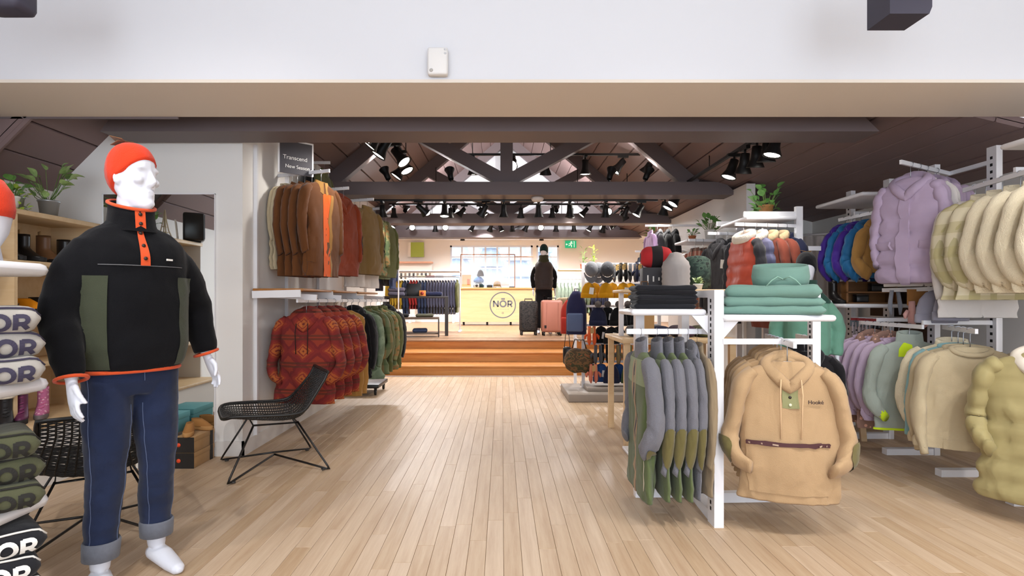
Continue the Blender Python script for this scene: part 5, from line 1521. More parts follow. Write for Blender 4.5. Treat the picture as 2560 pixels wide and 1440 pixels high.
MB().lathe([(.092, .17), (.096, .2), (.09, .26), (.06, .31), (.01, .33)], 20).build('hat', REDKN, t)
# ================================================================ four way rack in the middle
def slots(t, u, x, y0, y1, z0, z1, step=.034):
    b = MB(); z = z0
    while z < z1:
        b.bb(x - .001, x + .001, y0, y1, z, z + .019); z += step
    b.build('slots', SLOT, u)
t = thing('garment_rack', 'white four way floor rack carrying the sherpa jackets and sand hoodies', 'rack', (1.19, 3.07, 0))
MB().bb(-.026, .026, 0, .10, 0, 1.305).build('upright', METW, t)
slot_me = MB().bb(-.0013, .0013, -.0085, .0085, -.010, .010).data('slot', SLOT)
for k in range(35):
    obj('slot', slot_me, t, (-.0262, .053, .09 + .034 * k))
MB().bb(.02, .07, .70, .78, 0, 1.305).build('upright', METW, t)
MB().bb(-.345, -.29, .47, .53, 0, 1.30).build('upright', METW, t)
MB().bb(.735, .785, .40, .46, 0, 1.30).build('upright', METW, t)
for k in range(34):
    obj('slot', slot_me, t, (.7348, .43, .1 + .034 * k))
MB().beam((0, .02, .03), (.045, .76, .03), .05, .06).build('base_bar', METW, t)
MB().beam((-.33, .5, .03), (.03, .5, .03), .05, .06).build('base_bar', METW, t)
MB().beam((.02, .40, .03), (.77, .43, .03), .05, .06).build('base_bar', METW, t)
MB().beam((0, .05, 1.285), (.045, .76, 1.285), .05, .04).build('top_bar', METW, t)
MB().beam((-.33, .5, 1.285), (.03, .5, 1.285), .05, .04).build('top_bar', METW, t)
MB().beam((.02, .43, 1.285), (.77, .43, 1.285), .05, .04).build('top_bar', METW, t)
MB().rbox((-.245, .27, 1.180), (.43, .36, .036), .016, mw=.02).build('shelf_board', METW, t)
MB().prism([(-.03, 1.16), (-.12, 1.162), (-.03, 1.06)], .085, .10).build('shelf_bracket', METW, t)
MB().rbox((.33, .18, 1.150), (.62, .40, .036), .016, mw=.02).build('shelf_board', METW, t)
MB().prism([(.03, 1.13), (.12, 1.132), (.03, 1.03)], .03, .045).build('shelf_bracket', METW, t)
GO = (1.19, 3.07)
rail_bar(t, (.72, 3.24), (1.165, 3.24), 1.085, GO); MB().beam((-.01, .05, 1.069), (-.03, .17, 1.069), .02, .03).build('rail_bracket', METW, t)
MB().beam((0.02, .0, 1.023), (.52, .0, 1.023), .02, .030).build('cross_rail', METW, t)
rail_bar(t, (1.46, 2.79), (1.655, 3.51), 1.04, GO)
rail_bar(t, (1.95, 3.50), (2.02, 3.84), 1.02, GO)
sk = 'sherpa sleeved jackets on the four way rack'
rail_fill((.735, 3.24), (1.158, 3.24), 1.085, (('sherpa_open', 1.2, 'green jacket with grey sherpa sleeves hanging open at the end of its rail', None), ('sherpa_jkt', 1, 'green jacket with grey sherpa sleeves next to the open one', None),
    ('sherpa_jkt', 1, 'green jacket with grey sherpa sleeves between two alike', sk), ('sherpa_jkt', 1, 'green jacket with grey sherpa sleeves between two alike', sk), ('sherpa_hood', .8, 'grey sherpa hoodie beside the slotted white upright', None), ('beige_plain', .8, 'taupe jacket beside the slotted white upright', None)))
pk = 'sand hoodies behind the front one'
sl_ = 'sand fleece hoodie tucked behind the front one'
ho = rail_fill((1.475, 2.84), (1.635, 3.44), 1.04, (('sand_hood', 1.4, 'sand fleece hoodie with a patterned band facing the front of the rack', None, .95),) + tuple(('sand_hood', .8, sl_, pk, .88) for k in range(4)))[0]
rail_fill((1.99, 3.62), (2.01, 3.82), 1.02, (('black_hood', 1, 'black hoodie behind the sand hoodies', None, .9),))
# details of the front sand hoodie
bf = body_fn(dict(L=.73, w=.245, d=.08, seed=21, flare=1.10, fold=.8))
em = MB()
def chest(x, y):
    "point on the hoodie front"
    best = R(270) + x / .24
    return bf(u_of_z(bf, y), best) + Vector((0, -.004, 0))
INKH = plain('dark_embroidery', '33262a', .8)
tx = text('Hooké', .030, INKH, ho, (.085, -.099, -.34), (R(90), 0, R(15)), 'embroidery', ext=.0015)
PT = plain('band_pale', 'b9a08c', .8)
for k in range(6):
    v = -.78 + 1.56 * (k + .5) / 6
    p = bf(u_of_z(bf, -.525), R(270) + v); c = Vector((p.x, p.y, 0)).normalized()
    MB().box(p + c * .0195 + Vector((0, 0, -.04)), (.032, .002, .008), rot=(0, 0, math.atan2(c.y, c.x) + PI / 2)).build('band_motif', PT, ho)
for z, m_ in ((-.235, BTN), (-.27, BTN), (-.31, plain('pale_snap', 'c9cdb0', .5))):
    p = bf(u_of_z(bf, z), R(270)); MB().ell((0, 0, 0), (.0085, .005, .0085), 10, 6).build('snap', m_, ho, (p.x, p.y - .010, z - .04))
# folded stacks on the rack
for k in range(5):
    folded('folded_jeans', ('black folded jeans, lowest of the stack', 'black folded jeans, second from the shelf', 'black folded jeans, middle of the stack', 'black folded jeans, second from the top', 'black folded jeans with a raised fold, topmost of the stack')[k] + ' on the rack', (.955 + .006 * (k % 2), 3.35, 1.198 + .0262 * k), 3 * (k % 3) - 6, BLACKF if k % 2 else fabric('black_denim', '1e1e22', .15), .35, .26, .032, seed=k)
for k in range(3):
    folded('folded_hoodie', ('jade folded hoodie, lowest of the stack', 'jade folded hoodie, middle of the stack', 'jade folded hoodie with a drawcord, topmost of the stack')[k] + ' on the rack', (1.545 + .008 * k, 3.26, 1.168 + .046 * k), (-20, -17, -22)[k], fabric('jade_jersey', '6b8b7f', .05, 6), .55 - .03 * k, .34, (.052, .054, .075)[k], seed=11 * k)
t = thing('folded_hood', 'round jade hood standing on the folded jade hoodies', 'hood', (1.60, 3.22, 1.345), -18)
rg = []
for z, k in ((-.01, .98), (.04, 1.04), (.085, 1.0), (.105, .97), (.10, .90), (.05, .86), (.0, .80)):
    rg.append([Vector((.148 * k * math.cos(a), .095 * k * math.sin(a), z + .018 * math.sin(a))) for a in [2 * PI * j / 28 for j in range(28)]])
MB().loft(rg, True).build('hood', fabric('jade_jersey', '6b8b7f', .05, 6), t)
for s in (-1, 1): MB().tube([(0, -.1, .02), (s * .03, -.115, .035), (s * .06, -.118, .015), (s * .09, -.12, -.02)], .0035, 5).build('drawcord', fabric('jade_cord', '86ab9a', .03), t)

# ================================================================ right wall racks
t = thing('garment_rack', 'white wall rack along the right carrying lilac puffers and cream fleeces', 'rack', (3.5, 0, 0))
for y in (3.42, 3.98, 4.54, 5.07, 5.62):
    u = MB().bb(-.022, .022, y - .04, y + .04, 0, 2.34).build('upright', METW, t)
    b = MB(); z = .1
    while z < 2.3:
        b.bb(-.0235, -.0215, y - .010, y + .010, z, z + .02); z += .05
    b.build('slots', SLOT, u)['kind'] = 'stuff'
    MB().bb(-.40, .02, y - .03, y + .03, 0, .05).build('foot', METW, t)
for y in (3.98, 5.07): MB().beam((0, y, .5), (0, y - 1.1, .5), .03, .05).build('cross_bar', METW, t)
RO = (3.5, 0)
def rail(a, b, z): MB().beam((a[0] - 3.5, a[1], z), (b[0] - 3.5, b[1], z), .018, .03).build('arm', METW, t)
for a, b, z in (((2.84, 3.99), (3.49, 4.365), 2.25), ((3.035, 2.75), (3.215, 3.90), 2.03), ((3.222, 4.60), (3.178, 5.28), 2.02), ((2.985, 3.97), (3.066, 4.80), 1.075), ((2.89, 3.41), (3.13, 3.97), 1.075), ((2.875, 2.975), (3.33, 3.43), 1.075)): rail_bar(t, a, b, z, RO)
rail((3.49, 3.98), (3.49, 4.54), 2.235); rail((3.49, 3.42), (3.13, 3.42), 2.045); rail((3.49, 5.07), (3.19, 5.07), 2.035); rail((3.49, 4.54), (3.04, 4.54), 1.09); rail((3.49, 3.98), (2.985, 3.975), 1.09); rail((3.49, 3.42), (3.30, 3.42), 1.06)
def board(cx, cy, z, sx, sy, nm='shelf_board'): MB().rbox((cx - 3.5, cy, z), (sx, sy, .034), .015, mw=.02).build(nm, METW, t)
board(3.22, 3.10, 2.16, .5, .5); board(3.22, 4.97, 2.13, .5, .7); board(3.22, 5.0, 1.20, .60, .46)
ck = 'cream fleeces on the upper right rail'
rail_fill((2.86, 4.00), (3.37, 4.295), 2.25, (('lilac_puff', 1.2, 'lilac puffer jacket with a pocket flap facing the aisle', None), ('ivory_sweat', .6, 'ivory sweatshirt hanging between the lilac puffers', None), ('lilac_puff', 1, 'lilac puffer jacket behind the ivory sweatshirt', None), ('lilac_puff', 1, 'lilac puffer jacket furthest along its rail', None)))
cl2 = 'plain cream fleece pullover packed on the upper right rail'
rail_fill((3.05, 2.84), (3.20, 3.82), 2.03, tuple(('cream_fleece', 1, cl2, ck) for k in range(4)) + (('cream_plaid', 1, 'cream and sage checked jacket next to the plain cream fleeces', None), ('cream_plaid', 1, 'cream and sage checked jacket beside the lilac puffers', None), ('ivory_sweat', .8, 'long ivory sweatshirt showing under the checked jackets', None)))
rail_fill((3.22, 4.64), (3.18, 5.24), 2.02, (('kid_tan', 1.2, 'small golden tan jacket on the kids rail', None), ('kid_blue', 1, 'small shiny blue jacket between the violet and the tan one', None), ('kid_violet', 1, 'small violet jacket behind the shiny blue one on the kids rail', None), ('kid_blue', .8, 'small dark blue jacket hidden between two violet ones', None), ('kid_violet', .8, 'small violet jacket at the end of the kids rail', None)))
lv = 'lilac sweatshirts on the lower right rail'
rail_fill((2.99, 4.04), (3.06, 4.74), 1.075, (('sage_fleece', 1.1, 'sage fleece pullover with neon yellow binding', None),) + tuple(('lilac_print' if k % 2 else 'lilac_sweat', 1, ('lilac hoodie with a floral lining packed on the lower right rail' if k % 2 else 'plain lilac sweatshirt packed on the lower right rail'), lv + (' with floral lining' if k % 2 else '')) for k in range(5)))
rail_fill((2.90, 3.43), (3.09, 3.88), 1.075, (('oat_sweat', 1.2, 'oatmeal sweatshirt facing the aisle on the lower right rail', None), ('oat_sweat', .8, 'oatmeal sweatshirt hidden behind the front one', None), ('teal_sweat', .8, 'pale teal sweatshirt behind the oatmeal one', None), ('cream_fleece', .8, 'cream fleece hidden behind the pale teal sweatshirt', None)))
rail_fill((2.89, 2.99), (3.06, 3.16), 1.075, (('olive_puff', 1, 'olive gold puffer jacket at the near end of the lower right rail', None),))

# small goods between the rails on the right: socks, mittens, ribbed hats
def sock(label, loc, rz, mat, group=None):
    t = thing('sock_pair', label, 'socks', loc, rz, group)
    for s in (-1, 1):
        MB().tube(cr([(s * .012, 0, 0), (s * .014, 0, -.07), (s * .014, -.005, -.14), (s * .012, -.03, -.19), (s * .010, -.07, -.215)], 9), [.026, .026, .025, .025, .025, .027, .028, .026, .014], 8, fx=.45).build('sock', mat, t)
    MB().box((0, -.012, -.012), (.07, .012, .055)).build('band_card', BLKS, t)
    MB().box((0, -.012, .026), (.06, .008, .024)).build('hang_tab', plain('red_card', 'a32a2a', .6), t)
    return t
SOCKW = spots('print_sock', 'd8ccd2', '2c2430', 34, .26); SOCKB = spots('blue_sock', '7fb0bf', '5f93a8', 60, .3); SOCKD = fabric('dark_sock', '2a2529', .2)
for k, x in enumerate((2142, 2166, 2196, 2214)):
    sock('white and black patterned socks hanging from a peg under the small shelf', (3.21, 5.10 - .095 * k, 1.05), -30, SOCKW if k < 3 else SOCKD, 'patterned socks')
for k, x in enumerate((2122, 2150, 2172)):
    sock('pale blue patterned socks hanging above the wooden bench', (3.21, 5.10 - .11 * k, .76), -30, SOCKB, 'pale blue socks')
t = thing('sock_display', 'dark slatted board holding the socks', 'display board', (3.55, 5.0, 0))
MB().bb(0, .02, -.42, .40, .55, 1.75).build('panel', plain('brown_panel', '4a3426', .7), t)
for z, ys in ((1.09, [.10 - .095 * k for k in range(4)]), (.80, [.10 - .11 * k for k in range(3)])):
    MB().bb(-.012, 0, -.42, .40, z - .01, z + .01).build('peg_bar', METW, t)
    for y in ys: MB().tube([(0, y, z), (-.36, y, z)], .004, 5).build('peg', METW, t)
t = thing('mitten_pair', 'pink mittens hanging from a wooden card', 'mittens', (3.10, 4.17, 1.24), -10)
MB().box((0, .012, .03), (.14, .006, .12)).build('card', fabric('wood_card', '9a6a3a', .1, 20), t)
for s in (-1, 1):
    b = MB().tube([(s * .045, 0, 0), (s * .045, -.004, -.06), (s * .045, -.004, -.12), (s * .043, 0, -.17), (s * .04, 0, -.195)], [.034, .036, .044, .038, .012], 10, fx=.5)
    b.tube([(s * .07, 0, -.07), (s * .09, -.004, -.10), (s * .09, -.004, -.13)], [.014, .016, .008], 8)
    b.build('mitten', fabric('pink_knit', 'd3a19a', .06), t)
t = thing('glove_pair', 'grey gloves hanging left of the pink mittens', 'gloves', (3.10, 4.42, 1.325), -20)
for s in (-1, 1):
    MB().tube([(s * .02, 0, 0), (s * .03, -.004, -.08), (s * .035, -.01, -.13), (s * .03, -.02, -.19)], [.026, .028, .03, .014], 8, fx=.5).build('glove', fabric('cool_grey_knit', '8c8f98', .06), t)
def beanie_hung(name, label, loc, rz, mat, r=.11, h=.21, pom=None, tagm=None, group=None, cuff=True, flat=.5):
    t = thing(name, label, 'hat', loc, rz, group)
    prof = [(.02, 0), (.5, -.02), (.82, -.07), (.97, -.13), (1.0, -.19), (1.0, -h)]
    rings = [[Vector((r * k * math.cos(a) * (1 + .015 * math.cos(12 * a)), r * flat * k * math.sin(a), z)) for a in [2 * PI * j / 24 for j in range(24)]] for k, z in prof]
    c = MB().loft(rings).build('crown', mat, t)
    if cuff:
        MB().loft([[Vector((r * k * math.cos(a), r * flat * k * math.sin(a), z)) for a in [2 * PI * j / 24 for j in range(24)]] for k, z in ((1.0, -h + .065), (1.05, -h + .062), (1.06, -h + .01), (1.02, -h), (.9, -h + .005))], False).build('cuff', mat, t)
    if pom: MB().ell((0, 0, .03), (.045, .045, .045), 12, 8).build('pompom', pom, t)
    if tagm: MB().box((r * .3, -r * flat - .012, -h * .55), (.055, .003, .085), rot=(0, R(8), 0)).build('swing_tag', tagm, t)
    return t
beanie_hung('ribbed_beanie', 'grey lilac ribbed beanie hanging beside the pink mittens', (3.10, 4.00, 1.325), -10, RIB, .13, .24, flat=.35)
beanie_hung('ribbed_beanie', 'grey lilac ribbed beanie hanging under the cream fleeces', (3.10, 3.87, 1.325), -10, RIB, .11, .22, flat=.3)
t = thing('peg_rail', 'white peg rail for the ribbed beanies and mittens', 'rail', (3.2, 4.1, 1.35))
MB().beam((-.10, -.245, -.02), (-.10, .46, -.02), .012, .03).build('bar', METW, t)
for y in (-.12, .44): MB().beam((.28, y, -.02), (-.10, y, -.02), .012, .03).build('arm', METW, t)
t = thing('wooden_tray', 'brown wooden display box on the small white shelf', 'box', (3.245, 4.98, 1.217), -12)
TRW = wood('walnut_box', '8a5e34', '6e4723', (2, 14, 14), .5)
MB().bb(-.2, .2, .1, .115, 0, .2).build('back', TRW, t); MB().bb(-.2, -.185, -.1, .1, 0, .2).build('side', TRW, t); MB().bb(.185, .2, -.1, .1, 0, .2).build('side', TRW, t); MB().bb(-.2, .2, -.1, .115, 0, .012).build('bottom', TRW, t); MB().bb(-.2, .2, -.1, .115, .095, .107).build('shelf', TRW, t)
for k in range(2):
    o = thing('watch_box', 'small dark case in the brown wooden display box', 'case', (3.19 + .12 * k, 4.98 - .02 * k, 1.229 + .095 * k), -12, 'dark cases in the wooden box')
    MB().rbox((0, 0, .03), (.1, .09, .06), .008).build('case', BLKS, o); MB().rbox((0, 0, .066), (.1, .09, .012), .005).build('lid', plain('case_lid', '3a2f2a', .5), o)
t = thing('wooden_bench', 'low light wooden bench under the lilac sweatshirts', 'bench', (3.0, 5.20, 0), -75)
for x in (-.28, .28):
    for y in (-.12, .12): MB().beam((x, y * 1.15, 0), (x * .96, y, .27), .045, .045).build('leg', LWOOD, t)
MB().rbox((0, 0, .285), (.7, .32, .035), .006).build('seat', LWOOD, t)
for y in (-.12, .12): MB().beam((-.27, y, .22), (.27, y, .22), .02, .05).build('rail', LWOOD, t)
shoe('rain_boot', 'black boot standing at the end of the small white shelf', 'boot', (LBK, LSOLE), (3.0, 5.02, 1.217), 0, .20, .22, .085, boot=True)

# fitting room curtain and partition on the right
cu = MB()
def cur(u, v): return Vector((.30 * (v - .5) * 2, .035 * math.sin(v * 34) * (.5 + .5 * u), 2.0 - 1.96 * u))
cu.surf(cur, 0, 1, 0, 1, 8, 90)
t = thing('curtain', 'pale grey fitting room curtain beyond the jade mannequin', 'curtain', (3.78, 6.5, 0), -35)
cu.build('cloth', fabric('pale_curtain', 'c9c4c2', .03), t)
MB().tube([(-.36, 0, 2.02), (.36, 0, 2.02)], .012, 8).build('rod', METW, t)
struct(MB().bb(2.75, 2.85, 6.3, 9.26, 0, 2.56).build('wall_partition_right', WALL), 'white wall behind the dark jackets and the hat rack')
struct(MB().bb(2.9, 4.1, 7.4, 7.5, 0, 2.5).build('wall_fitting', WALL), 'white wall of the fitting room nook')
t = thing('wall_window_frame', 'white frame on the fitting room wall', 'frame', (3.55, 7.38, 1.75))
for x0, x1, z0, z1 in ((-.3, -.26, -.25, .3), (.26, .3, -.25, .3), (-.3, .3, .26, .3), (-.3, .3, -.25, -.21), (-.3, .3, .02, .05)): MB().bb(x0, x1, -.02, .02, z0, z1).build('bar', METW, t)

# ================================================================ dark jackets in the middle right
t = thing('garment_rack', 'white rack with plant shelves behind the four way rack', 'rack', (2.7, 0, 0))
MO = (2.7, 0)
for y in (5.10, 5.74, 6.38, 7.05):
    MB().bb(-.03, .03, y - .02, y + .02, 0, 2.10).build('upright', METW, t)
for y in (5.10, 5.74): MB().beam((0, y, 2.03), (-.5, y, 2.03), .02, .05).build('arm', METW, t)
MB().rbox((-.27, 5.34, 1.99), (.46, .6, .03), .01).build('shelf_board', METW, t)
MB().rbox((-.27, 6.90, 1.96), (.46, .5, .03), .01).build('shelf_board', METW, t)
MB().rbox((-.27, 6.90, 1.80), (.46, .5, .03), .01).build('shelf_board', METW, t)
for a, b, z in (((2.07, 4.976), (2.69, 5.098), 1.94), ((2.08, 5.657), (2.69, 5.758), 1.94), ((2.10, 6.296), (2.69, 6.395), 1.94), ((2.01, 7.85), (2.76, 7.85), 2.31), ((2.01, 8.45), (2.76, 8.45), 2.0)): rail_bar(t, a, b, z, MO)
MB().beam((0, 5.10, 1.72), (.2, 5.10, 1.72), .02, .04).build('cross_bar', METW, t)
plant('bushy green plant in a wooden pot on the white shelf above the brick coats', (P(1915, 545, 5.25).x, 5.25, 2.005), wood('pot_wood', 'a97848', '8f6136', (8, 8, 2)), 34, LF3, .14, .16, .08, .06, 5, trail=.4, pot_r=.065, pot_h=.13)
plant('green plant in a white pot on the white shelf above the charcoal jacket', (P(1775, 600, 6.78).x, 6.78, 1.975), TAGW, 28, LF3, .14, .14, .08, .055, 6, pot_r=.065, pot_h=.12)
plant('small green plant in a terracotta pot on the upper white shelf', (P(1752, 600, 7.0).x - .1, 7.02, 1.975), plain('terracotta', 'a5623c', .8), 12, LF3, .07, .08, .05, .035, 7, pot_r=.045, pot_h=.08)
rail_fill((2.09, 4.98), (2.62, 5.085), 1.94, (('coral_vest', 1, 'coral puffer vest with a white fur collar over dark sleeves', None), ('slate_vest', 1, 'slate blue puffer vest with a white fur collar', None), ('brick_coat', .9, 'brick red coat beside the slate vest', None), ('brick_coat', .9, 'brick red coat next to the navy jacket', None), ('navy_jkt', .9, 'navy jacket behind the fur collared brick coats', None)))
rail_fill((2.10, 5.66), (2.35, 5.702), 1.94, (('char_jkt', 1, 'charcoal jacket with a white swing tag at the end of its rail', None), ('char_jkt', 1, 'charcoal jacket behind the one at the end of its rail', None)))
rail_fill((2.12, 6.30), (2.32, 6.334), 1.94, (('plaid_shirt', 1, 'red and cream plaid shirt at the end of its rail', None), ('plaid_shirt', 1, 'red and cream plaid shirt behind another on its rail', None)))
rail_fill((2.03, 7.85), (2.46, 7.85), 2.31, (('lilac_jkt', .9, 'orchid jacket hung high behind the red checked pillow', None), ('char_jkt', .9, 'charcoal jacket hung high behind the orchid one', None), ('black_jkt', 1, 'black jacket hung high above the grey blanket roll', None), ('black_jkt', 1, 'black hooded jacket next to the white wall end', None)))

# table with pillows and rolls behind the rack
t = thing('display_table', 'light wood table with a white top tier behind the four way rack', 'table', (1.52, 5.15, 0))
MB().rbox((0, 0, .90), (1.0, .8, .04), .006).build('table_top', LWOOD, t)
for x in (-.45, .45):
    for y in (-.35, .35): MB().bb(x - .025, x + .025, y - .025, y + .025, 0, .885).build('leg', LWOOD, t)
for x in (-.42, .44): MB().bb(x - .02, x + .02, .0, .04, .92, 1.32).build('tier_post', METW, t)
MB().rbox((.03, .0, 1.33), (.98, .46, .028), .008).build('tier_board', LWOOD, t)
REDC = plain('red_check', 'b0262a', .85); 
def checkmat(name, a, b_, k):
    if name in MATS: return MATS[name]
    m, nt, b = mnew(name); v = coords(nt); x, y, z = sepxyz(nt, v)
    fa = mth(nt, 'LESS_THAN', mth(nt, 'FRACT', mth(nt, 'ADD', mth(nt, 'MULTIPLY', x, k), .75)), .5)
    link(nt, mixc(nt, fa, hx(b_), hx(a)), b.inputs['Base Color']); b.inputs['Roughness'].default_value = .9; MATS[name] = m; return m
t = thing('rolled_blanket', 'red and black checked rolled blanket standing on a dark box', 'blanket', (P(1640, 640, 5.26).x, 5.26, 1.652), -6)
rr = MB()
rings = []
for i in range(17):
    x = -.145 + .29 * i / 16; k = min(1, (1 - abs(x / .15) ** 3)) ** .4
    rings.append([Vector((x, .105 * k * math.cos(a), .105 * k * math.sin(a) * (1 + .03 * math.sin(3 * a + i)))) for a in [2 * PI * j / 18 for j in range(18)]])
rr.loft(rings).build('roll', checkmat('red_black_check', 'b8262b', '201a1c', 5.2), t)
t = thing('sales_box', 'dark box with small white print under the checked blanket', 'box', (P(1640, 700, 5.26).x, 5.26, 1.344), -6)
MB().rbox((0, 0, .103), (.27, .2, .206), .004).build('carton', plain('charcoal_card', '3b3a3e', .7), t)
for k in range(3): MB().box((-.09 + .05 * k, -.102, .10), (.012, .002, (.07, .05, .03)[k])).build('print', TAGW, t)
t = thing('rolled_sleeping_bag', 'pale grey quilted roll standing upright on the table tier', 'bedding roll', (P(1692, 700, 4.95).x + .01, 5.01, 1.344))
prof = [(.08, 0)] + [(.118 + .006 * abs(math.sin(i * PI / 2.0)) - .05 * max(0, (i - 9) / 4) ** 2, .01 + .30 * i / 14) for i in range(14)] + [(.05, .325), (.01, .335)]
MB().lathe(prof, 24).build('roll', fabric('pale_grey_quilt', 'aaa3a0', .06, 10), t)
t = thing('rolled_sleeping_bag', 'dark green patterned roll beside the grey quilted roll', 'bedding roll', (P(1738, 700, 5.2).x + .02, 5.22, 1.344))
MB().lathe([(.07, 0), (.125, .02), (.13, .15), (.12, .28), (.08, .31), (.01, .32)], 20).build('roll', camo('dark_leaf_print', ['1d2c28', '2d4038', '3f5246', '1a2420'], 14), t)
plant('small pale succulent between the rolls and the black jeans', (1.745, 4.985, 1.344), TAGW, 26, leafmat('succulent', '9fb87a', 'c2d49a'), .04, .05, .034, .016, 9, pot_r=.04, pot_h=.05)
t = thing('gift_bag', 'open kraft paper bag beside the black jeans', 'bag', (P(1612, 740, 4.55).x, 4.56, 1.0), -14)
MB().loft([[Vector((sx * .075 * k, sy * .045 * k, z)) for sx, sy in ((-1, -1), (1, -1), (1, 1), (-1, 1))] for z, k in ((0, 1), (.34, 1.05), (.34, .98), (.05, .95))], False, 0, False).build('paper', KB, t)
for y in (-.045, .045): MB().tube([(-.03, y, .33), (-.025, y, .40), (.025, y, .40), (.03, y, .33)], .004, 5).build('handle', plain('brown_cord', '6b4a2e', .8), t)
t = thing('bag_stand', 'white stand under the kraft paper bag', 'stand', (P(1612, 740, 4.55).x, 4.56, 0))
MB().bb(-.025, .025, -.02, .02, 0, .98).build('post', METW, t); MB().rbox((0, 0, .985), (.2, .14, .026), .006).build('plate', METW, t); MB().rbox((0, 0, .012), (.3, .3, .024), .006).build('base', METW, t)
for k, (x, c, lb) in enumerate(((-.3, BLACKF, 'black'), (-.12, NAVY, 'navy'), (.1, fabric('plum_knit', '4a3446', .1), 'plum'), (.3, OLIVE, 'olive'))):
    folded('folded_knit', lb + ' folded knit lying on the light wood table', (1.52 + x, 5.05, .921), 4 * k, c, .17, .26, .10, seed=k)

# ================================================================ hat rack by the stairs
HD = 7.1
t = thing('hat_rack', 'tall white peg rack of hats on a grey plinth beside the stairs', 'rack', (1.62, HD + .18, 0))
MB().rbox((-.16, -.0, .05), (1.3, .9, .10), .01).build('plinth', paint('grey_plinth', '9b9086'), t)
MB().rbox((-.10, .05, .125), (.9, .6, .05), .01).build('plinth_step', paint('grey_plinth', '9b9086'), t)
for x in (-.55, .45): MB().bb(x - .02, x + .02, .08, .12, .1, 1.74).build('post', METW, t)
for z in (1.72, 1.475, 1.165, .915, .675, .435):
    MB().beam((-.55, .1, z + .004), (.45, .1, z + .004), .015, .03).build('bar', METW, t)
hat_rack = t
YF, YB = 7.11, 7.24                     # hats hang in two layers along the pegs
def onpeg(X, front, z, lift=0):
    "a spot on a peg of the hat rack; the peg is added with it"
    Y = YF if front else YB
    MB().tube([(X - 1.62, .1, z + .005), (X - 1.62, Y - .012 - (HD + .18), z + .005)], .004, 5).build('peg', METW, hat_rack)
    return Vector((X, Y, z + lift))
GKN = fabric('grey_knit', '77787d', .1); DGK = fabric('dark_grey_knit', '4a4b50', .1); MUST = fabric('mustard_beanie', 'c98d14', .1); NVK = fabric('navy_knit', '1d2038', .1); BKK = fabric('black_beanie_knit', '141416', .12); ORK = fabric('orange_knit', 'd2582c', .1); GRPOM = fabric('grey_fur_pom', '5c5654', .3, 40, fleece=120)
def cap(label, loc, rz, mat, group=None, tagm=None, k=1.0):
    t = thing('cap', label, 'hat', loc, rz, group, k)
    MB().lathe([(.085, 0), (.09, .03), (.085, .07), (.06, .105), (.02, .12)], 18, M_=Matrix.Diagonal((.95, 1.1, 1, 1))).build('crown', mat, t)
    def br(u, v): a = R(200 + 140 * v); return Vector((.088 * math.cos(a) * (1 + .1 * u), .098 * math.sin(a) - .075 * u * math.sin(PI * v), .004 - .012 * u - .018 * u * (2 * v - 1) ** 2))
    MB().surf(br, 0, 1, 0, 1, 4, 12).surf(br, 0, 1, 1, 0, 4, 12, off=.004).build('brim', mat, t)
    MB().ell((0, 0, .12), (.01, .01, .006), 8, 6).build('button', mat, t)
    if tagm: MB().box((.06, -.1, -.04), (.05, .003, .08)).build('swing_tag', tagm, t)
    return t
def mitt(name, label, loc, rz, mat, group=None, tagm=None):
    t = thing(name, label, 'mittens', loc, rz, group)
    for s in (-1, 1):
        b = MB().tube([(s * .03, 0, 0), (s * .032, 0, -.08), (s * .034, -.004, -.14), (s * .034, -.004, -.20), (s * .03, 0, -.24)], [.035, .036, .046, .042, .014], 10, fx=.55)
        b.tube([(s * .06, 0, -.10), (s * .085, 0, -.13), (s * .088, 0, -.165)], [.014, .017, .009], 8)
        b.build('mitten', mat, t)
    if tagm: MB().box((0, -.03, -.05), (.09, .003, .075), rot=(0, R(-6), 0)).build('header_card', tagm, t)
    return t
KTAG = spots('printed_kraft', 'c8a566', '3a2a1a', 45, .3)
for k, (X, fr, m_, lb) in enumerate(((1.14, 1, GKN, 'pale grey cap at the outer end of the top peg row'), (1.25, 0, GKN, 'grey cap next to the outermost one'), (1.345, 1, DGK, 'dark grey cap with a white tag on the top peg row'))):
    c = cap(lb, onpeg(X, fr, 1.72, -.085) + Vector((0, .04, 0)), 0, m_, None, TAGW if k == 2 else None, 1.0); c.rotation_euler = (R(78), 0, R(-6))
for X, fr, m_, tg, lb in ((1.485, 0, GKN, KTAG, 'grey mittens with a printed kraft card on the top peg row'), (1.54, 1, BKK, KTAG, 'black mittens with a kraft card on the top peg row'), (1.69, 0, DGK, None, 'dark grey mittens between the grey and the steel pair'), (1.745, 1, NVK, KTAG, 'navy mittens with a kraft card on the top peg row'), (1.90, 0, fabric('steel_knit', '5b5d63', .1), None, 'steel grey mittens beside the checked blanket')):
    mitt('mitten_pair', lb, onpeg(X, fr, 1.72), 0, m_, None, tg)
mk = 'mustard beanies on the second peg row'
for k, X in enumerate((1.10, 1.20, 1.32, 1.43, 1.54, 1.66)):
    beanie_hung('beanie', 'mustard yellow beanie' + (' with a white tag at the outer end of its row' if k == 0 else ' on the second peg row'), onpeg(X, k % 2 == 0, 1.475), 0, MUST, .095, .20, None, TAGW if k in (0, 4) else None, mk if k else None, flat=.42)
bk = 'black pompom beanies on the third peg row'
for k, X in enumerate((1.22, 1.365, 1.48, 1.625, 1.74)):
    beanie_hung('pompom_beanie', ('navy beanie with a grey fur pompom on the third peg row' if k == 0 else 'black beanie with a grey fur pompom on the third peg row'), onpeg(X, k % 2 == 0, 1.165), 0, NVK if k == 0 else BKK, .11, .24, GRPOM, TAGW if k in (1, 4) else None, bk if k else None, flat=.42)
mitt('mitten_pair', 'orange mittens with kraft card on the fourth peg row', onpeg(1.14, 1, .915), 0, ORK, None, KRAFT)
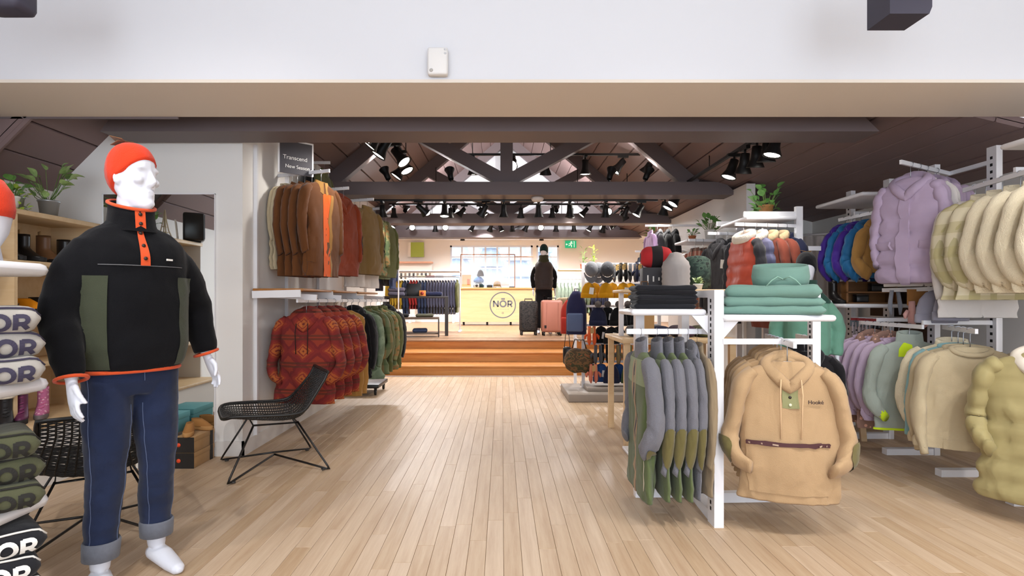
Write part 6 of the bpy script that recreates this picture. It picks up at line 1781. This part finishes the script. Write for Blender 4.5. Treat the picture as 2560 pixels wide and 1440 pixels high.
for X, fr in ((1.28, 0), (1.39, 1), (1.51, 0)):
    beanie_hung('beanie', 'plain black beanie with a white tag on the fourth peg row', onpeg(X, fr, .915), 0, BKK, .10, .22, None, TAGW, 'plain black beanies', flat=.42)
for k, X in enumerate((1.22, 1.33, 1.44, 1.55, 1.66)):
    mitt('glove_pack', 'packed gloves hanging under the fourth peg row', onpeg(X, k % 2 == 0, .675), 0, (DGK, BKK, fabric('khaki_knit', '7a6a4a', .1), GKN, OLIVE)[k], 'glove packs under the hats')
mitt('mitten_pair', 'coral mittens on the lowest peg row', onpeg(1.16, 1, .435), 0, fabric('coral_knit', 'c8735c', .1), None, KRAFT)
for k, (X, fr, m_, lb) in enumerate(((1.28, 0, fabric('blue_white_knit', '2f4f86', .3, 40), 'blue flecked beanie with a white tag on the lowest peg row'), (1.39, 1, NVK, 'navy beanie next to the blue flecked one'), (1.505, 0, fabric('royal_knit', '24457c', .1), 'royal blue beanie on the lowest peg row'), (1.615, 1, fabric('moss_knit', '3c4a2c', .1), 'moss green beanie next to the royal blue one'))):
    beanie_hung('beanie', lb, onpeg(X, fr, .435), 0, m_, .10, .24, None, TAGW if k == 0 else None, flat=.42)
# bags hung at the stair side
def backpack(label, loc, rz, mat, pocket, H=.50, W=.28, sc_=1.0):
    t = thing('backpack', label, 'backpack', loc, rz, None, sc_)
    rings = []
    for i in range(12):
        z = -H + H * i / 11; k = (1 - max(0, (i - 6) / 5.2) ** 2.4 * .75) if i > 6 else 1
        rings.append([Vector((W / 2 * k * spw(math.cos(a), .6), .085 * (.6 + .4 * k) * spw(math.sin(a), .6), z)) for a in [2 * PI * j / 20 for j in range(20)]])
    MB().loft(rings).build('body', mat, t)
    MB().rbox((0, -.095, -H * .72), (W * .8, .05, H * .42), .02).build('pocket', pocket, t)
    MB().tube([(-.03, .02, -.03), (-.03, .02, .03), (.03, .02, .03), (.03, .02, -.03)], .007, 6).build('handle', BLKS, t)
    for s in (-1, 1): MB().tube([(s * .06, .07, -.06), (s * .09, .13, -.2), (s * .1, .09, -H * .9)], .012, 6, fx=2).build('strap', BLKS, t)
    return t
backpack('navy backpack with a slate blue front pocket hung beside the stairs', P(1441, 728, 7.3), -18, fabric('navy_canvas', '292a4a', .08), fabric('slate_canvas', '5a6787', .06), .56, .26)
backpack('red backpack hung behind the navy one', P(1424, 750, 7.66), -20, fabric('red_nylon', 'b5362a', .08), fabric('red_nylon', 'b5362a', .08), .46, .24)
t = thing('bag_stand', 'white peg stand for the backpacks beside the stairs', 'stand', (1.04, 7.96, 0))
MB().bb(-.02, .02, -.02, .02, 0, 1.45).build('post', METW, t); MB().rbox((0, 0, .012), (.4, .4, .024), .008).build('base', METW, t)
for q, dz in ((P(1441, 728, 7.3), .014), (P(1424, 750, 7.66), .014), (P(1448, 892, 7.25), .206), (P(1418, 885, 7.60), .265)):
    MB().beam((0, 0, q.z + dz), (q.x - 1.04, q.y - .03 - 7.96, q.z + dz), .012, .014).build('arm', METW, t)
t = thing('duffel_bag', 'camouflage duffel bag hanging beside the stairs', 'bag', P(1448, 892, 7.25), -20)
rings = []
for i in range(15):
    x = -.19 + .38 * i / 14; k = (1 - abs(x / .195) ** 4) ** .5 + .05
    rings.append([Vector((x, .11 * k * math.cos(a), -.05 + .15 * k * math.sin(a) * (1 + .05 * math.sin(2 * a + i)))) for a in [2 * PI * j / 18 for j in range(18)]])
MB().loft(rings).build('body', camo('brown_camo', ['4a3a26', '6d5032', '3b3c26', '7d4f30'], 9), t)
MB().tube([(-.1, 0, .08), (-.06, 0, .22), (.06, 0, .22), (.1, 0, .08)], .008, 6).build('handle', BLKS, t)
t = thing('tote_bag', 'black bag with a thin strap hanging beside the camouflage duffel', 'bag', P(1418, 885, 7.60), -20)
MB().rbox((0, 0, -.02), (.12, .06, .24), .03).build('body', BLKS, t); MB().tube([(-.04, 0, .09), (-.02, 0, .28), (.02, 0, .28), (.04, 0, .09)], .005, 6).build('strap', BLKS, t)
# plants and shelf beyond the hats
t = thing('wall_shelf', 'light wood wall shelf with plants beyond the hat rack', 'shelf', (2.55, 9.02, 2.06))
MB().rbox((0, 0, 0), (.4, .44, .03), .006).build('board', LWOOD, t); MB().rbox((0, 0, -.22), (.4, .44, .03), .006).build('board', LWOOD, t)
plant('dark leafy plant on the wood wall shelf beyond the hats', (2.45, 9.0, 2.075), BLKS, 22, LF3, .14, .2, .1, .05, 12, pot_r=.06, pot_h=.1)
rail_fill((2.03, 8.45), (2.26, 8.45), 2.0, (('denim_jkt', 1, 'blue denim jacket beside the wood wall shelf', None), ('sage_jkt', 1, 'pale green jacket beside the wood wall shelf', None)))

# ================================================================ counter level
DZ = PZ
t = thing('sales_counter', 'long maple sales counter with the round NOR logo', 'counter', (P(1260, 800, 16.6).x + .3, 16.6, DZ))
MB().bb(-1.62, 2.3, 0, .7, .10, 1.06).build('front', DESKW, t)
MB().rbox((.34, .33, 1.09), (4.0, .78, .055), .01).build('top', wood('counter_top', 'd9b27a', 'c79a5e', (1.5, 12, 12), .4, True), t)
for x in (-1.5, -.8, -.1, .6, 1.3, 2.1): MB().rbox((x, .1, .05), (.06, .08, .10), .008).build('foot', BLK, t)
lg = MB(); GREYL = plain('logo_grey', '6a6f78', .6)
Lf = lambda x, y: Vector((x, -.004, y))
R0 = .375
stroke(lg, [(R0 * math.cos(2 * PI * k / 48), .60 + R0 * math.sin(2 * PI * k / 48)) for k in range(48)], .032, Lf, 1, True)
nor(lg, Lf, -.285, .545, .185, .045)
stroke(lg, [(-.02, .345), (.02, .345), (.02, .385), (-.02, .385)], .012, Lf, 2, True)
for k in range(8): stroke(lg, [(-.19 + .05 * k, .47), (-.165 + .05 * k, .47)], .010, Lf, 1)
lo = lg.build('logo', GREYL, t); lo.location = (P(1257, 770, 16.6).x - t.location.x, 0, 0)
# things on the counter
def ctr(x, d=16.75): return Vector((P(x, 700, d).x, d, DZ + 1.118))
t = thing('gift_card_stand', 'orange print card stand on the counter', 'display stand', ctr(1166))
MB().box((0, .03, .2), (.28, .012, .38), rot=(R(-8), 0, 0)).build('card', plain('peach_card', 'dfa678', .7), t); MB().box((.06, .018, .17), (.08, .006, .18), rot=(R(-8), 0, 0)).build('print', plain('orange_print', 'c9632c', .7), t); MB().box((0, 0, .01), (.28, .14, .02)).build('base', TAGW, t)
beanie_hung('beanie', 'dark beanie on the stacked hats on the counter', ctr(1198) + Vector((.03, .17, .55)), 0, BKK, .10, .2, flat=.9)
for k, (c, lb) in enumerate(((fabric('blue_stripe_knit', '3f68a0', .3, 20), 'blue striped'), (fabric('dark_teal_knit', '22383c', .2), 'dark teal'))):
    beanie_hung('beanie', lb + ' beanie in the hat pile on the counter', ctr(1196) + Vector((.0, .17, .185 + .165 * (1 - k))), 0, c, .15, .16, flat=.8)
t = thing('camera', 'small white camera on the counter below the hats', 'camera', ctr(1192) + Vector((0, -.05, 0))); MB().rbox((0, 0, .06), (.15, .07, .11), .015).build('body', plain('silver_plastic', 'b9bcc0', .4), t); MB().lathe([(.04, 0), (.036, .05)], 14, M_=Matrix.Rotation(R(90), 4, 'X')).build('lens', BLKS, t, (0, -.03, .06))
t = thing('card_terminal', 'black card terminal on the counter', 'terminal', ctr(1224)); MB().rbox((0, 0, .04), (.16, .12, .08), .015).build('body', BLKS, t); MB().box((0, -.03, .083), (.1, .05, .004)).build('screen', plain('grey_screen', '6d747a', .2), t)
cap('tan cap lying on the counter', ctr(1243) + Vector((0, .06, .036)), 0, fabric('tan_cap_cloth', '8c7350', .1), None, None, 1.4)
t = thing('screen_monitor', 'pale point of sale screen standing on the counter', 'monitor', ctr(1262)); MB().rbox((0, 0, .16), (.26, .02, .2), .008, rot=(R(-10), 0, 0)).build('panel', plain('pale_panel', 'cfc6cf', .4), t); MB().tube([(0, .02, .0), (0, .02, .14)], .012, 8).build('neck', TAGW, t); MB().rbox((0, .02, .008), (.16, .12, .016), .006).build('foot', TAGW, t)
t = thing('keyboard', 'slim dark keyboard at the end of the counter', 'keyboard', ctr(1280)); MB().rbox((0, 0, .015), (.18, .09, .03), .006, rot=(R(8), 0, 0)).build('body', plain('slate_plastic', '3a3d4c', .5), t); MB().box((0, 0, .034), (.16, .07, .004), rot=(R(8), 0, 0)).build('keys', BLKS, t)
t = thing('sneeze_guard', 'clear sneeze guard on thin copper posts over the counter', 'screen', (0, 16.56, DZ + 1.117))
COP = plain('copper_tube', 'b07a4a', .35, .6)
xa, xb, xc = P(1152, 0, 16.55).x, P(1287, 0, 16.55).x, P(1334, 0, 16.55).x
for x in (xa, xb): MB().tube([(x, 0, 0), (x, 0, .98)], .012, 8).build('post', COP, t)
MB().tube([(xa, 0, .98), (xb, 0, .98)], .012, 8).build('top_bar', COP, t); MB().tube([(xb, .1, .92), (xc, .1, .92)], .012, 8).build('top_bar', COP, t)
MB().bb(xa, xb, -.004, .004, .1, .97).build('pane', GLASS, t)
# suitcases
def suitcase(label, px, D, rz, mat, W=.44, H=.66, Dp=.28):
    t = thing('suitcase', label, 'suitcase', (P(px, 800, D).x, D, DZ), rz)
    MB().rbox((0, 0, .07 + H / 2), (W, Dp, H), .05, mw=.06, n=5).build('shell', mat, t)
    for s in (-1, 1):
        MB().bb(s * W * .28 - .008, s * W * .28 + .008, -Dp / 2 - .006, -Dp / 2 + .02, .12, H).build('ridge', mat, t)
    MB().bb(-W / 2 - .002, W / 2 + .002, -.008, .008, .10, .04 + H).build('zip_line', BLKS, t)
    MB().tube([(-.08, 0, .06 + H), (-.08, 0, .11 + H), (.08, 0, .11 + H), (.08, 0, .06 + H)], .012, 6).build('handle', BLKS, t)
    MB().bb(-W * .4, -W * .3, -Dp / 2 - .008, -Dp / 2, .16, .22).build('badge', BLKS, t)
    for sx in (-1, 1):
        for sy in (-1, 1):
            w = MB().lathe([(.034, -.014), (.034, .014)], 12, M_=Matrix.Rotation(R(90), 4, 'Y')).build('wheel', BLK, t, (sx * W * .4, sy * Dp * .36, .034)); MB().bb(-.02, .02, -.02, .02, .02, .06).build('wheel_fork', BLKS, w)
    return t
suitcase('dark marbled hard suitcase with a black handle on the upper floor', 1321, 12.0, 6, camo('black_marble', ['1e1c1c', '2e2a28', '3c3632', '221f1f'], 16), .38, .66, .26)
suitcase('pink hard suitcase standing beside the dark one', 1379, 11.85, 5, plain('dusty_pink_shell', 'c4826f', .4, 0, .5), .44, .68, .28)
# black display table with bench
def frame_table(name, label, loc, rz, W, Dp, H, mt, t_=.045, topm=None):
    t = thing(name, label, 'table', loc, rz)
    MB().rbox((0, 0, H - .02), (W, Dp, .04), .005).build('top', topm or mt, t)
    for x in (-1, 1):
        for y in (-1, 1): MB().bb(x * (W / 2 - t_ / 2) - t_ / 2, x * (W / 2 - t_ / 2) + t_ / 2, y * (Dp / 2 - t_ / 2) - t_ / 2, y * (Dp / 2 - t_ / 2) + t_ / 2, 0, H - .035).build('leg', mt, t)
    return t
DKT = plain('dark_table', '2b2725', .5)
frame_table('display_table', 'black display table at the top of the stairs', (P(1040, 800, 11.9).x, 12.0, DZ), 6, 1.34, .8, .83, DKT, .07)
DKW = wood('grey_bench_wood', '6f5f52', '54463b', (2, 12, 12), .5)
bt = frame_table('bench_table', 'low two tier bench under the black display table', (P(1035, 800, 11.5).x, 11.42, DZ), 6, 1.05, .4, .40, DKT, .025, DKW)
MB().rbox((0, 0, .07), (1.02, .36, .03), .004).build('lower_board', DKW, bt)
for k, (x, c, lb) in enumerate(((993, fabric('mauve_knit', '6d6674', .08), 'mauve'), (1035, BLACKF, 'black'), (1085, NVK, 'navy'))):
    if k == 1:
        t = thing('display_box', 'black display box on the black table', 'box', (P(x, 700, 11.9).x, 11.9, DZ + .83), 4); MB().rbox((0, 0, .13), (.30, .25, .26), .004).build('carton', BLKS, t); MB().rbox((0, 0, .262), (.305, .255, .012), .003).build('lid', BLKS, t)
    else:
        for j in range(2 if k == 0 else 1): folded('folded_knit', lb + ' folded knit on the black display table' + ('' if k else (', lower one', ', upper one')[j]), (P(x, 700, 11.9).x, 11.9, DZ + .83 + .09 * j), 4, c, .36, .3, .095, seed=k + j)
t = thing('gift_tin', 'small orange boxed gift on the black display table', 'box', (P(1056, 700, 11.7).x, 11.72, DZ + .83)); MB().rbox((0, 0, .06), (.13, .1, .12), .004).build('carton', plain('orange_tin', 'c97a3a', .5), t); MB().lathe([(.035, 0), (.03, .01)], 14, M_=Matrix.Rotation(R(90), 4, 'X')).build('window', plain('tin_red', '8a2a22', .5), t, (0, -.05, .06))
for k, (x, c, lb) in enumerate(((1000, BLACKF, 'black folded garment on the low bench'), (1062, fabric('olive_knit2', '4b4a3a', .1), 'olive folded garment on the low bench'))):
    folded('folded_garment', lb, (P(x, 780, 11.42).x, 11.42, DZ + .40), 6, c, .36, .28, .07, seed=k)
for k, (x, c, lb) in enumerate(((990, fabric('cream_box_cloth', 'b9a68a', .1), 'cream folded shirt on the lower bench board'), (1050, DENIM, 'blue folded jeans on the lower bench board'))):
    folded('folded_garment', lb, (P(x, 800, 11.42).x, 11.42, DZ + .085), 6, c, .3, .26, .09 + .1 * (k == 0), seed=k + 4)
# racks behind the table
t = thing('garment_rack', 'white rail of grey and denim shirts behind the black table', 'rack', (0, 13.2, DZ))
x0, x1 = P(965, 0, 13.2).x, P(1150, 0, 13.2).x
MB().tube([(x0, 0, 1.30), (x1, 0, 1.30)], .014, 8).build('rail', METW, t)
for x in (x0, x1):
    MB().tube([(x, 0, 0), (x, 0, 1.30)], .016, 8).build('post', METW, t); MB().rbox((x, 0, .02), (.06, .5, .04), .01).build('foot', METW, t)
MB().rbox(((x0 + x1) / 2, .1, 1.42), (x1 - x0, .4, .03), .008).build('top_shelf', METW, t)
kinds = [(('mustard_shirt', 'mustard yellow') if k < 6 else ('denim_jkt', 'dark denim') if k in (6, 7, 11, 12, 13) else ('red_shirt', 'red') if k in (8, 9, 10) else ('grey_shirt', 'steel grey')) for k in range(24)]
rail_fill((x1 - .02, 13.2), (x0 + .02, 13.2), DZ + 1.315, (('olive_jkt', .8, 'olive jacket at the counter end of the white rail', None),) + tuple((key, .8, lb + ' garment on the white rail behind the black table', lb + ' garments on the white rail') for key, lb in reversed(kinds)))
# dark jackets on the far left and pegboard
rail_fill((-2.09, 11.08), (-2.60, 11.08), 2.37, (('denim_jkt', 1, 'blue denim jacket at the end of the far left rail', None), ('black_jkt', 1, 'black jacket on the far left rail', None), ('navy_jkt', 1, 'dark navy jacket in the middle of the far left rail', None), ('navy_jkt', 1, 'dark navy jacket nearest the wall end on the far left rail', None)))
t = thing('garment_rack', 'white rail of dark jackets left of the stairs', 'rack', (-2.35, 11.08, DZ))
rail_bar(t, (-2.68, 11.08), (-2.05, 11.08), 2.37 - DZ, (-2.35, 11.08))
for x in (-.33, .30):
    MB().tube([(x, 0, 0), (x, 0, 1.87)], .014, 8).build('post', METW, t); MB().rbox((x, -.02, .015), (.06, .26, .03), .01).build('foot', METW, t)
t = thing('peg_board', 'white pegboard of watches and small goods on the back wall', 'pegboard', (P(1037, 640, 18.9).x, 19.1, 1.9))
MB().bb(-.55, .55, 0, .03, -.75, .6).build('board', TAGW, t)
MB().rbox((0, -.15, .62), (1.2, .34, .05), .01).build('shelf', plain('pink_wood', 'd9a58c', .6), t)
for z in (.35, -.1): MB().bb(-.55, .55, -.02, 0, z, z + .02).build('peg_bar', METW, t)
for k in range(16):
    z = .33 if k < 8 else -.12
    o = thing('hanging_strap', 'dark small strap hanging on the white pegboard', 'strap', (P(1037, 640, 18.9).x - .49 + .14 * (k % 8), 19.07, 1.9 + z), 0, 'straps on the pegboard')
    MB().rbox((0, 0, -.13), (.06, .03, .26), .012).build('strap', (BLKS, plain('taupe_strap', '8a7d70', .7), plain('grey_strap', '5b5a5e', .7))[k % 3], o); MB().box((0, -.017, -.03), (.05, .004, .06)).build('card', TAGW, o)
t = thing('wall_poster', 'lime and white poster with a shoe above the pink shelf', 'poster', (P(1040, 600, 19).x, 19.12, 2.72)); MB().bb(-.2, .25, 0, .03, 0, .5).build('panel', plain('lime_print', 'a9bf57', .6), t); MB().bb(-.3, -.2, 0, .03, 0, .5).build('white_panel', TAGW, t)
t = thing('wall_table', 'white shelf unit against the back wall beside the window', 'shelf', (P(1080, 690, 18.6).x, 18.6, DZ))
MB().rbox((0, 0, 1.45), (1.5, .5, .06), .01).build('top', METW, t); MB().rbox((0, 0, 1.18), (1.5, .5, .06), .01).build('shelf_board', METW, t)
for x in (-.72, .72): MB().bb(x - .03, x + .03, -.2, .2, 0, 1.42).build('leg', METW, t)
for k in range(3): folded('folded_knit', ('cream', 'maroon', 'grey')[k] + ' folded knit on the white back wall shelf', (P(1055 + 22 * k, 690, 18.6).x, 18.55, DZ + 1.48), 0, (CREAMT, fabric('maroon_knit', '6b2a2c', .1), GKN)[k], .28, .25, .08, seed=k)
# right side of the counter room
t = thing('garment_rack', 'white rail of green and black shirts right of the counter', 'rack', (0, 14.2, DZ))
x0, x1 = P(1388, 0, 14.2).x, P(1520, 0, 14.2).x
MB().tube([(x0, 0, 1.28), (x1, 0, 1.28)], .014, 8).build('rail', METW, t)
for x in (x0, x1): MB().tube([(x, 0, 0), (x, 0, 1.28)], .016, 8).build('post', METW, t); MB().rbox((x, 0, .02), (.06, .5, .04), .01).build('foot', METW, t)
MB().rbox(((x0 + x1) / 2 + .1, .25, 1.52), (x1 - x0, .4, .04), .01).build('plant_shelf', LWOOD, t)
kinds = [(('green_shirt', 'pale green') if k < 6 else ('sage_jkt', 'moss green') if k < 9 else ('navy_jkt', 'dark')) for k in range(14)]
rail_fill((x0 + .02, 14.2), (x1 - .02, 14.2), DZ + 1.295, tuple((key, .8, lb + ' garment on the rail right of the counter', lb + ' garments right of the counter') for key, lb in kinds))
for k, (x, lb) in enumerate(((1458, 'tall green plant in a small red pot'), (1484, 'tall leafy plant in a red pot'))):
    plant(lb + ' on the shelf right of the counter', (P(x, 680, 14.4).x, 14.4, DZ + 1.54), plain('red_pot', '9a4a34', .6), 18, LF2 if k else LF3, .06, .42, .12, .04, 20 + k, pot_r=.08, pot_h=.13)
t = thing('ottoman', 'round beige pouf on a dark stand beside the pink suitcase', 'pouf', (P(1418, 760, 12.6).x, 12.6, DZ))
MB().lathe([(.2, .62), (.27, .66), (.28, .74), (.2, .80), (.02, .81)], 24).build('cushion', CREAMT, t)
MB().rbox((0, 0, .60), (.56, .5, .04), .01).build('board', DKT, t)
for x in (-.24, .24):
    for y in (-.2, .2): MB().bb(x - .015, x + .015, y - .015, y + .015, 0, .59).build('leg', DKT, t)
# exit sign
GRN = plain('exit_green', '1aa878', .5, emit=.6); WHT = plain('exit_white', 'e8f5ee', .5, emit=.6)
t = thing('exit_sign', 'green emergency exit sign with a white running figure', 'sign', (P(1429, 597, 18.9).x, 19.12, 3.15))
MB().bb(-.19, .19, 0, .05, -.12, .12).build('panel', GRN, t)
fg = MB(); ex = lambda x, y: Vector((x, -.004, y))
stroke(fg, [(.02 + .022 * math.cos(a * PI / 6), .075 + .022 * math.sin(a * PI / 6)) for a in range(12)], .02, ex, 1, True)
stroke(fg, [(.01, .045), (-.01, -.01), (.03, -.045), (.02, -.095)], .026, ex, 2); stroke(fg, [(-.01, -.01), (-.045, -.04), (-.08, -.045)], .022, ex, 2); stroke(fg, [(.0, .04), (-.05, .03), (-.065, .0)], .016, ex, 2); stroke(fg, [(.01, .04), (.05, .02), (.075, .035)], .016, ex, 2)
stroke(fg, [(.115, -.1), (.115, .1), (.10, .1)], .02, ex, 2); stroke(fg, [(-.16, 0), (-.10, 0)], .02, ex, 2); stroke(fg, [(-.14, .03), (-.165, 0), (-.14, -.03)], .016, ex, 2)
fg.build('pictogram', WHT, t)

# ---------------------------------------------------------------- prototypes never hung are taken away again
for k, r in list(PROTO.items()):
    if r.name not in USED:
        for c in list(r.children_recursive): bpy.data.objects.remove(c)
        bpy.data.objects.remove(r)
